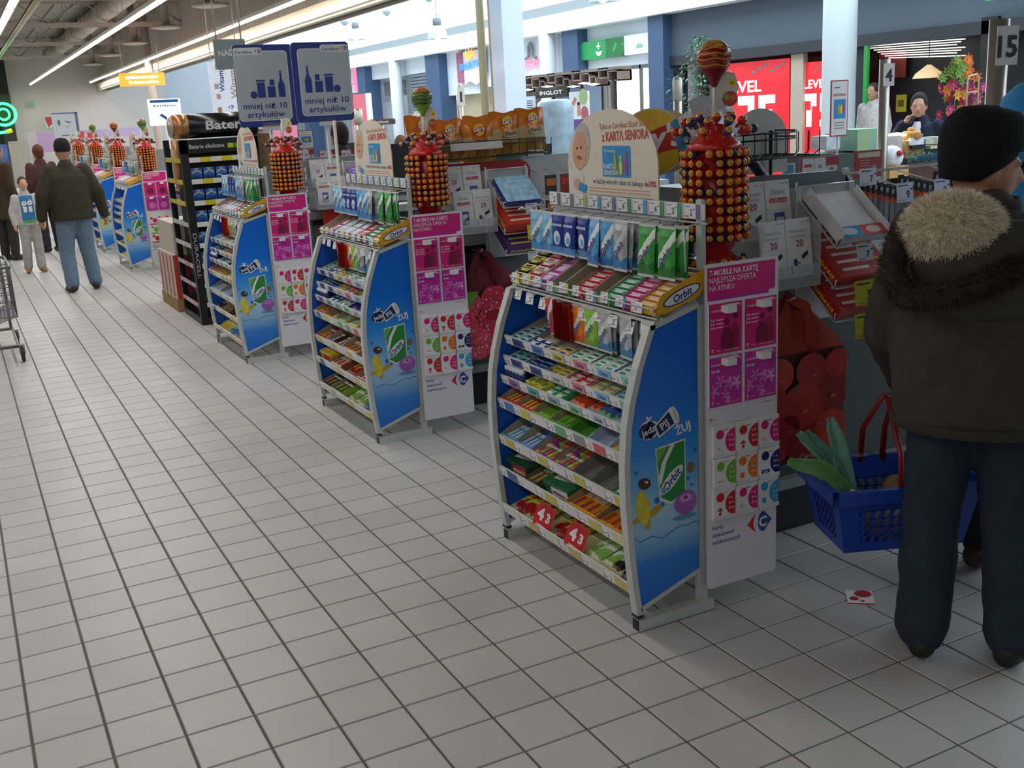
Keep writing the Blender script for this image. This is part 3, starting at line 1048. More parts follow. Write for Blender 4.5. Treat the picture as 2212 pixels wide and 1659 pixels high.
def fill_panel(loc, desc):
    loc = V(loc)
    for i, (a, z) in enumerate(((.323, .921), (.469, .921), (.323, .743), (.469, .743))):
        put('recharge_card', big_card(i < 2), loc=loc + V((a, -.0285, z)), label='pink card pack with %s, panel of %s' % ('dark couple print' if i < 2 else 'pale flower print', desc), cat='card',
            group='%s card packs on the panel of %s' % ('couple print' if i < 2 else 'flower print', desc))
    for r, row in enumerate(CARDS):
        for c, (hx, mk) in enumerate(row):
            put('recharge_card', small_card(hx, mk), loc=loc + V((.335 + c * .0955, -.0345 - .003 * ((r + c) % 2), .567 - r * .1115)), label='white card pack, %s circles, %s, panel of %s' % (cname(hx), MKW[mk], desc), cat='card',
                group='%s %s card packs on the panel of %s' % (cname(hx), MKW[mk], desc))


fill_panel((0, 0, 0), SD['A'])
for k in 'BC':
    copy_tree(panel, STANDS[k], label='white phone card panel with pink posters beside ' + SD[k].replace('the stand', 'the candy stand'))
    fill_panel(STANDS[k], SD[k])


# ---------------------------------------------------------------- stock on the candy stands
def tray_mesh(w, d, hf, hb, out, inn, word=None):
    def f():
        mb = MB()
        o, i = M(out, .55), M(inn, .8, 0, .08)
        t = .0022
        mb.box((0, 0, 0), (w, d, t), o, i)
        mb.box((0, 0, 0), (w, t, hf), o).box((0, d - t, 0), (w, d, hb), i)
        for x in (0, w - t):
            vs = [(x, 0, 0), (x + t, 0, 0), (x + t, d, 0), (x, d, 0), (x, 0, hf), (x + t, 0, hf), (x + t, d, hb), (x, d, hb)]
            mb.add(vs, [(0, 3, 2, 1), (4, 5, 6, 7), (0, 1, 5, 4), (2, 3, 7, 6)], o)
            inner, outer = ((1, 2, 6, 5), (3, 0, 4, 7)) if x == 0 else ((3, 0, 4, 7), (1, 2, 6, 5))
            mb.add(vs, [inner], i)
            mb.add(vs, [outer], o)
        if word:
            mb.text(Fr((0, -.0004, 0), (1, 0, 0), (0, 0, 1)), word, w / 2, hf * .2, hf * .55, WHITE, .0006, 'C', .03, w=w * .8)
        return mb.mesh('carton')
    return shared(('tray', w, d, hf, hb, out, inn, word), f)


def pack_mesh(lx, ly, h, c1, c2):
    def f():
        mb = MB()
        a, b = M(c1, .3, 0, .05), M(c2, .3)
        e = .0012
        mb.add([(0, 0, 0), (lx, 0, 0), (lx, ly, 0), (0, ly, 0), (e, e, h), (lx - e, e, h), (lx - e, ly - e, h), (e, ly - e, h)],
               [(0, 1, 5, 4), (1, 2, 6, 5), (2, 3, 7, 6), (3, 0, 4, 7), (4, 5, 6, 7)], a)
        mb.rect(Fr((0, 0, 0), (1, 0, 0), (0, 1, 0)), lx * .22, ly * .12, lx * .78, ly * .62, b, h + .0004)
        mb.rect(Fr((0, 0, 0), (1, 0, 0), (0, 1, 0)), lx * .05, ly * .7, lx * .95, ly * .86, WHITE, h + .0004)
        return mb.mesh('gum_pack')
    return shared(('pack', round(lx, 4), round(ly, 4), round(h, 4), c1, c2), f)


def bag_mesh(style, w=.088, h=.15, t=.012):
    """a flat pillow bag, top edge at z = 0, hanging down, front towards -y"""
    def f():
        mb = MB()
        base, band, low, word, ball = {
            'lightblue': ('#7fbfe2', '#e8f2f6', '#3d93cf', NAVY, None), 'navy': ('#22378f', '#22378f', '#3f8fce', None, True),
            'skyblue': ('#5ba6dc', '#eef4f6', '#2f7cc6', NAVY, None), 'silver': ('#b8bcc0', '#dfe2e4', '#4b8cc4', NAVY, None),
            'green': ('#3ba044', '#e9f3e6', '#1f7c34', NAVY, None), 'red': ('#d4302c', '#f2e9e4', '#b71f22', NAVY, None),
            'orange': ('#ea7a1e', '#f0e2cc', '#d9641a', NAVY, None), 'lime': ('#8cc43a', '#dcecc0', '#79b52e', NAVY, None),
            'darkred': ('#9c1f1c', '#b03026', '#7d1613', None, None), 'orangeshiny': ('#e2551c', '#e8e2b0', '#cf4417', None, None),
            'bluegreen': ('#4a62ac', '#e2dfc2', '#3c8f5a', None, None), 'purple': ('#3a2a86', '#2b1f6c', '#7a3f9a', None, None),
            'redberry': ('#a8161c', '#c2c23e', '#8c1016', None, None), 'choc': ('#2a1c16', '#b9b4a8', '#4c2f20', None, None),
            'greenwhite': ('#8fc05a', '#e4ead4', '#d6dcc0', None, None), 'yellow': ('#e2c42e', '#f0e6b0', '#cf9f22', None, None),
            'bluesweet': ('#4b86c6', '#dfe8ee', '#2f5fa8', None, None)}[style]
        mt = .35 if style in ('silver', 'orangeshiny') else 0.0
        A, B, Cc = M(base, .28, mt, .12, 60), M(band, .3, mt), M(low, .28, mt, .15, 80)
        cr = M('#d5d8da', .35, .3)

        def prof(u, v):
            e = min(1, 6 * u, 6 * (1 - u)) * min(1, 7 * max(0, v - .05), 7 * max(0, .95 - v))
            return e

        def mf(u, v):
            if v < .05 or v > .95:
                return cr
            s = (v - .5) * 1.3 - (u - .5) * .75
            if word and abs(s - .10) < .13:
                return B
            if word and v < .28 + .06 * math.sin(u * 7):
                return Cc
            if not word and (abs((v - .55) - (u - .5) * .3) < .1):
                return B
            if v < .2:
                return Cc
            return A
        for sgn in (-1, 1):
            mb.sheet(lambda u, v: ((u - .5) * w * (1 if sgn < 0 else -1), sgn * (.0006 + t * .5 * prof(u, v) * (1 + .2 * math.sin(9 * u + 5 * v))), -h + v * h), 30 if sgn < 0 else 9, 44 if sgn < 0 else 12, A, True, mf if sgn < 0 else (lambda u, v: A))
        fr = Fr((0, -t * .5 - .0022, -h), (1, 0, 0), (0, 0, 1))
        if word:
            orbit(mb, fr, .004, h * .38, h * .19, .82, NAVY, WHITE)
        if ball:
            mb.disc(fr, 0, h * .42, w * .26, M('#dfe9f2', .3), .0005, 14, w * .30).disc(fr, .004, h * .38, w * .16, M('#6fb0dc', .3), .001, 10)
            mb.rect(fr, -w * .4, h * .70, w * .4, h * .76, M('#b9c8e4', .3), .0005)
        return mb.mesh('gum_bag')
    return shared(('bag', style, w, h, t), f)


def bottle_mesh(c, cap):
    def f():
        return MB().lathe([(.001, 0), (.017, 0), (.018, .004), (.018, .04), (.012, .046)], M(c, .25), 10).lathe([(.0135, .044), (.0135, .058), (.001, .058)], M(cap, .4), 10).mesh('gum_tub')
    return shared(('tub', c, cap), f)


# (kind, width, outside, inside, front height, back height, pack colours, columns, rows, filled)
IN = '#a2947f'
PLAN = [
    [('t', .15, '#2a3a86', IN, .016, .03, '#8fc7bb', '#2b4a86', 2, 7, .75), ('t', .15, '#2d69b5', IN, .016, .03, '#27407f', '#dfe8ee', 2, 7, .3), ('t', .16, '#d8c24a', IN, .016, .03, '#e1c23e', '#2c478c', 2, 7, .3),
     ('t', .16, '#7fb0c8', IN, .016, .03, '#d3e2dc', '#2f8a5a', 2, 8, 1), ('t', .155, '#1f3f77', IN, .016, .03, '#d9e6e2', '#3aa06a', 2, 8, 1), ('t', .15, '#3f8fc0', IN, .016, .03, '#cfe0ea', '#2f7d52', 2, 8, .9)],
    [('t', .155, '#2b3f86', IN, .016, .03, '#6fb9ac', '#2a3f7c', 2, 7, .45), ('t', .155, '#1d3f93', IN, .016, .03, '#27489c', '#16285f', 2, 8, 1), ('t', .155, '#58b0bb', IN, .016, .03, '#d8c04c', '#8a7a2c', 2, 8, .9),
     ('t', .155, '#b8484a', IN, .016, .03, '#d03a3e', '#e9dcdc', 2, 8, 1), ('t', .155, '#cfc58a', IN, .016, .03, '#9aa07c', '#d8c868', 2, 7, .7), ('t', .15, '#2b6fa8', IN, .016, .03, '#7fc0c4', '#3f80a8', 2, 7, .6)],
    [('n', .16, '#24366c', '#c9d4dc'), ('g', .15, '#e0c832', '#3f9a58'), ('t', .15, '#3f9a62', '#7c8f80', .014, .022, '#3f9a5c', '#dce8dc', 2, 6, 1), ('b', .18, 'orangeshiny', 3), ('b', .15, 'bluegreen', 3), ('b', .13, 'purple', 3)],
    [('t', .125, '#c3282c', IN, .035, .085, '#c9242a', '#e2c24a', 4, 2, 1), ('t', .125, '#cf3a30', IN, .035, .085, '#d8302c', '#e8d048', 4, 2, 1), ('t', .13, '#86b83a', IN, .035, .085, '#7fb636', '#5d9c2a', 3, 1, .5),
     ('t', .13, '#4f9a2e', IN, .035, .085, '#4f9a2e', '#7fb636', 3, 1, .4), ('t', .125, '#5fae3a', '#4c9030', .03, .085, '#8cc63a', '#4f9a2e', 3, 1, .01), ('t', .12, '#a9c4e4', '#a6b3c4', .03, .085, '#dfe7ee', '#2a62b4', 3, 1, .01, 'HALLS'),
     ('t', .115, '#a9c4e4', '#a6b3c4', .03, .085, '#d9a82c', '#e8d48a', 3, 1, .6, 'HALLS')],
    [('t', .13, '#5f9fd4', IN, .035, .09, '#6ea8dc', '#dbe8f2', 4, 2, 1), ('t', .13, '#6fa6d8', IN, .035, .09, '#5f92d0', '#c9daf0', 4, 2, .9), ('m', .15, '#a03a84', IN), ('m', .15, '#46306f', IN),
     ('t', .12, '#56585a', '#7d7c78', .03, .08, '#4c4e52', '#c8c8c8', 3, 1, .01, 'HALLS'), ('t', .12, '#56585a', '#7d7c78', .03, .08, '#4c4e52', '#c8c8c8', 3, 1, .01, 'HALLS'), ('t', .11, '#3f8a4c', IN, .03, .08, '#3f9a4c', '#d8e8d8', 3, 2, .8)],
    [('p', .18, '#1f4a36', '#b0222a', 'PRINCE'), ('t', .13, '#31302c', '#6e665a', .03, .05, '#5c4a34', '#b59a5c', 3, 2, .8), ('p', .19, '#2c6a44', '#d8d4dc', 'MIX'), ('t', .2, '#d9962a', '#a08a6c', .035, .07, '#d99a2a', '#a8382c', 4, 2, 1), ('t', .2, '#d9962a', '#8c7c66', .035, .07, '#cf8f26', '#b03a2a', 4, 2, .9)],
    [('b', .26, 'redberry', 4), ('s', .09), ('b', .16, 'redberry', 3), ('s', .09), ('b', .17, 'greenwhite', 3), ('b', .17, 'choc', 3)]]
SHW = ['top', 'second', 'third', 'fourth', 'fifth', 'sixth', 'bottom']
SHS = {'A': 'red-signed stand', 'B': 'stand by raspberry bag', 'C': 'stand by battery rack'}


def row_fill(S, fr, w, d, item, si, tray_word, h0, joined):
    c1, c2, nc, nr, frac = item[6], item[7], item[8], item[9], item[10]
    lx, ly = (w - .01) / nc, (d - .012) / nr
    ph = .012 if si < 3 else .018
    n = max(1, int(round(nr * frac))) if frac > .05 else 0
    me = pack_mesh(lx * .94, ly * .9, ph, c1, c2)
    for r in range(n):
        for c in range(nc):
            if frac < .95 and frac > .05 and random.random() < .12:
                continue
            m = fmat(fr) @ Matrix.Translation((.005 + c * lx + random.uniform(-.001, .001), .006 + r * ly, h0)) @ Matrix.Rotation(random.uniform(-.06, .06), 4, 'Z')
            if joined is not None:
                b = len(joined.v)
                joined.v.extend(m @ v.co for v in me.vertices)
                for p in me.polygons:
                    joined.f.append(tuple(b + q for q in p.vertices))
                    joined.m.append(joined.mi(me.materials[p.material_index]))
                    joined.sm.append(False)
            else:
                put('gum_pack' if si < 3 else 'candy_bar', me, mat=m, label='%s %s in %s, %s shelf, %s' % (cname(c1), 'gum pack' if si < 3 else 'candy bar', tray_word, SHW[si], SHS[S]), cat='candy',
                    group='%s candy in %s, %s shelf, %s' % (cname(c1), tray_word, SHW[si], SHS[S]))


def drop_bag(S, style, m, label, name='candy_bag', **k):
    put(name, bag_mesh(style, **k), mat=m, label=label, cat='candy', group=label + ' group')


def stock(S, plan, joined):
    o = V(STANDS[S])
    for si, items in enumerate(plan):
        xf, zf = SHELVES[si]
        fr = Fr(o + V((xf, .958, zf)), (0, -1, 0), (math.cos(TH), 0, math.sin(TH)))
        D = (.292 - xf) / math.cos(TH)
        a = .004
        tot = sum(i[1] for i in items)
        k = .915 / tot
        for it in items:
            w = it[1] * k - .004
            f2 = fr.sub(a, .002)
            kd = it[0]
            lw = '%s shelf, %s' % (SHW[si], SHS[S])
            if kd == 't':
                word = it[11] if len(it) > 11 else None
                tw = cname(it[2]) + ' carton'
                put('carton', tray_mesh(round(w, 4), round(D - .004, 4), it[4], it[5], it[2], it[3], word), mat=fmat(f2), label='open %s%s, %s' % (tw, ' marked ' + word if word else '', lw), cat='carton', group='%s on the %s' % (tw, lw))
                row_fill(S, f2, w, D - .004, it, si, tw, .003, joined)
            elif kd == 'm':
                tw = cname(it[2]) + ' carton'
                put('carton', tray_mesh(round(w, 4), round(D - .004, 4), .03, .075, it[2], it[3]), mat=fmat(f2), label='open %s of fruit rolls, %s' % (tw, lw), cat='carton', group='%s on the %s' % (tw, lw))
                cs = ['#d8b83c', '#c0408c', '#5f3f94', '#86b83a', '#d86a2c']
                for c in range(5):
                    for r in range(3):
                        lx, ly = (w - .01) / 5, (D - .02) / 3
                        me = pack_mesh(lx * .92, ly * .93, .022, cs[(c + r) % 5], cs[(c + r + 2) % 5])
                        mm = fmat(f2) @ Matrix.Translation((.005 + c * lx, .006 + r * ly, .003 + .008 * r))
                        cw = cname(cs[(c + r) % 5])
                        put('candy_roll', me, mat=mm, label='%s candy roll in %s, %s' % (cw, tw, lw), cat='candy', group='%s rolls in the %s, %s' % (cw, tw, lw))
            elif kd == 'n':
                for c in range(5):
                    for r in range(3):
                        mm = fmat(f2.sub(.016 + c * w / 5.2, .02 + r * .05))
                        put('gum_tub', bottle_mesh(it[2], it[3]), mat=mm, label='small navy gum tub with pale lid, %s' % lw, cat='gum tub', group='navy gum tubs, ' + lw)
            elif kd == 'g':
                for c in range(3):
                    for r in range(2):
                        me = pack_mesh(w / 3 * .9, .06, .026, it[2], it[3])
                        mm = fmat(f2) @ Matrix.Translation((.004 + c * w / 3, .01 + r * .07, .0)) @ Matrix.Rotation(random.uniform(-.25, .25), 4, 'Z')
                        put('gum_box', me, mat=mm, label='yellow gum box lying loose, %s' % lw, cat='candy', group='yellow gum boxes, ' + lw)
            elif kd == 'b':
                n = it[3]
                for c in range(n):
                    f3 = f2.sub(w * (c + .5) / n, .165 - .012 * (c % 2), .014 + .006 * (c % 2), random.uniform(-.25, .25))
                    m = fmat(f3) @ Matrix.Rotation(math.radians(-80), 4, 'X')
                    put('candy_bag', bag_mesh(it[2], w=min(.1, w / n * 1.15), h=.15, t=.026), mat=m, label='%s candy bag lying on the %s' % ({'redberry': 'red', 'choc': 'dark brown', 'greenwhite': 'green and white', 'orangeshiny': 'shiny orange', 'bluegreen': 'blue and green', 'purple': 'dark purple', 'yellow': 'yellow', 'bluesweet': 'blue'}[it[2]], lw), cat='candy', group='%s bags on the %s' % (it[2], lw))
            elif kd == 'p':
                mb = MB()
                g, l = M(it[2], .35), M(it[3], .4)
                mb.box((0, .02, 0), (w, D - .01, .055), g)
                lf = Fr((0, .0195, .0), (1, 0, 0), (0, 0, 1))
                mb.poly(lf, [(w * .3, .004), (w * .98, .012), (w * .98, .05), (w * .3, .042)], l, .001)
                if it[4] == 'PRINCE':
                    mb.text(lf, it[4], w * .64, .016, .022, WHITE, .002, 'C', .03, .05, w=w * .55)
                else:
                    mb.scribble(lf, w * .36, .016, w * .5, .022, M('#a8283a', .5), .002, 4)
                tf2 = Fr((0, 0, .055), (1, 0, 0), (0, 1, 0))
                mb.poly(tf2, [(w * .2, .05), (w * .85, .07), (w * .8, .13), (w * .15, .11)], M('#d8ccd0', .5), .001)
                mb.scribble(tf2, w * .22, .075, w * .5, .035, M('#a8283a', .5), .002, 5)
                put('biscuit_box', mb.mesh('biscuit_box'), mat=fmat(f2), label='%s box with %s lettering, %s' % (cname(it[2]), cname(it[3]), lw), cat='box')
            elif kd == 's':
                mb = MB()
                sf = Fr((0, 0, 0), (1, 0, 0), (0, 0, 1))
                pts = [(0, .0), (.075, .0), (.10, .025), (.10, .105), (.012, .105), (-.006, .05)]
                mb.prism(sf, pts, -.001, .001, PAPER, M('#c3202c', .35))
                mb.text(sf, '4', .030, .036, .065, WHITE, .0018, 'C', .05).text(sf, '3', .072, .040, .050, WHITE, .0018, 'C', .05)
                mb.rect(sf, .02, .014, .07, .018, M('#e8a8a8', .5), .0018)
                g2 = f2.sub(0, -.012, .026)
                put('price_sign', mb.mesh('price_sign'), mat=Matrix.Translation(g2.o) @ Matrix.Rotation(-math.pi / 2 + .18, 4, 'Z') @ Matrix.Rotation(.22, 4, 'Y') @ Matrix.Rotation(-.25, 4, 'X'),
                    label='red paper price sign with white 4 and 3', cat='sign', group='red 4 and 3 price signs')
            a += it[1] * k
    # hanging bags: (style, y, copies in depth)
    up = [('lightblue', .93, 2), ('lightblue', .845, 2), ('navy', .765, 2), ('navy', .675, 2), ('navy', .585, 3), ('skyblue', .505, 2), ('skyblue', .425, 2), ('silver', .335, 3), ('green', .175, 2), ('green', .065, 3)]
    for i, (st, y, n) in enumerate(up):
        for j in range(n):
            m = Matrix.Translation(o + V((.232 + .02 * j, y - .012 * j, 1.343))) @ Matrix.Rotation(-math.pi / 2 + random.uniform(-.12, .12), 4, 'Z') @ Matrix.Rotation(random.uniform(-.08, .03), 4, 'X')
            put('gum_bag', bag_mesh(st, .088, .155 if i < 5 else .172), mat=m, label='%s gum bag on the upper rail, %s' % ({'lightblue': 'pale blue', 'navy': 'navy', 'skyblue': 'sky blue', 'silver': 'silver and blue', 'green': 'bright green'}[st], SHS[S]), cat='gum bag', group='%s bags on the upper rail, %s' % (st, SHS[S]))
    lo = [('red', .70, 1), ('darkred', .640, 6), ('orange', .475, 1), ('lime', .395, 1), ('silver', .305, 2), ('silver', .175, 3)]
    for i, (st, y, n) in enumerate(lo):
        for j in range(n):
            tw = 1.05 if st == 'darkred' else random.uniform(-.1, .1)
            m = Matrix.Translation(o + V((.134 + (.016 * j if st != 'darkred' else .012), y - (.022 * j if st == 'darkred' else .008 * j), 1.048))) @ Matrix.Rotation(-math.pi / 2 - tw, 4, 'Z') @ Matrix.Rotation(.10 if st in ('red',) else .02, 4, 'X')
            if st == 'red':
                m = m @ Matrix.Rotation(-.22, 4, 'Y')
            put('gum_bag', bag_mesh(st, .085, .145), mat=m, label='%s gum bag hanging under the tray, %s' % ({'red': 'red and white', 'darkred': 'dark red', 'orange': 'orange', 'lime': 'lime green', 'silver': 'silver'}[st], SHS[S]), cat='gum bag', group='%s bags under the tray, %s' % (st, SHS[S]))
    # upper tray: long cartons with packs, the yellow one at the near end
    fr = Fr(o + V((.14, .985, 1.068)), (0, -1, 0), (math.cos(.37), 0, math.sin(.37)))
    top = [(.10, '#e2c43a', '#20243c', '#e6d23a', 'stair'), (.10, '#e8e4e4', '#c23a34', '#ece8ea', 'stair'), (.095, '#d85fa8', '#c24fae', '#d9d4de', 'flat'), (.085, '#e0e0e4', IN, None, 'empty'), (.085, '#3f9a4c', IN, None, 'empty'),
           (.11, '#c9303a', '#d23a40', '#e8d0d0', 'gum'), (.085, '#d9c8b4', IN, None, 'empty'), (.10, '#3c9a58', '#3f9f6c', '#d8ece0', 'gum'), (.10, '#d0287c', '#d83a86', '#f0d8e4', 'gum'), (.115, '#e0a81c', '#e89a3a', '#f0dcb4', 'gum')]
    if S != 'A':
        top = [(.15, '#c8c2ba', IN, None, 'empty'), (.08, '#c9307a', '#c23a84', '#e0c8d8', 'flat'), (.11, '#dfe4ea', '#c9d4dc', '#b8c8d8', 'flat'), (.11, '#dfe4ea', '#c4d2dc', '#e0e8ee', 'flat'), (.10, '#d8d2e0', '#c0b8d0', '#e0e0ea', 'flat'), (.10, '#c9303a', '#c9303a', '#d8a8a8', 'flat'), (.11, '#3c9a58', '#3f9f6c', '#d8ece0', 'gum'), (.11, '#e0a81c', '#e8b060', '#f0dcb4', 'gum')]
    a, tot = 0, sum(t[0] for t in top)
    for (w0, out, p1, p2, kd) in top:
        w = w0 / tot * .985 - .004
        f2 = fr.sub(a + .002, .004)
        tw = cname(out) + ' carton'
        lw = 'wire tray, ' + SHS[S]
        D = .215
        put('carton', tray_mesh(round(w, 4), D, .03, .055, out, IN if kd != 'stair' else out), mat=fmat(f2), label='long open %s with %s, %s' % (tw, {'stair': 'a stepped stack', 'flat': 'a flat stack', 'empty': 'nothing in it', 'gum': 'gum packs'}[kd], lw), cat='carton', group='%s %s on the %s' % (tw, kd, lw))
        if kd == 'stair':
            for r in range(8):
                me = pack_mesh(w * .9, .022, .03, p1 if r % 2 else p2, p2 if r % 2 else p1)
                put('gum_pack', me, mat=fmat(f2) @ Matrix.Translation((w * .05, .006 + r * .026, .003 + .0045 * r)), label='striped gum pack in the %s, %s' % (tw, lw), cat='candy', group='stepped gum packs in the %s, %s' % (tw, lw))
        elif kd == 'flat':
            for r in range(3):
                me = pack_mesh(w * .9, .066, .032, p1, p2)
                put('gum_pack', me, mat=fmat(f2) @ Matrix.Translation((w * .05, .006 + r * .069, .003)), label='long flat candy pack in the %s, %s' % (tw, lw), cat='candy', group='flat packs in the %s, %s' % (tw, lw))
        elif kd == 'gum':
            for r in range(7):
                me = pack_mesh(w * .9, .026, .026, p1, p2)
                put('gum_pack', me, mat=fmat(f2) @ Matrix.Translation((w * .05, .006 + r * .029, .003 + .003 * r)), label='%s gum pack in the %s, %s' % (cname(p1), tw, lw), cat='candy', group='%s gum packs in the %s, %s' % (cname(p1), tw, lw))
        a += w0 / tot * .985
    # yellow end board with the word
    ef = Fr(o + V((.150, -.004, 1.066)), (math.cos(.33), 0, math.sin(.33)), (-math.sin(.33), 0, math.cos(.33)))
    mb = MB().prism(ef, [(0, .02), (.02, .004), (.16, .002), (.20, .03), (.215, .075), (.03, .068), (.004, .05)], 0, .003, M('#c8941c', .5), M('#dfa51e', .4))
    mb.disc(ef, .10, .034, .078, NAVY, .0036, 18, .022).disc(ef, .10, .034, .072, WHITE, .0040, 18, .0175)
    orbit(mb, ef, .10, .0225, .034, 0, NAVY, None, .0046)
    mb.build('carton_end_board', label='yellow end board lettered Orbit on the %s' % SHS[S], cat='carton')


PLANB = [PLAN[0], PLAN[1], [('n', .16, '#24366c', '#c9d4dc'), ('t', .15, '#3f9a62', '#7c8f80', .014, .022, '#2a4f94', '#dce8dc', 2, 6, 1), ('t', .15, '#31428c', IN, .014, .022, '#e2e6ea', '#2f8a5a', 2, 6, 1), ('b', .2, 'purple', 4), ('b', .12, 'orangeshiny', 2)],
         [('t', .15, '#c3282c', IN, .035, .085, '#c9242a', '#e2c24a', 4, 2, 1), ('t', .15, '#cf5a30', IN, .035, .085, '#5f8f2e', '#e8d048', 4, 2, .7), ('t', .14, '#86b83a', IN, .035, .085, '#dfe6da', '#5d9c2a', 4, 2, 1), ('t', .14, '#c9d48a', IN, .035, .085, '#a8c65a', '#e8f0d0', 4, 2, 1), ('t', .14, '#d8d04c', IN, .035, .085, '#d8e04c', '#e8f0d0', 4, 2, 1)],
         [('t', .16, '#a8281f', IN, .035, .09, '#b8241f', '#e2c24a', 4, 2, 1), ('t', .2, '#c8b8a4', IN, .035, .09, '#5a2a22', '#c9daf0', 4, 2, .3), ('t', .2, '#d8cfc0', IN, .035, .07, '#d9a05a', '#8a5a2c', 4, 2, 1), ('t', .15, '#b03a34', IN, .03, .08, '#5c2a24', '#d8c8c8', 3, 2, .7)],
         [('p', .17, '#d8bf22', '#c8202a', 'MIX'), ('t', .18, '#8a4a34', '#8a7c6a', .03, .06, '#d8c8b8', '#b83a2c', 3, 2, 1), ('b', .2, 'redberry', 3), ('t', .2, '#a8382c', '#a08a6c', .035, .07, '#d8d0c8', '#a8382c', 4, 2, 1)],
         [('t', .16, '#5c4230', IN, .03, .05, '#3a2c26', '#c8a45c', 3, 2, 1), ('t', .18, '#86b83a', IN, .03, .06, '#5f3f2c', '#8cc63a', 3, 2, 1), ('b', .22, 'greenwhite', 4), ('b', .22, 'bluesweet', 4)]]
PLANC = [PLAN[0], PLAN[1], PLANB[2], [('t', .14, '#c3282c', IN, .035, .085, '#8a4a24', '#c98a4a', 4, 2, 1), ('t', .2, '#a8743a', IN, .035, .085, '#a8743a', '#d8b048', 4, 2, 1), ('t', .16, '#e2c43a', IN, .035, .085, '#e2cc4a', '#f0e8b0', 4, 2, 1), ('t', .12, '#e0e0e4', IN, .03, .07, '#dfe4ea', '#3f8a4c', 3, 2, 1)],
         [('t', .2, '#8fb8d8', IN, .035, .09, '#8fbcdc', '#dfe8f2', 4, 2, 1), ('t', .2, '#8fb8d8', IN, .035, .09, '#7fb0d8', '#dfe8f2', 4, 2, 1), ('t', .2, '#9fc4dc', IN, .035, .09, '#8fbcdc', '#2f5fa8', 4, 2, 1)],
         [('b', .2, 'choc', 3), ('t', .18, '#4c3426', IN, .03, .06, '#3a2620', '#c8a45c', 3, 2, 1), ('b', .24, 'choc', 4)],
         [('b', .2, 'yellow', 3), ('b', .2, 'bluesweet', 3), ('b', .2, 'redberry', 3)]]
stock('A', PLAN, None)
jb = MB()
stock('B', PLANB, jb)
jb.build('gum_packs', kind='stuff', label='rows of small gum packs and bars on the stand by the raspberry bag', cat='candy')
jc = MB()
stock('C', PLANC, jc)
jc.build('gum_packs', kind='stuff', label='rows of small gum packs and bars on the stand by the battery rack', cat='candy')


# ---------------------------------------------------------------- lollipop towers
def lolly_mesh(c):
    def f():
        mb = MB()
        a, y, s = M(c, .3, 0, .15, 200), M('#d9a526', .3, 0, .1, 300), M('#e8e4da', .4)
        r = .0154
        n, k = 10, 8
        prof = [(max(1e-4, r * math.sin(math.pi * i / k)), -r * math.cos(math.pi * i / k)) for i in range(k + 1)]
        mb.lathe(prof[:7], a, n)
        mb.lathe(prof[6:], y, n)
        mb.lathe([(.0005, .0172), (.004, .0168), (.0080, .0148)], M('#c8801e', .3), 6)
        mb.lathe([(.003, -.032), (.007, -.024), (.003, -.017), (.008, -.014)], a, 6)
        mb.tube([(0, 0, -.060), (0, 0, -.012)], .0018, s, 4)
        return mb.mesh('lollipop')
    return shared(('lolly', c), f)


def zrot(d):
    """matrix turning local z to direction d"""
    return V((0, 0, 1)).rotation_difference(V(d).normalized()).to_matrix().to_4x4()


LRED, LNAVY, LORG = '#b3201c', '#2c3155', '#c2501c'
DRED = M('#b5191a', .35, 0, .06)


def balloon(mb, c, r, kind):
    base, stripe, neck = {'red': ('#8c1a1c', '#d0a436', '#7c1218'), 'green': ('#5f7a36', '#2f4a22', '#7ab02c'), 'plain': ('#a8322a', '#d0a040', '#8a2420')}[kind]
    pr = [(.02, -1.75), (.2, -1.55), (.26, -1.35), (.45, -1.05), (.80, -.62), (.96, -.25), (1.0, .02), (.96, .32), (.84, .58), (.62, .82), (.32, .97), (.01, 1.0)]
    pr = [(a * r, b * r) for a, b in pr]
    mb.lathe(pr[:5], M(neck, .25, 0, .1), 18, c)
    mb.lathe(pr[4:9], M(base, .2, 0, .12, 40), 18, c)
    mb.lathe(pr[8:], M('#c08a3a' if kind != 'green' else '#a8643a', .25, 0, .6, 45), 18, c)
    for zz, rr in ((-.45, .90), (-.10, .998), (.2, .985), (.5, .89)):
        pts = [V(c) + V((rr * r * 1.005 * math.cos(t), rr * r * 1.005 * math.sin(t), r * (zz + .05 * math.sin(5 * t)))) for t in [2 * math.pi * i / 28 for i in range(28)]]
        mb.tube(pts, r * .035, M(stripe, .3), 4, True)


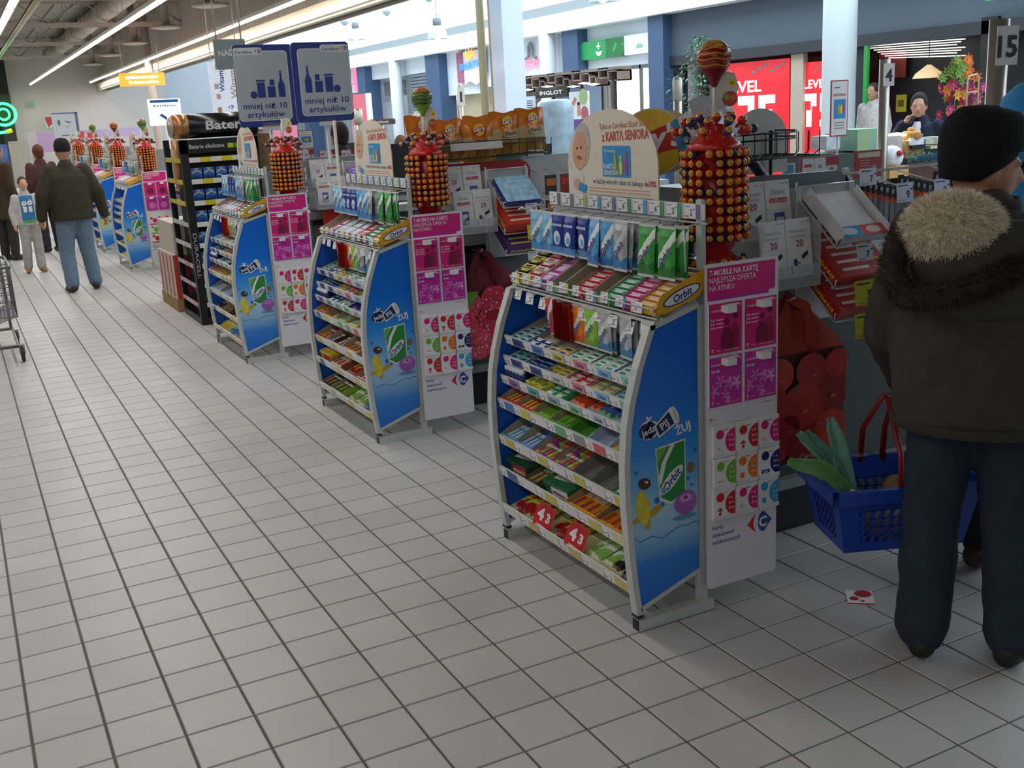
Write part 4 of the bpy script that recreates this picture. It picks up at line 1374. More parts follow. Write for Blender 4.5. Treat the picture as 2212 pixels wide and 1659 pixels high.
def tower(key, x, y, z0, kind, desc, rows=10, ncol=20, single=True, arc=1.95):
    root = thing('lollipop_tower', 'tall red lollipop tower %s, %s' % ({'red': 'with a red balloon lollipop', 'green': 'with a green balloon lollipop', 'plain': 'topped by lollipops'}[kind], desc), 'lollipop tower', (x, y, 0))
    R = .100
    top = z0 + rows * .0305
    mb = MB().lathe([(.10, .93), (.10, .945), (.035, .955), (.035, 1.12)], DRED, 16)
    mb.lathe([(.10, 1.13), (.11, 1.14), (.06, 1.16), (.055, z0 - .03), (.066, z0 - .02), (.066, top), (.04, top + .005)], DRED, 16)
    mb.build('tower_body', root)
    ct = MB().lathe([(.088, top), (.090, top + .012), (.082, top + .022), (.070, top + .028), (.055, top + .055), (.038, top + .06), (.030, top + .08), (.001, top + .084)], M('#c41f1c', .3), 18)
    ct.build('crown', root)
    st = MB().tube([(0, 0, top + .08), (0, 0, top + .24)], .006, WHITE, 6)
    st.build('pole', root)
    ff = Fr((-.004, .002, top + .085), (.77, -.63, 0), (0, 0, 1))
    fl = MB().prism(ff, [(-.01, 0), (.0, .02), (.02, .075), (.075, .075), (.083, .115), (.07, .155), (.03, .165), (-.01, .12)], -.001, .001, M('#c9c2b4', .5), M('#c9c4b8', .5, 0, .04))
    fl.disc(ff, .062, .125, .013, M('#e0bf2c', .4), .0016, 12).disc(ff, .055, .075, .025, M('#b83a2a', .4), .0016, 12).disc(ff, .045, .08, .010, M('#8a9a3a', .4), .002, 8).disc(ff, .064, .078, .010, M('#c86a4a', .4), .002, 8)
    fl.text(ff, '59', .062, .120, .013, INK, .0022, 'C', .02)
    fl.build('cardboard_flag', root)
    if kind != 'plain':
        b = MB()
        balloon(b, (0, 0, top + .292), .056, kind)
        b.build('balloon_lollipop', root)
    # the lollipops
    to = math.atan2(CAM.y - y, CAM.x - x)
    stuff = MB()
    rnd = random.Random(key)

    def place(p, d, c, where):
        me = lolly_mesh(c)
        m = Matrix.Translation(p) @ zrot(d)
        if single:
            put('lollipop', me, mat=m, label='%s wrapped lollipop %s, %s' % ({LRED: 'red', LNAVY: 'navy', LORG: 'orange'}[c], where, desc), cat='lollipop', group='%s lollipops %s, %s' % (cname(c), where, desc))
        else:
            n = len(stuff.v)
            stuff.v.extend(m @ v.co for v in me.vertices)
            for q in me.polygons:
                stuff.f.append(tuple(n + i for i in q.vertices))
                stuff.m.append(stuff.mi(me.materials[q.material_index]))
                stuff.sm.append(True)

    def rest(p, d, c):
        nonlocal single
        s0, single = single, False
        place(p, d, c, '')
        single = s0

    for r in range(rows):
        for k in range(ncol):
            t = to + 2 * math.pi * (k + .5) / ncol
            dt = (t - to + math.pi) % (2 * math.pi) - math.pi
            if single and -.42 < dt < -.12 and rnd.random() < .75 and r not in (1, 2, 4):
                continue
            if single and rnd.random() < .05:
                continue
            c = LNAVY if (r + k // 3 + rnd.randint(0, 1)) % 3 == 0 else (LORG if rnd.random() < .15 else LRED)
            d = V((math.cos(t), math.sin(t), .04))
            p = V((x, y, z0 + (r + .5) * .0305)) + d * (R + rnd.uniform(-.002, .002))
            if abs(dt) < arc:
                place(p, d, c, 'in the side rows')
            else:
                rest(p, d, c)
    for ring, (n, el, L) in enumerate(((10, .45, .165), (9, .75, .155), (6, 1.05, .14))):
        for k in range(n):
            t = 2 * math.pi * (k + .5 * (ring % 2)) / n
            d = V((math.cos(t) * math.cos(el), math.sin(t) * math.cos(el), math.sin(el)))
            p = V((x, y, top + .0)) + d * (L * .85)
            c = LNAVY if (k + ring) % 2 else LRED
            place(p, d, c, 'on the crown')
    for k in range(16):
        t = 2 * math.pi * k / 16
        d = V((math.cos(t) * .9, math.sin(t) * .9, .45))
        rest(V((x, y, 1.15)) + d * (.09 + .02 * (k % 2)), d, (LRED, LNAVY)[k % 2])
    if stuff.v:
        stuff.build('lollipops', kind='stuff', label='wrapped lollipops on the remaining rows, ' + desc, cat='lollipop')
    return root


TD = {'A': 'behind the stand with red signs', 'B': 'behind the stand by the raspberry bag', 'C': 'behind the stand by the battery rack'}
tower('a', .50, .165, 1.262, 'red', TD['A'], 10, 20, True, 1.6)
tower('b', .50, 2.63, 1.245, 'green', TD['B'], 9, 20, True, 1.35)
tower('c', .44, 5.14, 1.235, 'plain', TD['C'], 9, 20, False)


# ---------------------------------------------------------------- checkouts
def checkout(Y, label, body, panel, red):
    root = thing('checkout_counter', label, 'checkout', (0, Y, 0))
    b, p = M(body, .5, 0, .06), M(panel, .45, 0, .04)
    MB().box((.72, .40, 0), (4.0, 1.12, .22), BLACK).build('plinth', root)
    MB().box((.66, .335, .22), (4.0, 1.14, .94), b).build('body', root)
    MB().box((.64, .30, .225), (4.0, .335, .268), M('#8f928f', .4, .3)).build('bumper_bar', root)
    MB().box((.64, .27, .985), (4.0, 1.16, 1.04), M('#a3a4a1', .4, .2)).build('counter_edge', root)
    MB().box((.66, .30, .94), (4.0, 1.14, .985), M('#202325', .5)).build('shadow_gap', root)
    MB().box((.72, .50, 1.04), (2.3, 1.02, 1.05), M('#1c1d1e', .7)).build('conveyor_belt', root)
    fr = Fr((0, .30, 0), (1, 0, 0), (0, 0, 1))
    pts = [(.655, 1.04), (1.24, 1.04), (1.24, 1.40), (1.22, 1.43), (1.18, 1.445), (.655, 1.452)]
    up = MB().prism(fr, pts, -.03, 0, p).build('screen_panel', root)
    if red:
        MB().prism(fr, [(.655, 1.33), (1.24, 1.33), (1.24, 1.40), (1.22, 1.43), (1.18, 1.445), (.655, 1.452)], -.034, .004, M('#b3262c', .35)).build('red_edge', up)
        t = MB().text(fr, 'Carrefour', .672, 1.165, .085, CBLUE, .002, 'L', .03)
        t.build('lettering', up)
    else:
        for k in range(5):
            MB().fbox(fr, .665 + k * .016, 1.32, .673 + k * .016, 1.38, 0, .002, BLACK).build('vent_slot', up)
    # till block and cashier screen further down the counter
    MB().box((2.55, .55, 1.04), (3.05, .95, 1.16), M('#3a3d40', .4)).build('till', root)
    MB().box((2.7, .60, 1.2), (2.98, .64, 1.42), BLACK).box((2.82, .62, 1.15), (2.86, .66, 1.25), BLACK).build('till_screen', root)
    return root


checkout(0.0, 'dark grey checkout counter beside the man in the fur hood', '#3a4042', '#6f7477', False)
checkout(2.545, 'checkout counter with red topped white panel and raspberry bag', '#5a5d5e', '#c9c9c7', True)
checkout(5.05, 'grey checkout counter behind the stand by the battery rack', '#77736e', '#85898c', False)
# black bent hand rail at the dark counter, standing on its panel
hr = MB().tube([(.60, .45, 1.40), (.66, .45, 1.50), (.80, .45, 1.515), (.90, .45, 1.49), (.96, .45, 1.42), (.975, .45, 1.05)], .022, M('#1b1c1e', .35), 10)
hr.tube([(.60, .45, 1.40), (.60, .45, 1.05)], .022, M('#1b1c1e', .35), 10)
hr.build('hand_rail', label='bent black tube rail above the dark checkout counter', cat='rail')


# leaflets in acrylic holders
def leaflet_mesh(kind):
    def f():
        mb = MB()
        fr = Fr((0, 0, 0), (1, 0, 0), (0, 0, 1))
        w, h = .112, .205
        mb.fbox(fr, 0, 0, w, h, -.006, 0, PAPER)
        pk, nv = M('#a8246a', .5), M('#34407a', .5)
        if kind == '20':
            mb.text(fr, 'Nowa karta', w * .5, h * .76, .019, M('#b9a0b2', .5), .0008, 'C', 0, w=w * .74)
            mb.text(fr, 'z premią', w * .45, h * .67, .017, M('#b9a0b2', .5), .0008, 'C', 0, w=w * .6)
            mb.text(fr, '20', w * .52, h * .52, .034, pk, .0008, 'C', .02)
            mb.poly(fr, [(w * .55, h * .36), (w * .80, h * .44), (w * .84, h * .37), (w * .59, h * .29)], INK, .0008)
            mb.disc(fr, w * .30, h * .25, w * .09, nv, .0008, 8, w * .13).disc(fr, w * .45, h * .24, w * .06, nv, .0008, 8, w * .03)
            for k in range(4):
                mb.rect(fr, w * .08, h * (.06 + .04 * k), w * .18, h * (.085 + .04 * k), pk, .0008)
                mb.rect(fr, w * .3, h * (.065 + .04 * k), w * .85, h * (.075 + .04 * k), GREY, .0008)
        else:
            mb.text(fr, 'Zyskaj', w * .5, h * .76, .025, M('#8d8f98', .5), .0008, 'C', 0, w=w * .55)
            mb.poly(fr, rrect(w * .14, h * .61, w * .86, h * .69, .006), M('#c4242c', .5), .0008)
            mb.text(fr, 'do 270 premii', w * .5, h * .628, .012, WHITE, .0012, 'C', .01, w=w * .62)
            mb.rect(fr, w * .3, h * .08, w * .72, h * .44, M('#3460a8', .5), .0008).rect(fr, w * .36, h * .12, w * .66, h * .36, PAPER, .0012)
            mb.poly(fr, [(w * .4, h * .10), (w * .72, h * .2), (w * .66, h * .3), (w * .36, h * .2)], M('#2c4a44', .5), .0016)
        mb.rect(fr, w * .04, h * .49, w * .96, h * .493, GREY, .0008).rect(fr, w * .62, h * .93, w * .82, h * .94, GREY, .0008).rect(fr, w * .88, h * .93, w * .94, h * .945, INK, .0008)
        return mb.mesh('leaflet')
    return shared(('leaf', kind), f)


def leaflets(Y, kinds, desc):
    h = thing('leaflet_holder', 'clear acrylic leaflet holder, ' + desc, 'leaflet holder', (.66, Y + .27, 1.10))
    ac = M('#c9d2d6', .08, 0, 0, alpha=.28)
    MB().box((-.01, .0, -.02), (.25, .004, .30), ac).build('back_plate', h)
    MB().box((-.012, -.175, -.03), (.252, .004, -.024), ac).build('base_plate', h)
    MB().box((-.012, -.175, -.03), (-.008, .004, .20), ac).build('side_plate', h)
    MB().box((.248, -.175, -.03), (.252, .004, .20), ac).build('side_plate', h)
    MB().box((-.01, -.178, -.03), (.25, -.174, .05), ac).build('front_plate', h)
    for i, kd in enumerate(kinds):
        r, c = i // 2, i % 2
        m = Matrix.Translation((.662 + c * .117 + .008 * r, Y + (.215, .115)[r], (1.235, 1.105)[r])) @ Matrix.Rotation(-.14, 4, 'X')
        put('leaflet', leaflet_mesh(kd), mat=m, label='%s leaflet in the %s row, %s' % ({'20': 'white 20 premium', 'Z': 'white red-barred'}[kd], ('back', 'front')[r], desc), cat='leaflet', group='%s leaflets in the %s row, %s' % (kd, ('back', 'front')[r], desc))


leaflets(0, ['20', 'Z', '20', '20'], 'dark checkout counter')
leaflets(2.545, ['20', 'Z', 'Z', '20'], 'checkout with raspberry bag')
leaflets(5.05, ['20', 'Z', 'Z', '20'], 'checkout behind the battery rack stand')


# sloping wire racks with boxes
def wire_rack(Y, X, desc):
    root = thing('wire_rack', 'sloping white wire rack, ' + desc, 'wire rack', (X, Y, 0))
    for k, z in enumerate((1.20, 1.055, .935)):
        mb = MB()
        a, b = V((0, .05, z)), V((0, .24, z + .155))
        for x in (0, .26):
            o = V((x, 0, 0))
            mb.tube([a + o + V((0, 0, .03)), a + o, b + o, b + o + V((0, 0, .05))], .0032, WIRE, 5)
        for j in range(4):
            q = a.lerp(b, j / 3)
            mb.tube([q, q + V((.26, 0, 0))], .0028, WIRE, 5)
        mb.tube([a + V((0, 0, .03)), a + V((.26, 0, .03))], .0032, WIRE, 5)
        mb.tube([b + V((0, 0, .05)), b + V((.26, 0, .05))], .0032, WIRE, 5)
        mb.build('wire_shelf', root)
    for x in (.0, .26):
        MB().tube([(x, .255, .90), (x, .255, 1.42)], .005, WIRE, 5).build('upright', root)
    MB().box((-.02, .262, .90), (.28, .268, 1.40), LTGREY).build('back_plate', root)
    return root


def slope(X, Y, z, dx, lift=0.004):
    """frame on a rack shelf: u to the right, v up the slope"""
    s = V((0, .19, .155)).normalized()
    return Fr(V((X + dx, Y + .055, z + .004 + lift)), (1, 0, 0), s)


def rack_box(fr, w, d, h, c, lab, side=None, lines=None, word=None):
    mb = MB().box((0, 0, 0), (w, d, h), M(c, .4, 0, .05))
    tf2 = Fr((0, 0, h), (1, 0, 0), (0, 1, 0))
    if lines:
        for k in range(5):
            mb.rect(tf2, w * .12, d * (.12 + .17 * k), w * .62, d * (.18 + .17 * k), M(lines, .5), .0008).rect(tf2, w * .7, d * (.12 + .17 * k), w * .92, d * (.16 + .17 * k), M('#e0a03c', .5), .0008)
    if side:
        sf = Fr((-.0002, d, 0), (0, -1, 0), (0, 0, 1))
        mb.scribble(sf, d * .1, h * .2, d * .8, h * .6, M('#e6b83c', .5), .0006, 7)
    if word:
        mb.scribble(Fr((0, -.0002, 0), (1, 0, 0), (0, 0, 1)), w * .1, h * .2, w * .8, h * .6, M('#e8d44a', .5), .0006, 9)
    put('sweets_box', mb.mesh('sweets_box'), mat=fmat(fr), label=lab, cat='box')


def ytag(p, digit, c, lab, w=.085, h=.075, tilt=-.1):
    mb = MB()
    fr = Fr((0, 0, 0), (1, 0, 0), (0, 0, 1))
    mb.fbox(fr, 0, -h, w, 0, -.001, .0008, M(c, .5))
    mb.text(fr, digit, w * .68, -h * .80, h * .55, INK, .0014, 'C', .02).rect(fr, w * .08, -h * .18, w * .7, -h * .12, INK, .0014).rect(fr, w * .08, -h * .92, w * .5, -h * .87, GREY, .0014).rect(fr, w * .86, -h * .40, w * .97, -h * .30, INK, .0014)
    put('price_card', mb.mesh('price_card'), mat=Matrix.Translation(p) @ Matrix.Rotation(tilt, 4, 'X'), label=lab, cat='price card')


YEL = '#c9bd20'
wire_rack(0, .94, 'dark checkout counter')
f = slope(.94, 0, 1.20, .01)
mb = MB()
wt = M('#d9dadb', .5)
mb.box((0, 0, 0), (.235, .235, .004), wt).box((0, 0, 0), (.004, .235, .06), wt).box((.231, 0, 0), (.235, .235, .05), wt).box((0, 0, 0), (.235, .004, .03), wt).box((.03, .05, .004), (.205, .23, .028), M('#e6e6ea', .6))
t2 = Fr((0, 0, .03), (1, 0, 0), (0, 1, 0))
mb.fbox(t2, .004, .0, .231, .06, -.002, 0, wt).rect(t2, .008, .004, .115, .055, M('#3f9fd0', .4), .0008).rect(t2, .118, .004, .228, .055, M('#d8584c', .4), .0008).disc(t2, .06, .03, .035, M('#cfe2f0', .4), .0014, 12, .018).disc(t2, .172, .03, .035, M('#f0d0cc', .4), .0014, 12, .018)
put('open_carton', mb.mesh('open_carton'), mat=fmat(f), label='open white carton with blue and red front flap on wire rack', cat='carton')
rack_box(slope(.94, 0, 1.055, .005), .25, .22, .045, '#b3261c', 'red sweets box on the middle wire shelf, dark checkout counter', 'Merci', '#e8dcd4')
rack_box(slope(.94, 0, .935, .005), .25, .22, .045, '#b3261c', 'red sweets box on the lowest wire shelf, dark checkout counter', 'Merci', '#e8dcd4')
ytag((1.02, .035, 1.205), '7', '#d4d5da', 'white price card reading 7 under the open white carton', .075, .06)
ytag((1.015, .035, 1.075), '5', YEL, 'yellow price card reading 5, middle shelf of dark counter rack', .10, .09)
ytag((1.02, .035, .955), '5', YEL, 'yellow price card reading 5, lowest shelf of dark counter rack', .10, .09)
wire_rack(2.545, .93, 'checkout with raspberry bag')
f = slope(.93, 2.545, 1.20, .015)
mb = MB().box((0, 0, 0), (.22, .2, .035), M('#2a3f94', .35), M('#9fc6e0', .3, 0, .3, 30))
put('sweets_box', mb.mesh('sweets_box'), mat=fmat(f), label='flat blue box with pale shiny top on the upper wire shelf', cat='box')
rack_box(slope(.93, 2.545, 1.055, .005), .25, .22, .06, '#c63a20', 'orange red sweets box on the middle shelf above the raspberry bag', 'Merci', '#e8d4c4')
rack_box(slope(.93, 2.545, .935, .005), .25, .22, .045, '#4a2c6a', 'purple and yellow sweets box on the lowest wire shelf', None, '#d8c83c', 'SUPERIOR')
ytag((1.06, 2.545 + .035, 1.215), '7', '#d4d5da', 'white price card reading 7 above the orange red box', .075, .06)
ytag((1.06, 2.545 + .03, 1.115), '5', '#d8c820', 'yellow price card reading 5 on the orange red box', .12, .10)
ytag((1.06, 2.545 + .035, .945), '6', '#d4d5da', 'white price card reading 6 under the purple box', .07, .055)
wire_rack(5.05, .93, 'checkout behind the battery rack stand')
rack_box(slope(.93, 5.05, 1.20, .005), .25, .2, .05, '#8c7cc0', 'lilac sweets box on wire rack behind the battery rack stand', None, '#d8d4e8')
rack_box(slope(.93, 5.05, 1.055, .005), .25, .2, .05, '#a8402c', 'rust red sweets box on wire rack behind the battery rack stand', None, '#d8d4e8')


# ---------------------------------------------------------------- hanging shopping bags
def shop_bag(loc, kind, label, handle, rot=0.0):
    root = thing('shopping_bag', label, 'shopping bag', loc, rot)
    w, h = .45, .42
    ground = {'tomato': '#4a120c', 'berry': '#5c0f1a'}[kind]
    hm = M(handle, .8, 0, .12, 20)
    g = M(ground, .45, 0, .2, 8)
    mb = MB()
    mb.sheet(lambda u, v: ((u - .5) * w * (1 - .06 * v), -.055 - .012 * math.sin(math.pi * u) * math.sin(math.pi * v), v * h), 8, 8, g)
    mb.sheet(lambda u, v: ((.5 - u) * w * (1 - .06 * v), .03, v * h), 8, 8, g)
    for s in (-1, 1):
        mb.sheet(lambda u, v: (s * (w / 2) * (1 - .06 * v) - s * .02 * math.sin(math.pi * u), (-.055 + .085 * u) if s > 0 else (.03 - .085 * u), v * h), 4, 6, g)
    mb.box((-w / 2, -.055, 0), (w / 2, .03, .004), g)
    bd = mb.build('bag_body', root)
    rnd = random.Random(3)
    pf = Fr((0, -.070, 0), (1, 0, 0), (0, 0, 1))
    pr = MB()
    if kind == 'tomato':
        spots = [(-.13, .085, .085), (.03, .08, .095), (.15, .11, .085), (-.14, .24, .088), (.01, .22, .095), (.14, .26, .09), (-.10, .35, .07), (.05, .35, .07), (.17, .36, .06), (-.05, .15, .05), (.09, .16, .05)]
        for i, (a, b, r) in enumerate(spots):
            pr.disc(pf, a, b, r, M(['#b02a1c', '#961f16', '#c23a22', '#a82618'][i % 4], .4, 0, .25, 12), .0010 + .0006 * (i % 5), 20, r * .92)
            pr.disc(pf, a + .01, b - .02, r * .16, M('#c2604c', .4), .0050, 8, r * .10)
        pr.disc(pf, -.02, .30, .02, M('#3c5a2c', .5), .0045, 6, .006, ang=.6)
        pr.text(pf, 'Carrefour', .06, .015, .03, M('#c8b8b4', .5), .0055, 'C', .01)
        carrefour(pr, pf, .165, .025, .035, .0055)
    else:
        spots = [(-.11, .32, .07), (.04, .33, .09), (.16, .34, .06), (-.14, .20, .07), (.02, .22, .10), (.15, .20, .07), (-.08, .09, .09), (.08, .07, .08), (.17, .08, .05)]
        for i, (a, b, r) in enumerate(spots):
            pr.disc(pf, a, b, r, M(['#d84058', '#c42c44', '#e25a70'][i % 3], .4, 0, .3, 30), .0010 + .0006 * (i % 4), 18, r * 1.05)
            for k in range(26):
                t, q = rnd.uniform(0, 6.28), r * math.sqrt(rnd.random()) * .85
                pr.disc(pf, a + q * math.cos(t), b + q * math.sin(t), r * .08, M(['#e08a98', '#d8687c', '#ecb0ba'][k % 3], .4), .0042, 5)
        pr.disc(pf, .03, .25, .045, M('#9c1420', .4), .0050, 12, .03)
        pr.poly(pf, [(-.18, .36), (-.12, .40), (-.06, .395), (-.09, .34), (-.15, .29)], M('#6a9a2c', .5), .0048)
    for v in pr.v:
        v.x = max(-w * .47, min(w * .47, v.x))
        v.z = max(.004, min(h - .004, v.z))
    pr.build('picture_print', bd)
    # gathered upper part and handles over the hook
    nk = MB()
    rim = lambda u, v: ((u - .5) * w * .94 * (1 - .62 * v ** 1.2), -.055 * (1 - v) - .03 * v + .02 * math.sin(14 * u) * v, h + v * .15)
    nk.sheet(rim, 14, 6, hm)
    nk.sheet(lambda u, v: (lambda p: (-p[0], .03 - .01 * v, p[2]))(rim(u, v)), 14, 6, hm)
    nk.build('bag_neck', root)
    for s, y in ((-1, -.05), (1, .0)):
        pts = [(s * .13, y, h - .02), (s * .09, y - .01, h + .10), (s * .045, y, h + .165), (0.0, .01, h + .195), (-s * .035, y + .005, h + .165), (-s * .055, y - .006, h + .09), (-s * .05, y, h - .02)]
        MB().tube(pts, .021, hm, 8, flat=.25).build('handle', root)
    return root


MB().tube([(.86, .34, 1.005), (.86, .20, 1.005), (.86, .165, 1.02)], .005, WIRE, 6).build('bag_hook', label='white wire hook holding the tomato bag', cat='hook')
shop_bag((.86, .20, .40), 'tomato', 'shopping bag printed with tomatoes hanging on the dark checkout', '#a83820', -.05)
MB().tube([(.84, 2.885, .955), (.84, 2.74, .955), (.84, 2.71, .97)], .005, WIRE, 6).build('bag_hook', label='white wire hook holding the raspberry bag', cat='hook')
shop_bag((.84, 2.745, .345), 'berry', 'shopping bag printed with raspberries hanging on the checkout', '#6a1a26')
rb = MB().sheet(lambda u, v: (.09 * math.cos(math.pi * u) * (1 - .2 * v), -.02 + .03 * math.sin(math.pi * u), .30 * v + .06 * math.sin(math.pi * u)), 10, 5, M('#b8241c', .7))
rb.build('shopping_bag', loc=(.78, 5.24, .72), label='red bag top hanging behind the stand by the raspberry bag', cat='shopping bag')


# ---------------------------------------------------------------- hanging razor packs at the dark counter
def razor_mesh():
    mb = MB()
    mb.box((-.012, -.004, -.045), (.012, .004, 0), BLACK).box((-.012, -.005, -.060), (.012, .005, -.045), M('#c2481c', .4)).box((-.011, -.003, -.16), (.011, .003, -.06), M('#77777a', .3, .5))
    mb.box((-.006, -.006, -.03), (.006, -.004, -.015), M('#b8b8b8', .3))
    return mb.mesh('razor_pack')


pg = thing('peg_rack', 'white wire peg rail with hanging packs, dark checkout counter', 'peg rack', (0, 0, 0))
pr_ = MB().tube([(1.20, .30, 1.43), (2.6, .30, 1.43)], .005, WIRE, 6)
for k in range(7):
    x = 1.27 + k * .19
    pr_.tube([(x, .30, 1.43), (x + .01, .08, 1.385)], .003, WIRE, 5)
pr_.build('wire_rail', pg)
for k in range(2):
    MB().box((1.22 + k * 1.3, .30, 1.04), (1.24 + k * 1.3, .32, 1.45), FRAME).build('upright', pg)
MB().tube([(1.60, .31, 1.46), (2.6, .31, 1.46)], .012, M('#5f9fc4', .4), 6).build('blue_strip', pg)
rz = razor_mesh()
for k in range(4):
    x = 1.27 + k * .19
    for j in range(7):
        m = Matrix.Translation((x + .01 - j * .0014, .10 + j * .026, 1.385 + j * .004)) @ Matrix.Rotation(.06 * ((j % 3) - 1), 4, 'Z')
        put('razor_pack', rz, mat=m, label='black and orange pack, peg %s of the rail by the wire rack' % ['one', 'two', 'three', 'four'][k], cat='pack', group='packs on peg %d of the rail' % (k + 1))
    ytag((x - .03, .07, 1.40), '9', '#c9c9d8', 'white price card reading 9, peg %s of the rail' % ['one', 'two', 'three', 'four'][k], .08, .07)
ytag((1.14, .15, 1.455), '7', '#d4d5da', 'white price card reading 7 above the open white carton', .08, .06)


# ---------------------------------------------------------------- crisps baskets and signs
def lays(mb, fr, a, b, r, d=.001, word="Lay's"):
    mb.disc(fr, a, b, r, M('#e8bb30', .4, 0, .08), d, 20)
    pts = []
    for i in range(13):
        u = -1 + i / 6
        pts.append((a + u * r * 1.12, b + r * (.36 + .10 * math.sin(u * 3) + .14 * u)))
    for i in range(13):
        u = 1 - i / 6
        pts.append((a + u * r * 1.12, b + r * (-.42 + .10 * math.sin(u * 3) + .14 * u)))
    mb.poly(fr, pts, M('#c8301e', .4), d + .0008)
    mb.text(fr, word, a, b - r * .20, r * .95, WHITE, d + .0018, 'C', .03, .12, shear=.2, w=r * 1.9)


def crisp_mesh(style):
    def f():
        mb = MB()
        w, h, t = .20, .235, .06
        top, low = ('#c9701e', '#b9a070') if style == 'orange' else ('#c9ced2', '#b9c0c6')
        A, B, Cc, Dd = M(top, .3, .1, .12, 30), M(low, .35, 0, .15, 20), M('#a87426', .35, 0, .4, 25), M('#d8d2c4', .4)

        def mf(u, v):
            if v > .97 or v < .02:
                return M('#5a3018' if style == 'orange' else '#e4e8ea', .35, .2)
            if style != 'orange':
                return A if (u + v * 2) % .5 < .42 else B
            if v > .62 - .12 * math.sin(math.pi * u):
                return A
            if v < .3:
                return Cc
            return B
        fn = lambda s: (lambda u, v: ((u - .5) * w * s * (1 - .04 * math.sin(math.pi * v)), -s * t * .5 * min(1, 4 * u, 4 * (1 - u)) * min(1, 4 * v, 4 * (1 - v)) * (1 + .12 * math.sin(11 * u + 7 * v)), v * h + .006 * math.sin(9 * u) * v))
        mb.sheet(fn(1), 12, 14, A, True, mf)
        mb.sheet(fn(-1), 12, 14, A, True, lambda u, v: Dd)
        if style == 'orange':
            pf = Fr((0, -t * .5 - .006, 0), (1, 0, 0), (0, 0, 1))
            lays(mb, pf, 0, h * .74, w * .17)
            mb.text(pf, 'z Pieca', 0, h * .42, .034, M('#3c2c1a', .5), .001, 'C', .02, .12, shear=.3).rect(pf, -.055, h * .37, .05, h * .38, M('#3c2c1a', .5), .001)
        return mb.mesh('crisps_bag')
    return shared(('crisp', style), f)


def wire_basket(x0, x1, y0, y1, z0, z1, label, end=.05):
    root = thing('wire_basket', label, 'wire basket', (x0, y0, z0))
    W, D, H = x1 - x0, y1 - y0, z1 - z0
    dk = M('#222a2a', .4, .3)
    mb = MB()
    for z in (0, H * .75, H):
        mb.tube([(0, D, z), (0, 0, z), (W - end, 0, z), (W, end, z), (W, D, z)], .0034, dk, 5)
    n = int(W / .05)
    for k in range(n + 1):
        x = W * k / n
        mb.tube([(x, 0, H), (x, 0, .02), (x, .03, 0), (x, D, 0)], .0026, dk, 4)
    for k in range(5):
        mb.tube([(0, D * k / 4, H), (0, D * k / 4, 0), (W, D * k / 4, 0), (W, D * k / 4, H)], .0026, dk, 4)
    mb.build('wire_mesh', root)
    for x in (.02, W - .02):
        MB().tube([(x, D, H), (x, D, -(z0 - 1.04))], .008, dk, 6).build('support', root)
    return root


wb = wire_basket(.60, 1.34, 2.75, 3.02, 1.478, 1.565, 'dark wire basket full of orange crisps bags')
put('price_strip', MB().box((.10, -.006, .045), (.42, -.003, .085), M('#d8d2cc', .5)).mesh('price_strip'), wb)
for i, (x, y, z, rz_) in enumerate(((.72, 2.80, 1.46, .12), (.90, 2.80, 1.452, -.12), (1.08, 2.80, 1.485, .04), (1.25, 2.81, 1.497, .1), (.62, 2.95, 1.49, .3), (1.16, 2.93, 1.475, -.1), (.98, 2.94, 1.47, .1))):
    put('crisps_bag', crisp_mesh('orange' if i not in (4, 5) else 'orange'), mat=Matrix.Translation((x, y, z)) @ Matrix.Rotation(rz_, 4, 'Z') @ Matrix.Rotation(-.12, 4, 'X'),
        label='orange and beige crisps bag %s the dark wire basket' % ('at the front of' if i < 4 else 'at the back of'), cat='crisps bag', group='crisps bags at the %s of the basket' % ('front' if i < 4 else 'back'))
bw = Fr((1.15, 3.04, 1.36), (1, 0, 0), (0, 0, 1))
MB().prism(bw, rrect(0, 0, .30, .31, .10, 6), -.01, 0, M('#d0cbc0', .5)).build('basket_board', label='white rounded board behind the crisps basket', cat='board')
# the second basket and the cut-out sign
wire_basket(.60, 1.05, .26, .50, 1.512, 1.60, 'dark wire basket holding a silver crisps bag', .12)
put('crisps_bag', crisp_mesh('silver'), mat=Matrix.Translation((.70, .36, 1.52)) @ Matrix.Rotation(.1, 4, 'Z') @ Matrix.Rotation(-.1, 4, 'X') @ Matrix.Rotation(-.25, 4, 'Y'), label='silver backed crisps bag leaning in the dark basket', cat='crisps bag')
mbb = MB().sheet(lambda u, v: ((u - .5) * .10, .02 * math.sin(math.pi * u), v * .16), 6, 6, WHITE, True, lambda u, v: M('#3f8fd0', .4) if u < .45 else M('#e4e4e8', .4))
put('crisps_bag', mbb.mesh('crisps_bag'), mat=Matrix.Translation((.62, .44, 1.52)) @ Matrix.Rotation(-.35, 4, 'Y'), label='blue and white crisps bag behind the silver one', cat='crisps bag')
rbd = Fr((.86, .52, 1.44), (1, 0, 0), (0, 0, 1))
pts = [(0, 0), (.27, 0), (.27, .12)] + [(.135 + .135 * math.cos(math.pi * i / 12), .12 + .125 * math.sin(math.pi * i / 12)) for i in range(13)] + [(0, .12)]
MB().prism(rbd, pts, -.008, 0, M('#c9c6bf', .5)).build('basket_board', label='round topped beige board behind the silver crisps bag', cat='board')
sc = AY(1409, 308, .62)
sf = Fr(sc, (.90, -.43, 0), (0, 0, 1))
sg = MB()
pts = [(.126 * math.cos(t), .126 * math.sin(t)) for t in [2 * math.pi * i / 24 for i in range(24)]]
sg.prism(sf, pts, -.008, 0, M('#d9d2c4', .5))
sg.prism(sf.sub(.062, .0, -.012), [(.105 * math.cos(t), .115 * math.sin(t)) for t in [2 * math.pi * i / 20 for i in range(20)]], -.004, .0, M('#d2b48a', .5))
lays(sg, sf, 0, 0, .120)
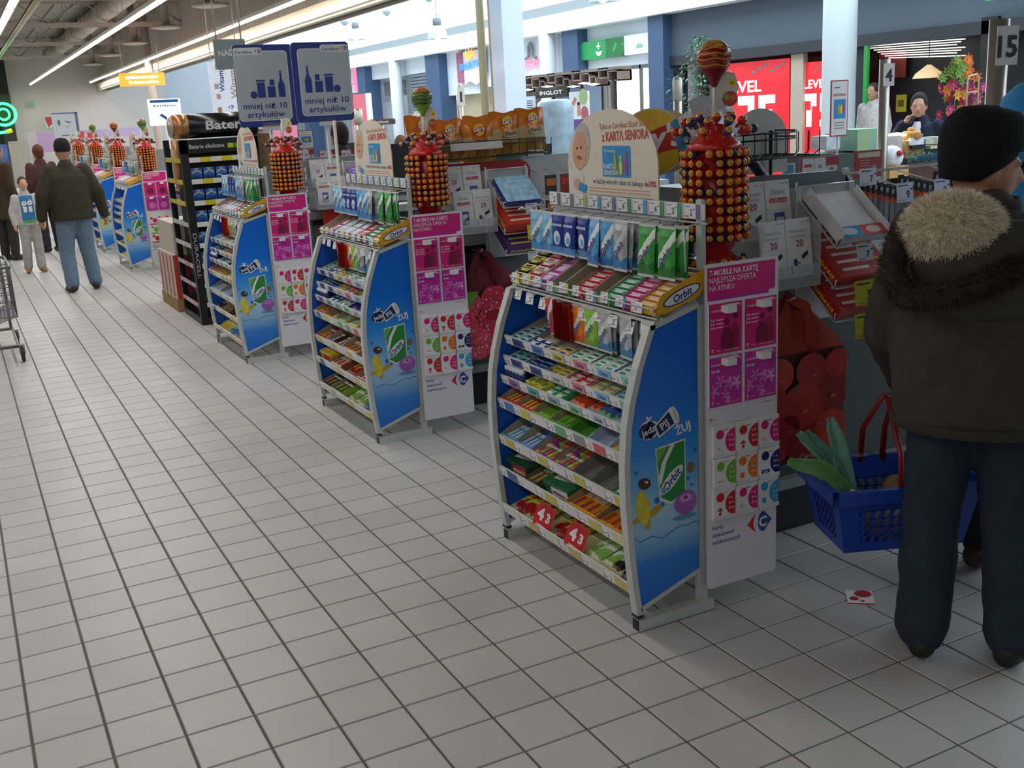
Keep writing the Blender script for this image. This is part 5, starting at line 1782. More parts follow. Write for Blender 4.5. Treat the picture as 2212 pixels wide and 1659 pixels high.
sg.tube([sf.p(0, -.12, -.02), sf.p(0, -.30, -.02)], .008, DKGREY, 6)
sg.build('crisps_sign', label='round yellow and red cut-out sign between board and lollipop tower', cat='sign')


# ---------------------------------------------------------------- numbered lane posts
def lane_post(px, py_top, y, num, r, card, label, two=None):
    p = AY(px, py_top, y)
    root = thing('lane_post', label, 'lane post', (p.x, p.y, 0))
    MB().tube([(0, 0, 0), (0, 0, p.z)], r, M('#a39d92', .3, .55, .06), 16).build('post', root)
    fr = Fr((0, -r - .004, 0), (.96, -.28, 0), (0, 0, 1))
    w, h = card
    if num is None:
        MB().tube([(0, 0, p.z - h - .02), (0, 0, p.z - .02)], r * 1.12, M('#cfccc2', .4), 16).build('sleeve', root)
        return root
    mb = MB().fbox(fr, -w / 2, p.z - h - .03, w / 2, p.z - .03, -.004, 0, M('#d6d6d4', .4))
    mb.text(fr, num, .0, p.z - .03 - h * .78, h * .75, INK, .002, 'C', .03, w=None if num == '1' else (w * .62 if len(num) < 2 else w * .9))
    mb.build('number_card', root)
    return root


lane_post(2160, 42, .62, '15', .043, (.105, .165), 'thick steel post with black number 15 card behind the blue coat')
lane_post(1912, 128, 3.05, '4', .038, (.085, .155), 'steel post with the number 4 card near the bread stall')
lane_post(1463, 168, 5.6, None, .04, (.1, .18), 'steel post with a plain pale sleeve')
lane_post(991, 183, 10.5, '1', .045, (.10, .24), 'steel post with the tall number 1 card beyond the crisps')
lane_post(897, 240, 11.2, '0', .03, (.10, .18), 'slim pale post with the number 0 card')
lane_post(772, 235, 9.5, None, .05, (.11, .15), 'steel post with a pale sleeve near the dark sofa sign')


# ---------------------------------------------------------------- battery rack and pallet
rk = thing('battery_rack', 'black battery rack with a giant battery header and yellow price strips', 'display rack', (0, 6.9, 0))
BK = M('#141414', .45, 0, .08)
MB().box((.10, .12, .05), (.66, .72, 1.62), BK).build('core', rk)
MB().box((.02, .0, 0), (.70, .80, .06), BK).build('base', rk)
MB().box((.02, .0, .06), (.085, .05, 1.62), BK).build('corner_post', rk)
MB().box((.645, .0, .06), (.70, .05, 1.62), BK).build('corner_post', rk)
MB().box((.02, .75, .06), (.07, .80, 1.62), BK).build('corner_post', rk)
MB().box((.02, .0, 1.505), (.70, .03, 1.62), BK).build('title_board', rk)
fr = Fr((0, -.001, 0), (1, 0, 0), (0, 0, 1))
MB().text(fr, 'Baterie alkaliczne', .10, 1.545, .05, M('#c9c9c9', .5), .001, 'L', .01, w=.30).build('title_lettering', rk)
for k, c in enumerate(('#b9c020', '#3f9a3a', '#2f6fc0')):
    MB().fbox(fr, .43 + k * .055, 1.535, .48 + k * .055, 1.575, 0, .004, M(c, .4)).build('colour_block', rk)
hd = MB().tube([(.0, .10, 1.735), (.12, .10, 1.735)], .105, M('#b07a4e', .3, .5, .06), 24)
hd.tube([(.12, .10, 1.735), (.72, .10, 1.735)], .1048, M('#111111', .25), 24)
hd.tube([(-.03, .10, 1.735), (.0, .10, 1.735)], .09, M('#b9a894', .3, .4), 20)
hdo = hd.build('battery_header', rk)
MB().text(Fr((0, -.010, 1.70), (1, 0, 0), (0, -.12, 1)), 'Baterie', .46, .0, .105, M('#d9d9d9', .4), .002, 'C', .03, w=.40).build('header_lettering', hdo)
vt = Fr((.018, .04, .40), (0, 0, 1), (0, 1, 0))
MB().text(Fr((.052, -.001, .82), (0, 0, -1), (1, 0, 0)), 'DURACELL', .0, -.016, .045, M('#a8a8a8', .4), .001, 'L', .01, w=.40).build('post_lettering', rk)
MB().tube([(.055, .35, 1.20), (.055, .35, 1.62)], .045, M('#b08358', .35, .3), 12).build('copper_strip', rk)
ZR = [1.44, 1.255, 1.07, .885, .70, .52, .345, .17]


def batt_mesh(c):
    def f():
        mb = MB()
        q = Fr((0, 0, 0), (1, 0, 0), (0, 0, 1))
        mb.fbox(q, 0, 0, .095, .115, -.002, 0, M('#2a62b4', .3, 0, .1, 40), M(c, .3, 0, .15, 60))
        mb.poly(q, [(.004, .075), (.05, .10), (.092, .078), (.092, .066), (.05, .085), (.004, .062)], M('#d8cfc0', .3), .0008)
        for k in range(4):
            mb.tube([q.p(.018 + k * .02, .012, .006), q.p(.018 + k * .02, .052, .006)], .007, M('#1f3f8c', .25), 6)
        mb.rect(q, .03, .10, .065, .112, M('#b9c4d4', .4), .0008)
        return mb.mesh('battery_pack')
    return shared(('batt', c), f)


for i, z in enumerate(ZR):
    s = MB().box((.085, .0, z), (.645, .12, z + .008), BK).build('rack_shelf', rk)
    cs = ['#e2ddd6', '#d2c41c'] if i < 3 else (['#e2ddd6', '#4f9a3a'] if i < 5 else ['#ddd8da', '#d8b4b8'])
    for k in range(6):
        MB().fbox(Fr((.085, -.001, z - .012), (1, 0, 0), (0, 0, 1)), k * .0933, 0, (k + 1) * .0933, .042, 0, .003, M(cs[k % 2], .5, 0, .05)).build('price_strip', s)
    if i:
        for k in range(5):
            put('battery_pack', batt_mesh('#3a78c8' if i < 6 else '#b9912c'), loc=(.095 + k * .109 + .004 * (i % 2), 6.9 + .06, z + .010), label='%s battery pack on the %s shelf of the battery rack' % ('blue' if i < 6 else 'gold', ['', 'top', 'second', 'third', 'fourth', 'fifth', 'sixth', 'lowest'][i]), cat='battery pack',
                group='battery packs on the %s shelf of the rack' % ['', 'top', 'second', 'third', 'fourth', 'fifth', 'sixth', 'lowest'][i])
    # side towards the aisle
    w = MB().box((.02, .05, z), (.10, .75, z + .008), BK).build('side_shelf', rk)
    MB().fbox(Fr((.019, .75, z - .012), (0, -1, 0), (0, 0, 1)), 0, 0, .70, .04, 0, .003, M(('#b5a42c', '#aeb0ac', '#b09098')[0 if i < 3 else (1 if i < 5 else 2)], .5, 0, .3, 9)).build('price_strip', w)

pl = thing('pallet', 'small wooden pallet on the floor beside the battery rack', 'pallet', (-.02, 7.78, 0))
WOOD = M('#8f7048', .8, 0, .25, 12)
for k in range(5):
    MB().box((0, k * .18, .10), (.58, k * .18 + .13, .12), WOOD).build('plank', pl)
for k in range(3):
    MB().box((k * .26, 0, 0), (k * .26 + .07, .86, .10), WOOD).build('runner', pl)
bx = MB().box((0, 0, 0), (.56, .84, .43), M('#b9a69c', .7, 0, .06), M('#b9b0a2', .7))
wf = Fr((-.001, .84, 0), (0, -1, 0), (0, 0, 1))
for k in range(4):
    bx.rect(wf, .06 + k * .2, .02, .12 + k * .2, .41, M('#a04a44', .6, 0, .2), .001)
bx.rect(Fr((0, -.001, 0), (1, 0, 0), (0, 0, 1)), 0, 0, .56, .43, M('#a8322e', .6), .001)
bx.build('display_carton', loc=(-.01, 7.79, .12), label='red striped display carton standing on the pallet', cat='carton')
MB().box((0, 0, 0), (.50, .80, .30), M('#b3a79a', .7, 0, .1)).build('display_carton', loc=(.02, 7.81, .55), label='plain beige carton stacked on the red striped carton', cat='carton')


# ---------------------------------------------------------------- ten items signs
def ten_sign(p, w, h, flip, label, rz):
    root = thing('lane_sign', label, 'sign', p, rz)
    fr = Fr((0, 0, 0), (1, 0, 0), (0, 0, 1))
    bl, gy = M('#27397f', .45), M('#a6aeb4', .45, 0, .03)
    MB().prism(fr, rrect(0, 0, w, h, .03), -.012, 0, M('#8c9298', .5), bl).build('sign_board', root)
    x0, x1 = (.045, w - .004) if not flip else (.004, w - .045)
    pt = MB()
    pt.poly(fr, rrect(x0, .045, x1, h - .045, .03), M('#cfd3d6', .4), .001).poly(fr, rrect(x0 + .006, .051, x1 - .006, h - .051, .026), gy, .0016)
    lw = .22
    lx = x1 - lw if not flip else x0
    pt.poly(fr, rrect(lx, h - .075, lx + lw, h - .02, .02), M('#c9cbcb', .4), .0024)
    pt.text(fr, 'Carrefour', lx + .014, h - .062, .03, bl, .003, 'L', .01, w=.135)
    carrefour(pt, fr, lx + .188, h - .047, .05, .003)
    pt.build('sign_face', root)
    pc = MB()
    X = (lambda a: a) if not flip else (lambda a: w - a)

    def R(a0, b0, a1, b1):
        pc.rect(fr, min(X(a0), X(a1)), b0, max(X(a0), X(a1)), b1, bl, .003)
    c = .055 + .03
    pts = [(0, 0), (.052, 0), (.052, .09), (.034, .13), (.034, .18), (.018, .18), (.018, .13), (0, .09)]
    pc.poly(fr, [(X(c + a), .215 + b) for a, b in (pts if not flip else pts[::-1])], bl, .003)
    R(c + .017, .40, c + .035, .408)
    R(c + .075, .215, c + .135, .295)
    R(c + .08, .302, c + .115, .345)
    R(c + .155, .215, c + .215, .325)
    R(c + .15, .332, c + .22, .345)
    pc.disc(fr, X(c + .245), .237, .027, bl, .003, 14)
    pc.build('pictogram', root)
    lt = MB()
    tc = (x0 + x1) / 2
    lt.text(fr, 'mniej niż 10', tc, .135, .062, bl, .003, 'C', .008, w=.34)
    lt.build('lettering', root)
    MB().text(fr, 'artykułów', tc, .072, .062, bl, .003, 'C', .008, w=.29).build('lettering', root)
    MB().box((w * .38, .0, -.03), (w * .66, .014, .03), M('#c3c6c3', .4)).build('bracket', root)
    MB().tube([(w * .52, .03, -p[2]), (w * .52, .03, .02)], .014, FRAME, 8).build('pole', root)
    return root


ten_sign((.598, 5.27, 1.715), .445, .575, False, 'ten items sign with blue border on its left, bottle first', -.02)
ten_sign((.235, 5.55, 1.700), .46, .60, True, 'ten items sign half hidden behind the other one', .02)
MB().tube([(.70, 4.72, 0), (.70, 4.72, 1.72)], .012, M('#c9c3b6', .4), 8).box((.64, 4.66, 0), (.76, 4.78, .015), FRAME).build('thin_pole', label='thin cream pole standing before the grey checkout', cat='pole')

# ---------------------------------------------------------------- the lanes further back
FAR = [(11.32, 'D', 'fourth lane'), (13.85, 'E', 'fifth lane'), (16.4, 'F', 'sixth lane'), (18.9, 'G', 'seventh lane')]
gm = bpy.data.objects['gum_packs.001'].data
CHK = bpy.data.objects['checkout_counter.002']
for i, (y, k, w) in enumerate(FAR):
    d = V((.02, y, 0))
    bh = ['just beyond the battery rack pallet', 'beyond the pallet, one lane on', 'beyond the pallet, two lanes on', 'beyond the pallet, three lanes on'][i]
    copy_tree(stand, d, label='blue sided candy stand ' + bh)
    copy_tree(panel, d, label='pink and white phone card panel ' + bh)
    put('gum_packs', gm, loc=d - V(STANDS['C']), label='rows of small candy packs on the stand ' + bh, cat='candy', kind='stuff')
    cards = MB()
    for r, row in enumerate(CARDS):
        for c, (hx, mk) in enumerate(row):
            q = Fr(d + V((.335 + c * .0955, -.034, .567 - r * .1115)), (1, 0, 0), (0, 0, 1))
            cards.fbox(q, 0, 0, .088, .108, -.01, 0, PAPER).disc(q, .026, .08, .017, M(hx, .4), .001, 10).disc(q, .066, .05, .03, M(hx, .4), .001, 10).rect(q, 0, 0, .088, .012, M(hx, .4), .001)
    for a, z, cp in ((.323, .921, 1), (.469, .921, 1), (.323, .743, 0), (.469, .743, 0)):
        q = Fr(d + V((a, -.030, z)), (1, 0, 0), (0, 0, 1))
        cards.fbox(q, 0, 0, .134, .168, -.006, 0, MAG if cp else MAG2)
        cards.disc(q, .07, .06, .04, M('#7a0d3c' if cp else '#d86fc0', .5), .001, 10)
    cards.build('recharge_cards', label='coloured card packs on the panel ' + bh, cat='card', kind='stuff')
    up = MB()
    for j, st in enumerate(('lightblue', 'lightblue', 'navy', 'navy', 'navy', 'skyblue', 'silver', 'silver', 'green', 'green')):
        me = bag_mesh(st, .088, .155)
        mm = Matrix.Translation(d + V((.24, .93 - j * .098, 1.343))) @ Matrix.Rotation(-math.pi / 2, 4, 'Z')
        n = len(up.v)
        up.v.extend(mm @ v.co for v in me.vertices)
        for q in me.polygons:
            up.f.append(tuple(n + t for t in q.vertices))
            up.m.append(up.mi(me.materials[q.material_index]))
            up.sm.append(True)
    for j, c in enumerate(('#b9aeb4', '#c8c4cc', '#d8d4da', '#a8323a', '#e0a81c')):
        q = Fr(d + V((.15, .96 - j * .19, 1.07)), (0, -1, 0), (math.cos(.37), 0, math.sin(.37)))
        up.fbox(q, 0, 0, .18, .21, 0, .045, M(c, .5))
    up.build('gum_bags', label='hanging gum bags and cartons on the stand ' + bh, cat='gum bag', kind='stuff')
    tower(k, .44, y + .1, 1.235, ('green', 'red', 'green', 'plain')[i], bh, 9, 18, False)
for i, y in enumerate((7.57, 10.1, 12.63, 15.16, 17.7)):
    copy_tree(CHK, (0.15 if i == 0 else 0, y, 0), label='grey checkout counter in the row, ' + ['behind the battery rack', 'right beyond the battery rack lane', 'two lanes beyond the battery rack', 'three lanes beyond the battery rack', 'four lanes beyond the battery rack'][i])


# ---------------------------------------------------------------- signs hanging in the hall
def hang_sign(px0, py0, px1, py1, y, name, label, cat, m, draw=None, top=None, legs=False):
    a, b = AY(px0, py1, y), AY(px1, py0, y)
    w, h = b.x - a.x, b.z - a.z
    o = MB()
    fr = Fr((0, 0, 0), (1, 0, 0), (0, 0, 1))
    o.fbox(fr, 0, 0, w, h, -.04, 0, m)
    if draw:
        draw(o, fr, w, h)
    if top:
        for x in (.1, .9):
            o.tube([(w * x, .02, h), (w * x, .02, top - a.z)], .008, STEEL, 5)
    if legs:
        for x in (.05, .95):
            o.tube([(w * x, .03, -a.z), (w * x, .03, h * .9)], .02, STEEL, 5)
    o.build(name, loc=(a.x, y, a.z), label=label, cat=cat)


def d_orange(o, fr, w, h):
    wl = M('#fff0c0', .4, emit=5.0)
    o.scribble(fr, w * .14, h * .56, w * .74, h * .34, wl, .002, 3).scribble(fr, w * .2, h * .18, w * .66, h * .34, wl, .002, 6)


hang_sign(260, 156, 354, 187, 26.0, 'lit_sign', 'glowing orange sign with pale lettering hanging in the hall', 'sign', M('#f0641a', .4, emit=2.4), d_orange, 4.42)


def d_visa(o, fr, w, h):
    bl = M('#2a5aa8', .4)
    o.rect(fr, w * .06, h * .86, w * .94, h * .97, bl, .002).scribble(fr, w * .14, h * .70, w * .72, h * .12, M('#6f9fc4', .4), .002, 2).text(fr, 'Carrefour VISA', w * .5, h * .54, h * .12, M('#4f8fc4', .4), .002, 'C', w=w * .8)
    o.poly(fr, [(w * .3, h * .38), (w * .38, h * .45), (w * .62, h * .22), (w * .64, h * .36), (w * .78, h * .36), (w * .78, h * .02), (w * .48, h * .02), (w * .5, h * .12), (w * .56, h * .14)], bl, .002)
    o.tube([(w * .5, .03, -1.75), (w * .5, .03, .05)], .02, FRAME, 8)


hang_sign(326, 212, 388, 272, 13.2, 'lit_sign', 'white lit card sign with a blue arrow behind the battery rack', 'sign', M('#e6f0f4', .4, emit=.9), d_visa)


def d_nad(o, fr, w, h):
    o.text(fr, 'NADZÓR', w * .12, h * .42, h * .30, M('#c9c9c0', .5), .002, 'L', .01, .08, w=w * 1.0)


hang_sign(468, 84, 528, 150, 8.6, 'hanging_sign', 'grey hanging sign lettered NADZÓR under the edge beam', 'sign', M('#6f797c', .5), d_nad, 5.0)


def d_wit(o, fr, w, h):
    o.text(fr, 'Witamy', w * .42, h * .42, w * .22, CBLUE, .002, 'L', .02, math.pi / 2).text(fr, 'Witamy', w * .80, h * .28, w * .30, M('#9c9584', .5), .002, 'L', .02, math.pi / 2)
    for a, b, c in ((.12, .48, '#8a8f92'), (.15, .28, '#a8868a'), (.2, .86, '#7aa0bc'), (.9, .6, '#8a8f92'), (.14, .02, '#9a6a70')):
        o.rect(fr, w * a, h * b, w * (a + .12), h * (b + .1), M(c, .5), .002)
    carrefour(o, fr, w * .55, h * .12, w * .18, .002)


hang_sign(462, 132, 520, 246, 15.0, 'welcome_banner', 'white vertical banner lettered Witamy behind the grey sign', 'banner', M('#d9e2f0', .5), d_wit, 4.42)


def d_pic(o, fr, w, h):
    bl = M('#4a5880', .5)
    o.rect(fr, w * .9, 0, w, h, bl, .002).rect(fr, 0, h * .95, w, h, bl, .002).disc(fr, w * .25, h * .6, w * .06, bl, .002, 10, h * .12).disc(fr, w * .6, h * .62, w * .12, bl, .002, 12, h * .03, ang=-.3).disc(fr, w * .58, h * .42, w * .1, GREY, .002, 12, h * .02).rect(fr, w * .3, h * .06, w * .75, h * .1, bl, .002)
    o.tube([(w * .5, .03, -1.9), (w * .5, .03, .05)], .02, FRAME, 8)


hang_sign(118, 242, 166, 298, 24.0, 'lane_sign', 'pale lane sign with small pictograms before the end wall', 'sign', M('#aab2b6', .5), d_pic)


def d_red(o, fr, w, h):
    o.poly(fr, [(w * .2, 0), (w * .9, h * .7), (w, h), (0, h), (.05 * w, h * .6)], M('#a82c34', .5), .002)


hang_sign(100, 252, 122, 276, 43.6, 'wall_sign', 'red triangular sign on the white end wall', 'sign', M('#c3bcb6', .7), d_red)
hang_sign(56, 219, 73, 227, 43.7, 'wall_sign', 'small teal emergency sign on the white end wall', 'sign', M('#6f969c', .5))
hang_sign(85, 284, 122, 330, 30.0, 'advert_board', 'lilac advert board before the white end wall', 'board', M('#a58ab0', .6), legs=True)
hang_sign(66, 286, 86, 340, 30.5, 'advert_board', 'narrow white board beside the lilac advert board', 'board', M('#b4b0b4', .6), legs=True)
hang_sign(172, 275, 300, 300, 36.0, 'advert_board', 'long lilac banner low on the white end wall', 'board', M('#a090ae', .6), legs=True)
hang_sign(170, 284, 180, 297, 35.955, 'red_decoration', 'round red decoration on the long lilac banner', 'decoration', M('#b8202a', .5))
hang_sign(190, 286, 204, 297, 35.955, 'red_decoration', 'second round red decoration on the lilac banner', 'decoration', M('#b8202a', .5))
# green neon
c = AY(8, 247, 43.0)
ng = M('#2ce066', .4, emit=4.0)
nb = MB().tube([c + V((.42 * math.cos(t), 0, .40 * math.sin(t))) for t in [2 * math.pi * i / 20 for i in range(20)]], .05, ng, 6, True)
nb.tube([c + V((.20 * math.cos(t), 0, .20 * math.sin(t))) for t in [2 * math.pi * i / 16 for i in range(16)]], .04, ng, 6, True)
nb.tube([c + V((-1.2, 0, -.4)), c + V((-.7, 0, .3)), c + V((-.6, 0, -.4))], .05, ng, 6)
nb.build('neon_sign', label='green neon zero glowing on the dark shop wall', cat='neon sign')
a, b = AY(-10, 288, 42.0), AY(14, 285, 42.0)
MB().tube([a, b], .05, ng, 6).tube([b, b + V((.2, 0, .05))], .08, M('#a8b02c', .4, emit=.6), 6).build('neon_strip', label='green neon strip low in the dark shop', cat='neon sign')
a, b = AY(-12, 334, 40.0), AY(14, 312, 40.0)
MB().box((a.x, 39.8, 0), (b.x, 40.3, b.z), M('#4a6aa8', .4, 0, .5, 3)).build('shelf_block', label='blue shelf block at the far end of the hall', cat='shelf')
a = AY(18, 306, 38)
MB().box((a.x, 38, 0), (a.x + .9, 38.6, a.z), M('#9a958c', .6, 0, .2)).build('shelf_block', label='low grey shelf block beside the blue one', cat='shelf')

# ---------------------------------------------------------------- shopping trolley
ct = thing('shopping_trolley', 'grey wire shopping trolley with dark wheel at the aisle edge', 'shopping trolley', (-1.535, 6.42, 0))
gm_ = M('#77777a', .35, .6, .06)
mb = MB()
for k in range(7):
    z = .36 + k * .065
    mb.tube([(.06, -.03, z), (.06, .82, z), (-.5, .82, z), (-.5, -.03, z)], .004, gm_, 5, True)
for k in range(20):
    x = .06 - k * .0295
    for y in (-.03, .82):
        mb.tube([(x, y, .36), (x, y, .75)], .0024, gm_, 4)
for k in range(24):
    y = -.03 + k * .037
    for x in (.06, -.5):
        mb.tube([(x, y, .36), (x, y, .75)], .0024, gm_, 4)
for k in range(16):
    y = -.03 + k * .056
    mb.tube([(.06, y, .36), (-.22, y, .28), (-.5, y, .36)], .003, gm_, 4)
tag(mb.build('wire_basket', ct), kind='stuff')
MB().tube([(.06, -.03, .75), (.06, .82, .75), (-.5, .82, .75), (-.5, -.03, .75)], .011, gm_, 8, True).build('rim', ct)
MB().tube([(.03, -.02, .125), (.03, .80, .14), (-.47, .80, .14), (-.47, -.02, .125)], .013, gm_, 8, True).build('chassis', ct)
for x in (.02, -.46):
    MB().tube([(x, .80, .14), (x, .90, .55), (x, .92, .95)], .012, gm_, 8).build('upright', ct)
    for y in (.0, .76):
        w = MB().lathe([(.001, -.014), (.05, -.014), (.06, -.008), (.06, .008), (.05, .014), (.001, .014)], M('#2c2a2a', .6), 18, (x + .03, y - .03, .06), (V((0, 1, 0)), V((0, 0, 1)), V((1, 0, 0)))).build('wheel', ct)
        MB().box((x + .008, y - .05, .06), (x + .012, y - .01, .13), gm_).box((x + .046, y - .05, .06), (x + .050, y - .01, .13), gm_).box((x + .008, y - .05, .125), (x + .05, y - .01, .135), gm_).build('fork', ct)
MB().tube([(.04, .92, .95), (-.48, .92, .95)], .016, M('#2a3f7c', .4), 10).build('push_bar', ct)


# ---------------------------------------------------------------- people
def limb(mb, pts, rs, m, n=10):
    pts = [V(p) for p in pts]
    mb.tube(pts, rs, m, n)
    for p, r in zip(pts, rs):
        mb.ball(p, r, m, n, 6)


def loft(mb, rings, m, n=20):
    """rings of (x, y, z, half width, half depth)"""
    vs, fs = [], []
    for x, y, z, a, b in rings:
        for j in range(n):
            t = 2 * math.pi * j / n
            c, s = math.cos(t), math.sin(t)
            e = (abs(c) ** 2.4 + abs(s) ** 2.4) ** (-1 / 2.4)
            vs.append((x + a * e * c, y + b * e * s, z))
    for i in range(len(rings) - 1):
        for j in range(n):
            q = (j + 1) % n
            fs.append((i * n + j, i * n + q, (i + 1) * n + q, (i + 1) * n + j))
    fs.append(tuple(range(n - 1, -1, -1)))
    fs.append(tuple((len(rings) - 1) * n + j for j in range(n)))
    mb.add(vs, fs, m, True)


_fold = bpy.data.textures.new('cloth_folds', 'CLOUDS')
_fold.noise_scale = 0.09


def fuse(name, mb, parent, voxel, fold=0.0, it=4, **k):
    o = mb.build(name, parent, **k)
    r = o.modifiers.new('join', 'REMESH')
    r.mode = 'VOXEL'
    r.voxel_size = voxel
    r.use_smooth_shade = True
    if fold:
        d = o.modifiers.new('folds', 'DISPLACE')
        d.texture = _fold
        d.strength = fold
        d.mid_level = 0.5
    s = o.modifiers.new('soften', 'SMOOTH')
    s.factor = 0.5
    s.iterations = it
    return o


def hand(mb, w, d, side, m, s=1.0, curl=0.5, nrm=None):
    """palm and five bent fingers from wrist w along d; side = thumb direction"""
    w, d, side = V(w), V(d).normalized(), V(side).normalized()
    n = V(nrm).normalized() if nrm else d.cross(side).normalized()
    limb(mb, [w, w + d * .035 * s, w + d * .085 * s], [.024 * s, .031 * s, .033 * s], m, 8)
    for i, (L, off) in enumerate(((.068, .030), (.078, .010), (.072, -.011), (.056, -.031))):
        b = w + d * .092 * s + side * off * s
        p1 = b + (d * math.cos(curl * .6) + n * math.sin(curl * .6)) * (L * .45 * s)
        p2 = p1 + (d * math.cos(curl * 1.7) + n * math.sin(curl * 1.7)) * (L * .32 * s)
        p3 = p2 + (d * math.cos(curl * 2.6) + n * math.sin(curl * 2.6)) * (L * .26 * s)
        limb(mb, [b, p1, p2, p3], [.0095 * s, .009 * s, .0082 * s, .007 * s], m, 6)
    t0 = w + d * .025 * s + side * .025 * s
    t1 = t0 + (side * .75 + d * .6 + n * .2).normalized() * .035 * s
    t2 = t1 + (d * .9 + side * .2 + n * .45).normalized() * .032 * s
    limb(mb, [t0, t1, t2], [.012 * s, .0105 * s, .0085 * s], m, 6)


J0 = dict(hipL=(-.09, 0, .90), kneeL=(-.10, .01, .49), ankL=(-.105, -.02, .085), toeL=(-.125, .14, .03),
          hipR=(.09, 0, .90), kneeR=(.10, .01, .49), ankR=(.105, -.02, .085), toeR=(.125, .14, .03),
          shL=(-.185, -.01, 1.41), elL=(-.235, -.03, 1.13), wrL=(-.245, .05, .89),
          shR=(.185, -.01, 1.41), elR=(.235, -.03, 1.13), wrR=(.245, .05, .89), head=(0, .02, 1.615), neck=(0, -.01, 1.47))


def person(label, loc, rz, H, J=None, skin='#c79a7c', top='#3a3a34', legs='#3a4658', shoe='#22201e', hair=None, hat=None, head_yaw=0.0, head_tilt=0.0,
           coat=None, voxel=.016, fold=.012, shirt=None, sleeve=(.072, .062, .050), trous=(.098, .078, .066), hem=None, extra=None, curl=.5):
    s = H / 1.75
    J = {k: V(v) * s for k, v in dict(J0, **(J or {})).items()}
    sk = M(skin, .55, 0, .06, 30)
    hz = Matrix.Translation(J['head']) @ Matrix.Rotation(head_yaw, 4, 'Z') @ Matrix.Rotation(head_tilt, 4, 'X')

    def hp(x, y, z):
        return hz @ (V((x, y, z)) * s)
    # the body: one continuous figure
    mb = MB()
    for q in 'LR':
        limb(mb, [J['hip' + q], J['knee' + q], J['ank' + q]], [.070 * s, .050 * s, .036 * s], sk)
        limb(mb, [J['ank' + q], J['toe' + q]], [.036 * s, .024 * s], sk, 8)
        limb(mb, [J['sh' + q], J['el' + q], J['wr' + q]], [.046 * s, .037 * s, .026 * s], sk)
        d = (J['wr' + q] - J['el' + q]).normalized()
        inw = V((1 if q == 'L' else -1, 0, 0))
        hand(mb, J['wr' + q], d, V((0, 1, 0)) - d * d.y, sk, s * .95, curl, (inw - d * d.dot(inw)))
    c0 = (J['hipL'] + J['hipR']) / 2
    c1 = (J['shL'] + J['shR']) / 2
    mid = [c0.lerp(c1, t) for t in (0, .25, .5, .75, 1.0)]
    loft(mb, [(p.x, p.y, p.z, a * s, b * s) for p, a, b in zip(mid, (.145, .12, .13, .155, .13), (.095, .085, .095, .10, .07))], sk)
    limb(mb, [c1, J['neck'], hp(0, -.02, -.06)], [.070 * s, .056 * s, .055 * s], sk)
    n0 = len(mb.v)
    mb.ball((0, 0, 0), .1, sk, 16, 12, (.76, .95, 1.16))
    mb.ball((0, .035, -.055), .062, sk, 12, 8, (.95, .85, 1.0))
    mb.ball((0, .072, -.092), .022, sk, 8, 6)
    limb(mb, [(0, .088, .030), (0, .106, -.006), (0, .113, -.019), (0, .103, -.026)], [.010, .0125, .0135, .012], sk, 8)
    for q in (-1, 1):
        mb.ball((q * .078, -.008, -.012), .026, sk, 8, 6, (.35, .7, 1.2))
        mb.ball((q * .032, .082, .028), .020, sk, 8, 6, (1.2, .6, .5))
        mb.ball((q * .014, .104, -.022), .009, sk, 6, 4)
    mb.ball((0, .090, -.050), .020, sk, 8, 6, (1.3, .5, .45))
    for i in range(n0, len(mb.v)):
        mb.v[i] = hz @ (mb.v[i] * s)
    root = fuse('person', mb, None, min(voxel * .75, .012), 0, 2, loc=loc, label=label, cat='person')
    root.rotation_euler = (0, 0, rz)
    lip = MB().ball(hp(0, .0905, -.052), .013 * s, M('#9a5a4c', .5), 8, 4, (1.4, .4, .35))
    lip.build('lips', root)
    for q in (-1, 1):
        e = MB().ball(hp(q * .032, .0775, .012), .0105 * s, M('#d8d4ce', .3), 8, 6).ball(hp(q * .032, .0848, .012), .0052 * s, M('#2c2018', .3), 6, 4)
        e.build('eye', root)
    # trousers
    tm = MB()
    tc = M(legs, .85, 0, .14, 24)
    for q in 'LR':
        limb(tm, [J['hip' + q], J['knee' + q], J['ank' + q] + V((0, 0, .02 * s))], [trous[0] * s, trous[1] * s, trous[2] * s], tc, 12)
    loft(tm, [(c0.x, c0.y, c0.z - .06 * s, .16 * s, .11 * s), (c0.x, c0.y, c0.z + .04 * s, .165 * s, .115 * s), (c0.x, c0.y, c0.z + .14 * s, .155 * s, .108 * s)], tc)
    fuse('trousers', tm, root, voxel, fold, 3)
    # shoes
    for q in 'LR':
        sm = MB()
        cs = M(shoe, .6, 0, .15, 30)
        a, t = J['ank' + q], J['toe' + q]
        f = V((t.x - a.x, t.y - a.y, 0)).normalized()
        heel = V((a.x, a.y, .03 * s)) - f * .045 * s
        limb(sm, [heel + V((0, 0, .03 * s)), V((a.x, a.y, .055 * s)), V((t.x, t.y, .036 * s))], [.046 * s, .052 * s, .044 * s], cs, 10)
        limb(sm, [V((a.x, a.y, .05 * s)), V((a.x, a.y, .11 * s))], [.05 * s, .048 * s], cs, 10)
        for i in range(len(sm.v)):
            sm.v[i].z = max(sm.v[i].z, .004)
        fuse('shoe', sm, root, .012 * s, 0, 2)
    # coat or jumper
    cm = M(top, .85, 0, .16, 18)
    jm = MB()
    hemz = (hem if hem else .80) * s
    prof = coat or [(.0, .19, .135), (.25, .185, .13), (.55, .185, .13), (.8, .195, .125), (.95, .185, .105), (1.02, .12, .08)]
    rings = []
    for t, a, b in prof:
        z = hemz + (c1.z - hemz) * t
        u = max(0, min(1, (z - c0.z) / (c1.z - c0.z)))
        p = c0.lerp(c1, u)
        rings.append((p.x, p.y, z, a * s, b * s))
    loft(jm, rings, cm, 24)
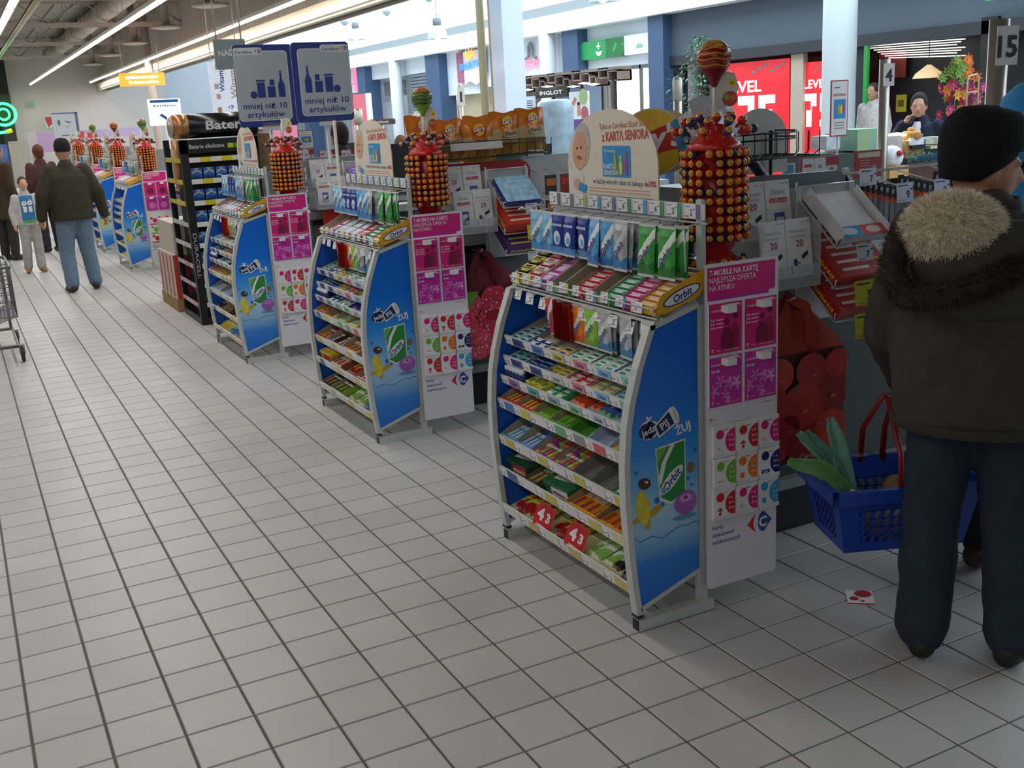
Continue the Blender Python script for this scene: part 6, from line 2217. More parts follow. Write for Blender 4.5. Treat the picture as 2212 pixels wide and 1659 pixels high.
    for q in 'LR':
        limb(jm, [J['sh' + q] + V((0, 0, -.01)), J['el' + q], J['wr' + q]], [sleeve[0] * s, sleeve[1] * s, sleeve[2] * s], cm, 12)
    limb(jm, [c1 + V((0, 0, .02 * s)), J['neck'] + V((0, -.005, .0))], [.10 * s, .078 * s], cm, 12)
    fuse('coat', jm, root, voxel, fold, 3)
    if shirt:
        sh = MB()
        cs = M(shirt, .8, 0, .05)
        y = max(b for t, a, b in prof) * s
        sh.sheet(lambda u, v: (c1.x + (u - .5) * .22 * s * (1 - .7 * v * (shirt != '#2f6fa8')), c1.y + y * 1.10 - .02 * s * abs(u - .5) * 2 - .05 * s * v ** 3, c1.z - (.42 if shirt == '#2f6fa8' else .30) * s + v * (.44 if shirt == '#2f6fa8' else .34) * s), 8, 8, cs)
        sh.build('shirt', root)
    if hair:
        hm = MB()
        ch = M(hair, .8, 0, .3, 60)
        n0 = len(hm.v)
        hm.ball((0, -.018, .026), .108, ch, 16, 10, (.80, .92, 1.02))
        hm.ball((0, -.05, -.02), .075, ch, 12, 8, (.95, .75, 1.1))
        for i in range(n0, len(hm.v)):
            v = hm.v[i]
            if v.y > .055 and v.z < .075:
                v.y = .055
            hm.v[i] = hz @ (v * s)
        hm.build('hair', root)
    if hat:
        tm2 = MB()
        chh = M(hat, .95, 0, .25, 90, bump=.4)
        n0 = len(tm2.v)
        tm2.lathe([(.092, -.015), (.100, .0), (.104, .03), (.100, .07), (.085, .108), (.055, .132), (.02, .140), (.001, .141)], chh, 20, (0, -.008, .02), None, True, .88, 1.04)
        tm2.lathe([(.092, -.016), (.086, -.012), (.084, .02)], chh, 20, (0, -.008, .02), None, True, .88, 1.04)
        for i in range(n0, len(tm2.v)):
            tm2.v[i] = hz @ (tm2.v[i] * s)
        tm2.build('knit_hat', root)
    if extra:
        extra(root, s, J, hp)
    return root


def spikes(mb, pts, mats, L, w, rnd, down=0.0):
    """short fur tufts on (point, normal) pairs"""
    for p, n in pts:
        d = (V(n) + V((rnd.uniform(-.6, .6), rnd.uniform(-.6, .6), rnd.uniform(-.6, .6) - down))).normalized()
        t = d.cross(V((rnd.uniform(-1, 1), rnd.uniform(-1, 1), rnd.uniform(-1, 1)))).normalized() * w
        k = L * rnd.uniform(.6, 1.3)
        mb.add([p - t, p + t, p + d * k], [(0, 1, 2)], rnd.choice(mats))


def fur_hood(root, s, J, hp):
    """folded back hood: dark outer cloth, dark fur rim, pale fur lining; local +y is forward"""
    rnd = random.Random(4)
    cz = J['shL'].z
    oc = M('#37352d', .85, 0, .15, 20)
    mb = MB()
    loft(mb, [(-.01, -.115, cz - .26, .05, .03), (-.01, -.150, cz - .22, .125, .055), (-.01, -.165, cz - .15, .165, .07), (-.01, -.165, cz - .08, .185, .075), (-.01, -.14, cz - .01, .17, .07), (0, -.10, cz + .03, .12, .05)], oc)
    fuse('hood', mb, root, .014, .012, 3)
    # pale lining showing on top
    lm = MB()
    bl = M('#e0d2b4', .95, 0, .4, 40)
    cen, ax = V((-.085, -.150, cz + .005)), V((.135, .085, .105))
    pts = []
    lm.ball(cen, 1.0, bl, 22, 14, tuple(ax))
    for i in range(17000):
        t, z = rnd.uniform(0, 2 * math.pi), rnd.uniform(-.75, 1)
        r = math.sqrt(max(0, 1 - z * z))
        n = V((r * math.cos(t), r * math.sin(t), z))
        pts.append((cen + V((n.x * ax.x, n.y * ax.y, n.z * ax.z)) * .97, V((n.x / ax.x, n.y / ax.y, n.z / ax.z)).normalized()))
    fm = [M(c, .95, 0, .1) for c in ('#f2ead8', '#e6d6b4', '#fbf4e6', '#cdbfa4', '#c4c0ba', '#ecd8b0', '#fff8ea')]
    bands = MB()
    spikes(bands, pts, fm, .021, .0015, rnd, .45)
    lo = lm.build('fur_lining', root)
    bo = bands.build('fur_tufts', lo)
    tag(bo, kind='stuff')
    # dark rim around the opening
    path = [V((-.17, -.11, cz + .05)), V((-.225, -.16, cz - .02)), V((-.235, -.21, cz - .10)), V((-.19, -.245, cz - .165)), V((-.09, -.265, cz - .155)), V((.0, -.265, cz - .125)), V((.06, -.24, cz - .09)), (V((.10, -.20, cz - .07)))]
    rm = MB()
    dk = M('#2b241c', .95, 0, .4, 50)
    rm.tube(path, [.026, .034, .037, .036, .033, .030, .026, .018], dk, 10)
    ro = rm.build('fur_rim', root)
    pts = []
    for i in range(8000):
        u = rnd.uniform(0, len(path) - 1.001)
        k = int(u)
        c = path[k].lerp(path[k + 1], u - k)
        n = V((rnd.uniform(-1, 1), rnd.uniform(-1, 1), rnd.uniform(-1, 1))).normalized()
        pts.append((c + n * .028, n))
    tb = MB()
    spikes(tb, pts, [M(c, .95) for c in ('#2c251d', '#3a3026', '#453827', '#1f1b16')], .026, .0015, rnd, .3)
    tag(tb.build('fur_tufts', ro), kind='stuff')
    # square flap on the shoulder blade
    MB().box((.10, -.185, cz - .17), (.235, -.165, cz + .0), oc).build('shoulder_flap', root)


RZ = math.radians(-51.5)
man = person('person in black knit hat and dark fur hooded jacket holding a basket', (.815, -.665, 0), RZ, 1.66,
             J=dict(wrL=(-.225, .30, .86), elL=(-.275, .10, 1.07), wrR=(.27, .16, .92), elR=(.28, -.04, 1.12), ankL=(-.125, -.06, .085), toeL=(-.14, .12, .03), kneeL=(-.115, .01, .49), ankR=(.14, -.04, .085), toeR=(.17, .13, .03), kneeR=(.12, .02, .49), head=(-.015, .035, 1.575), neck=(0, -.01, 1.45)),
             skin='#b58062', top='#37352d', legs='#1c2838', shoe='#1a1815', hat=None, head_yaw=math.radians(-66), head_tilt=-.12,
             coat=[(.0, .24, .17), (.06, .25, .18), (.3, .26, .18), (.6, .25, .175), (.82, .225, .16), (.95, .20, .125), (1.03, .13, .09)], voxel=.013, fold=.022, sleeve=(.092, .088, .072), trous=(.112, .092, .086), hem=.80, extra=fur_hood, curl=1.1)
# slouchy hat of the near man
s_ = 1.66 / 1.75
hz = Matrix.Translation(V((-.015, .035, 1.575)) * s_) @ Matrix.Rotation(math.radians(-66), 4, 'Z') @ Matrix.Rotation(-.12, 4, 'X')
hm = MB()
ch = M('#0c0c0d', .98, 0, .3, 110, bump=.5)
hm.lathe([(.088, -.075), (.098, -.07), (.108, -.03), (.116, .02), (.118, .065), (.108, .105), (.085, .128), (.05, .136), (.02, .134), (.001, .133)], ch, 28, (0, -.022, .04), None, True, .90, 1.08)
for i, v in enumerate(hm.v):
    # the brim rises from the nape to the brow
    if v.z < .03:
        v.z += max(0, (v.y + .05)) * .62
    if v.z > .12:
        v.z += .010 * math.sin(v.x * 40) * (1 if v.y < 0 else .5)
    hm.v[i] = hz @ (v * s_)
hm.build('knit_hat', man)
cl_ = MB()
cl_.lathe([(.085, 0), (.088, .03), (.082, .055), (.074, .052), (.076, .0)], M('#2f2d25', .9, 0, .1), 22, (.0, -.005, 1.365), None, True, 1.0, 1.0)
cl_.build('collar', man)
hb = MB().lathe([(.238, 0), (.246, .012), (.242, .028), (.236, .03)], M('#2f2d26', .9, 0, .1), 28, (0, -.0, .752), None, True, 1.0, .76)
hb.build('hem_band', man)

# shopping basket held by the man
BX = (.885, -.275, .255)
bk = thing('shopping_basket', 'blue plastic shopping basket with red handles and a leek', 'shopping basket', BX, math.radians(-22))
BL = M('#1d3f9c', .35, 0, .06)


def basket_wall(fa, fb, n, slots, horizontal=True):
    """a wall between corners, pierced by rows of slanted slots"""
    mb = MB()
    a0, a1, b0, b1 = fa[0], fa[1], fb[0], fb[1]

    def P(u, v, d=0):
        p = V(a0).lerp(V(a1), u).lerp(V(b0).lerp(V(b1), u), v)
        return p
    nu, nv = n
    for i in range(nu):
        for j in range(nv):
            u0, u1, v0, v1 = i / nu, (i + 1) / nu, j / nv, (j + 1) / nv
            hole = slots and 2 <= i < nu - 2 and 1 <= j < nv - 2
            if not hole:
                mb.add([P(u0, v0), P(u1, v0), P(u1, v1), P(u0, v1)], [(0, 1, 2, 3)], BL)
            else:
                sl = .35 / nu
                k = .0
                q = [(u0, v0), (u0 + (u1 - u0) * .5, v0), (u1, v1), (u0 + (u1 - u0) * .5, v1)]
                mb.add([P(u0, v0), P(u0 + .42 * (u1 - u0), v0), P(u0 + .42 * (u1 - u0) + sl, v1), P(u0 + sl, v1)], [(0, 1, 2, 3)], BL)
                mb.add([P(u0, v1 - .22 * (v1 - v0)), P(u1 + sl, v1 - .22 * (v1 - v0)), P(u1 + sl, v1), P(u0, v1)], [(0, 1, 2, 3)], BL)
    return mb


L2, W2, l2, w2, Hb = .245, .165, .205, .13, .215
cb_ = [(-l2, -w2, 0), (l2, -w2, 0), (l2, w2, 0), (-l2, w2, 0)]
ctp = [(-L2, -W2, Hb), (L2, -W2, Hb), (L2, W2, Hb), (-L2, W2, Hb)]
for i in range(4):
    j = (i + 1) % 4
    w = basket_wall((cb_[i], cb_[j]), (ctp[i], ctp[j]), (14 if i % 2 == 0 else 10, 7), True)
    o = w.build('basket_wall', bk)
    sd = o.modifiers.new('thick', 'SOLIDIFY')
    sd.thickness = .004
MB().box((-l2, -w2, -.002), (l2, w2, .004), BL).build('basket_floor', bk)
rm = MB()
for i in range(4):
    j = (i + 1) % 4
    a, b = V(ctp[i]), V(ctp[j])
    n = V((0, 0, 1)).cross(b - a).normalized()
    for q0, q1, d0, d1 in ((0, .012, -.004, .016), (-.035, .002, .008, .014)):
        rm.add([a - n * d1 + V((0, 0, q0)), b - n * d1 + V((0, 0, q0)), b - n * d1 + V((0, 0, q1)), a - n * d1 + V((0, 0, q1)), a - n * d0 + V((0, 0, q0)), b - n * d0 + V((0, 0, q0)), b - n * d0 + V((0, 0, q1)), a - n * d0 + V((0, 0, q1))],
               [(0, 1, 2, 3), (7, 6, 5, 4), (3, 2, 6, 7), (0, 4, 5, 1)], BL)
rm.build('rim', bk)
for sgn in (-1, 1):
    MB().tube([(-.03, sgn * W2, Hb - .01), (-.03, sgn * W2 * .9, Hb + .12), (-.02, sgn * .015, Hb + .275), (.02, sgn * .015, Hb + .275), (.05, sgn * W2 * .9, Hb + .12), (.05, sgn * W2, Hb - .01)], .011, M('#8c1a1c', .4), 8, flat=.6).build('handle', bk)
bl_ = MB().text(Fr((0, -W2 - .001, Hb - .03), (1, 0, 0), (0, -.05, 1)), '', 0, 0, .02, WHITE)
lf = MB().text(Fr((-.10, W2 - .02, Hb + .016), (1, 0, 0), (0, 0, 1)), 'Carrefour', 0, 0, .022, M('#b9bcc8', .5), .001)
lf.build('lettering', bk)
Bm = Matrix.Translation(BX) @ Matrix.Rotation(math.radians(-22), 4, 'Z')


def inb(p):
    return Bm @ V(p)


lk = thing('leek', 'green leek sticking out of the blue basket', 'vegetable', inb((-.10, -.03, .02)))
base = inb((-.10, -.03, .02))
st = inb((-.165, -.04, .20)) - base
MB().tube([(.17, .02, -.0), (.06, .0, .08), st * .9], [.018, .020, .022], M('#b9c48c', .5, 0, .1), 10).build('leek_shank', lk)
for i, (e, w, c) in enumerate((((-.36, -.02, .30), .030, '#5f8f50'), ((-.30, .05, .37), .024, '#5a8a74'), ((-.285, .02, .385), .020, '#4a7464'), ((-.20, .03, .42), .028, '#5c8c78'), ((-.18, .045, .40), .022, '#4c7868'))):
    q = inb(e) - base
    m1 = (st + q) / 2 + V((0, 0, .015))
    mb = MB()
    d = (q - st).normalized()
    sd = d.cross(V((.45, .89, 0))).normalized()
    P4 = [st * .8, st.lerp(m1, .6) + V((0, 0, .006)), m1 + V((0, 0, .008)), m1.lerp(q, .6), q]
    mb.sheet(lambda u, v: (lambda t, k: P4[k].lerp(P4[min(k + 1, 4)], t - k) + sd * ((u - .5) * 2 * w * (.75 + .35 * math.sin(math.pi * min(1, v + .2))) * (1 if v < .9 else .7)) + d.cross(sd) * (.012 * abs(u - .5) * 2))(v * 3.999, int(v * 3.999)), 6, 12, M(c, .55, 0, .12, 30))
    o = mb.build('leaf', lk)
    sdm = o.modifiers.new('thick', 'SOLIDIFY')
    sdm.thickness = .004
po = MB().ball((0, 0, 0), .045, M('#8a6a50', .8, 0, .2, 30), 12, 8, (1.0, .8, 1.15))
po.build('potato', loc=inb((.03, .02, .15)), label='brown potato lying in the blue basket', cat='vegetable')
MB().ball((0, 0, 0), .04, M('#8c1f1a', .4, 0, .1), 12, 8, (1, 1, .9)).build('tomato', loc=inb((.13, .0, .14)), label='red tomato lying in the blue basket', cat='vegetable')
MB().box((-.10, -.07, 0), (.10, .07, .10), M('#9a8a74', .7, 0, .1)).build('grocery_pack', loc=inb((.04, .0, .006)), label='beige grocery pack at the bottom of the blue basket', cat='grocery')

# card on the floor
cd = MB()
cf = Fr((0, 0, .004), (1, 0, 0), (0, 1, 0))
cd.fbox(cf, -.055, -.045, .055, .045, -.003, 0, PAPER).disc(cf, -.01, .022, .016, M('#a8202a', .4), .0006, 12).disc(cf, .03, -.012, .028, M('#a8202a', .4), .0006, 14, .03).rect(cf, -.055, -.045, -.045, .045, M('#a8202a', .4), .0006).disc(cf, -.028, -.005, .008, M('#a8404a', .4), .0006, 8)
o = cd.build('card', loc=(.829, -.219, 0), label='white and red card pack dropped on the floor tiles', cat='card')
o.rotation_euler = (0, 0, .9)


def blue_hood(root, s, J, hp):
    b = M('#2a86c4', .8, 0, .08)
    mb = MB()
    n0 = len(mb.v)
    mb.lathe([(.15, -.10), (.142, -.02), (.135, .05), (.115, .11), (.07, .15), (.001, .165)], b, 22, (0, -.03, .02), None, True, .9, 1.08)
    mb.lathe([(.15, -.10), (.132, -.09), (.128, .02)], M('#15181c', .9), 22, (0, -.03, .02), None, True, .9, 1.08)
    for i in range(n0, len(mb.v)):
        v = mb.v[i]
        if v.y > .03:
            v.z += (v.y - .03) * .9
        mb.v[i] = hp(v.x, v.y, v.z)
    mb.build('hood', root)
    MB().box((-.05, .155, .95), (.05, .17, 1.02), BLACK).build('pocket_flap', root)


person('person in bright blue hooded coat queueing beyond the black knit hat', (1.41, -.36, 0), math.radians(-80), 1.69, skin='#c08c6e', top='#2585c6', legs='#17181c', shoe='#3a2c22', hair='#3a2c22', coat=[(.0, .21, .15), (.3, .22, .16), (.6, .22, .16), (.85, .22, .15), (.96, .19, .12), (1.03, .13, .09)],
       voxel=.015, sleeve=(.09, .08, .065), hem=.78, extra=blue_hood)
person('person in olive jacket and pale jeans walking away down the aisle', (-.63, 10.12, 0), .12, 1.665, J=dict(ankL=(-.13, -.06, .085), toeL=(-.15, .09, .03), kneeL=(-.12, .03, .49), ankR=(.15, .02, .085), toeR=(.19, .17, .03), kneeR=(.12, .06, .49), elL=(-.31, -.04, 1.14), wrL=(-.34, .02, .89), elR=(.31, -.04, 1.13), wrR=(.36, .02, .88)),
       skin='#a87c60', top='#2f2b1a', legs='#5f7488', shoe='#2a2622', hat='#141414', coat=[(.0, .235, .16), (.3, .235, .16), (.6, .235, .155), (.85, .235, .14), (.96, .2, .11), (1.03, .13, .09)], sleeve=(.088, .078, .06), trous=(.118, .092, .08), hem=.84)


def tee(root, s, J, hp):
    w = M('#d8dcdc', .8)
    f = Fr((0, J['shL'].y + .125 * s, 0), (-1, 0, 0), (0, 0, 1))
    mb = MB()
    for a in (-.045, .045):
        mb.disc(f, a * s, 1.26 * s, .042 * s, w, .012, 14).rect(f, (a - .03) * s, 1.10 * s, (a + .03) * s, 1.20 * s, w, .012)
        mb.disc(f, a * s, 1.265 * s, .012 * s, M('#2f6fa8', .8), .014, 8)
    mb.build('shirt_print', root)
    MB().box((-.08, .10, .93 * s), (.08, .118, .955 * s), M('#4fae3a', .7)).build('green_band', root)


person('child in grey hoodie and blue printed shirt facing the aisle', (-.965, 12.42, 0), math.pi + .1, 1.245, J=dict(head=(0, .02, 1.60), shL=(-.17, -.01, 1.37), shR=(.17, -.01, 1.37), ankL=(-.10, .03, .085), ankR=(.12, -.05, .085), toeR=(.15, .09, .03), elL=(-.25, -.02, 1.12), elR=(.25, -.02, 1.12)), skin='#c49a80', top='#b5b3b2', legs='#a3a19c', shoe='#8a6a3c', hair='#4a382c', shirt='#2f6fa8', hem=.86, extra=tee, trous=(.10, .085, .08))
person('person with brown hair in a brown coat behind the child', (-1.16, 14.2, 0), -.9, 1.66, skin='#b5806a', top='#3a2a16', legs='#2a2520', hair='#4a3424', hem=.62)
person('person in dark red coat half hidden behind the olive jacket', (-.55, 14.9, 0), .4, 1.60, skin='#b08068', top='#4a2a2c', legs='#2a2830', hair='#5a3020', hem=.7)


def left_bag(root, s, J, hp):
    p = J['wrR'] + V((0, .06, -.10))
    MB().box((p.x - .10, p.y - .05, p.z - .10), (p.x + .13, p.y + .03, p.z + .02), M('#c9d2c4', .7)).build('white_bag', root)


lp = person('person in dark brown coat walking at the aisle edge with a basket', (-2.05, 9.6, 0), .3, 1.66, J=dict(elR=(.28, -.02, 1.15), wrR=(.36, .06, .93)), skin='#a87458', top='#2f2220', legs='#23242a', hem=.78, hair='#3a2a22', extra=left_bag)
b2 = thing('shopping_basket', 'dark blue basket carried by the person at the aisle edge', 'shopping basket', (-1.74, 9.72, .50))
MB().add([(-.17, -.12, 0), (.13, -.12, 0), (.13, .12, 0), (-.17, .12, 0), (-.2, -.15, .2), (.17, -.15, .2), (.17, .15, .2), (-.2, .15, .2)], [(0, 3, 2, 1), (0, 1, 5, 4), (1, 2, 6, 5), (2, 3, 7, 6), (3, 0, 4, 7)], M('#1c2a6a', .4, 0, .1)).build('basket_body', b2)
MB().tube([(-.2, -.15, .2), (.17, -.15, .2), (.17, .15, .2), (-.2, .15, .2)], .012, M('#24357c', .4), 6, True).build('rim', b2)
MB().tube([(-.02, -.15, .2), (-.02, -.10, .33), (-.02, .0, .37), (-.02, .10, .33), (-.02, .15, .2)], .01, M('#161c3c', .4), 6).build('handle', b2)

# people at the tills
p = AY(735, 300, 7.0)
person('cashier with short dark hair in a purple jumper seen from behind', (p.x, 7.0, 0), .2, p.z + .16, skin='#b58468', top='#2c1a2a', legs='#22242a', hair='#1c1612', hem=.85)
p = AY(866, 310, 9.05)
person('person with long hair and a pink scarf at the till', (p.x, 9.05, 0), -.6, p.z + .10, skin='#b58468', top='#b84a68', legs='#22242a', hair='#5a4434', hem=.85)
p = AY(875, 330, 7.1)
ch_ = thing('office_chair', 'black rounded chair back before the pink scarf', 'chair', (p.x, 7.1, 0))
fr = Fr((-.26, 0, 1.02), (1, 0, 0), (0, 0, 1))
MB().prism(fr, rrect(0, 0, .52, p.z - .93, .13, 6), -.05, 0, M('#111214', .7)).build('backrest', ch_)
MB().box((-.22, .05, .60), (.22, .5, .68), M('#111214', .7)).build('seat', ch_)
MB().tube([(0, .25, .05), (0, .25, .6)], .03, DKGREY, 10).build('column', ch_)
MB().box((-.02, .03, .62), (.02, .07, 1.1), DKGREY).build('back_bar', ch_)
for k in range(5):
    t = k * 1.2566
    MB().tube([(0, .25, .08), (.28 * math.cos(t), .25 + .28 * math.sin(t), .03)], .025, BLACK, 6).build('foot', ch_)

# man on the phone at the stall
p = AX(1990, 198, 7.0)


def phone(root, s, J, hp):
    MB().box((-.006, -.03, -.05), (.006, .03, .05), BLACK).build('phone', root, J['wrL'] + V((.02, .03, .08)))
    n = M('#0e1730', .8)


person('person in navy jacket and white shirt talking on a phone', (7.0, p.y, 0), math.radians(112), p.z, J=dict(elR=(.26, .10, 1.22), wrR=(.13, .10, 1.42), head=(0, .05, 1.61), elL=(-.26, .02, 1.14), wrL=(-.20, .16, .95)), skin='#c79478', top='#131b33', legs='#20222a', hair='#1c1714', shirt='#dfe0e6', hem=.8, head_yaw=.25, head_tilt=-.15, coat=[(.0, .21, .14), (.4, .205, .14), (.8, .22, .135), (.96, .19, .11), (1.03, .12, .08)])
p = AX(1888, 178, 10.9)
person('shop worker in a white coat inside the dark shop', (10.9, p.y, 0), math.radians(100), p.z, skin='#a87c64', top='#b9b4b0', legs='#2a2a2e', hair='#2a2018', hem=.6, voxel=.02)


# ---------------------------------------------------------------- mall shop signs
def wfr(px, py, x):
    p = AX(px, py, x)
    return Fr(p, (0, -1, 0), (0, 0, 1)), p


def wspan(px0, py0, px1, py1, x):
    """west facing frame at the lower left corner of a photo box, with width and height"""
    a, b = AX(px0, py1, x), AX(px1, py1, x)
    t = AX(px0, py0, x)
    return Fr(a, (0, -1, 0), (0, 0, 1)), a.y - b.y, t.z - a.z


# green phone shop sign
f, w, h = wspan(1256, 92, 1430, 131, 11.45)
sg = MB()
gr, gd = M('#1f8a4c', .4, emit=.25), M('#1c6a34', .4, emit=.2)
sg.prism(f, rrect(0, 0, w * .33, h, .1), -.12, 0, gr)
sg.prism(f, [(w * .33, 0), (w * .52, 0), (w * .565, h * .25), (w * .565, h), (w * .33, h)], -.12, 0, gd)
sg.prism(f, [(w * .565, 0), (w * .93, 0), (w, h * .3), (w, h), (w * .565, h)], -.12, 0, M('#d4dfe8', .4, emit=.2))
wl = M('#e8f4ec', .4, emit=.5)
c = (w * .24, h * .5)
sg.disc(f, c[0], c[1] - h * .02, h * .34, wl, .004, 16, h * .34, math.pi * 1.08, math.pi * 1.92).disc(f, c[0], c[1] + h * .06, h * .24, gr, .008, 16, h * .22, math.pi * 1.0, math.pi * 2.0)
sg.rect(f, c[0] - h * .035, c[1] - h * .02, c[0] + h * .035, c[1] + h * .38, wl, .010).rect(f, c[0] - h * .2, c[1] + h * .13, c[0] + h * .2, c[1] + h * .20, wl, .010)
sg.disc(f, w * .45, h * .5, h * .3, M('#3fae5a', .4), .004, 10, h * .12, ang=.9).disc(f, w * .54, h * .6, h * .05, M('#b9c83a', .4), .004, 8)
sg.text(f, 'plus', w * .75, h * .30, h * .36, M('#4fae4a', .4), .004, 'C', .02)
sg.rect(f, w * .88, h * .42, w * .955, h * .50, M('#3a7ac0', .4), .004).rect(f, w * .905, h * .34, w * .93, h * .62, M('#3a7ac0', .4), .004).disc(f, w * .918, h * .33, h * .12, M('#b83a4a', .4), .004, 10, h * .1, math.pi, 2 * math.pi)
sg.build('shop_sign', label='green and white phone shop sign lettered plus', cat='shop sign')
f, w, h = wspan(1114, 120, 1190, 158, 11.55)
pk = M('#f0506e', .4, emit=1.6)
MB().text(f, 'avangarda', 0, h * .25, h * .62, pk, .03, 'L', .03, .02, w=w).build('shop_sign', label='glowing pink shop lettering avangarda', cat='shop sign')
f, w, h = wspan(1135, 95, 1158, 128, 11.55)
MB().tube([f.p(0, 0), f.p(w * .3, h * .15), f.p(w * .35, h * .8), f.p(w * .5, h), f.p(w * .62, h * .8), f.p(w * .66, h * .15), f.p(w, 0)], .04, M('#8c9299', .4), 6).build('shop_emblem', label='grey arch emblem above the pink lettering', cat='emblem')
f, w, h = wspan(1000, 112, 1045, 186, 11.5)
bt = MB()
bt.fbox(f, -w * .25, h * .1, w * .1, h, -.05, 0, M('#a8607c', .5)).fbox(f, w * .1, h * .25, w * 1.1, h, -.06, 0, M('#dfe4ee', .5)).prism(f, [(w * .15, 0.02), (w * .4, .12 * h), (w * .7, 0), (w, .1 * h), (w, .45 * h), (w * .15, .45 * h)], 0, .03, M('#e4e6ee', .5))
bt.text(f, 'BARTEK', w * .0, h * .46, h * .26, M('#2f7ae0', .4, emit=.8), .06, 'L', .04, .05, w=w * 1.25)
og = M('#f0a84a', .4, emit=.8)
for k in range(5):
    t = .5 + k * .52
    bt.disc(f, w * .45 + w * .2 * math.cos(t), h * .82 + h * .10 * math.sin(t), w * .11, og, .05, 8, w * .035, ang=t)
bt.disc(f, w * .45, h * .79, w * .14, og, .055, 10, h * .05)
bt.build('shop_sign', label='shoe shop sign with orange hand and blue lettering BARTEK', cat='shop sign')
f, w, h = wspan(755, 165, 790, 200, 11.5)
MB().rect(f, 0, h * .42, w, h * .58, pk, .03).rect(f, w * .42, 0, w * .58, h, pk, .03).disc(f, w * .5, h * .85, w * .18, pk, .034, 10).build('shop_sign', label='pink cross shaped shop sign far down the mall', cat='shop sign')
f, w, h = wspan(820, 180, 880, 210, 11.87)
MB().fbox(f, w * .2, 0, w * .95, h, -.02, 0, M('#5c5c60', .5)).scribble(f, w * .1, -h * .25, w * .6, h * .6, M('#6f7c88', .5), .03, 8).build('shop_sign', label='grey board and lettering in a far shop window', cat='shop sign')
f, w, h = wspan(800, 258, 852, 270, 7.0)
MB().prism(f, rrect(0, 0, w, h, h * .3), -.03, 0, M('#3c1c26', .5)).scribble(f, w * .18, h * .28, w * .64, h * .6, M('#c9b9a8', .5), .004, 11).tube([f.p(w / 2, 0, -.02), f.p(w / 2, -1.55, -.02)], .02, FRAME, 6).build('stall_sign', label='dark maroon oval sign with pale lettering on a pole', cat='sign')

# red sale posters
RED = M('#c3202a', .4, 0, .15, 3.0, emit=.55)
for i, (px0, py0, px1, py1, lab) in enumerate(((1552, 140, 1703, 345, 'wide red sale poster lettered LEVEL 75 in the shop window'), (1731, 136, 1785, 332, 'narrow red sale poster lettered LEVEL 75 beside the round column'))):
    f, w, h = wspan(px0, py0, px1, py1, 11.66)
    zb = f.o.z - .01
    ps = MB().fbox(f, 0, -zb, w, h, -.02, 0, RED)
    wl = M('#f0ecec', .4, emit=.8)
    if i == 0:
        ps.text(f, 'LEVEL', w * .11, h * .70, h * .16, wl, .004, 'L', .02, w=w * .52)
        q0 = w * .30
        k = h * .42
    else:
        ps.text(f, 'LEVEL', w * .06, h * .72, h * .13, wl, .004, 'L', .02, w=w * .98)
        q0 = w * .02
        k = h * .36
    y0 = h * .66 - k
    ps.poly(f, [(q0, y0 + k), (q0 + k * .62, y0 + k), (q0 + k * .62, y0 + k * .62), (q0 + k * .42, y0 + k * .62), (q0 + k * .42, y0), (q0 + k * .18, y0), (q0 + k * .18, y0 + k * .5), (q0 + k * .38, y0 + k * .5), (q0 + k * .38, y0 + k * .78), (q0, y0 + k * .78)], wl, .004)
    a = q0 + k * .78
    ps.poly(f, [(a, y0 + k), (a + k * .6, y0 + k), (a + k * .6, y0 + k * .8), (a + k * .25, y0 + k * .8), (a + k * .25, y0 + k * .66), (a + k * .5, y0 + k * .66), (a + k * .5, y0 + k * .12), (a + k * .3, y0), (a, y0), (a, y0 + k * .2), (a + k * .25, y0 + k * .2), (a + k * .25, y0 + k * .45), (a, y0 + k * .45)], wl, .004)
    for b in range(6):
        ps.rect(f, w * (.5 + .08 * b), h * (.88 + .03 * (b % 3)), w * (.55 + .08 * b), h * (.91 + .03 * (b % 3)), M('#7a7f8c', .4), .004)
    ps.build('sale_poster', label=lab, cat='poster')
# dark shop behind: back wall, jamb, posts, glazing
MB().box((12.2, -6.5, 0), (12.25, 15.7, 2.58), M('#17181b', .5, 0, .2, 2.0)).build('wall_dark_shop', kind='structure', label='dark interior wall of the shop behind the stall')
f, w, h = wspan(1706, 118, 1732, 345, 11.6)
MB().fbox(f, 0, 0, w, h, -.1, 0, M('#b9aa98', .5)).build('trim_30', kind='structure', label='beige jamb between the two red posters')
f, w, h = wspan(1455, 118, 1478, 330, 11.6)
MB().fbox(f, 0, -.6, w, h, -.1, 0, M('#23272c', .5)).build('trim_31', kind='structure', label='dark jamb beside the blue pier')
f, w, h = wspan(1860, 100, 1868, 330, 11.5)
MB().fbox(f, 0, 0, w, h, -.05, 0, M('#1f8a3c', .4, emit=.15)).build('trim_32', kind='structure', label='green upright of the dark shopfront')
f, w, h = wspan(1784, 110, 1862, 330, 11.62)
MB().fbox(f, 0, -.6, w, h, -.05, 0, M('#1d2329', .5)).build('trim_33', kind='structure', label='dark panel beside the green upright')
for k in range(7):
    a, b = AX(1872 + 8 * k, 100 + 4.2 * k, 12.0), AX(2085 - 9 * (k % 3), 84 + 6.0 * k, 12.0)
    MB().tube([a, b], .008, M('#f4f2ec', .4, emit=1.3), 5).build('strip_lamp', label='thin white strip lamp in the dark shop', cat='lamp', group='strip lamps in the dark shop')
f, w, h = wspan(1935, 205, 1956, 242, 12.1)
MB().fbox(f, 0, 0, w, h, -.02, 0, M('#b09a20', .5)).rect(f, w * .2, h * .3, w * .8, h * .7, M('#5c5014', .5), .003).build('wall_poster', label='small yellow notice on the dark shop wall', cat='poster')
f, w, h = wspan(1898, 112, 1955, 170, 12.1)
MB().fbox(f, 0, 0, w, h, -.02, 0, M('#7a2c24', .5)).build('wall_poster', label='dull red panel high in the dark shop', cat='poster')
f, w, h = wspan(1980, 140, 2030, 190, 12.0)
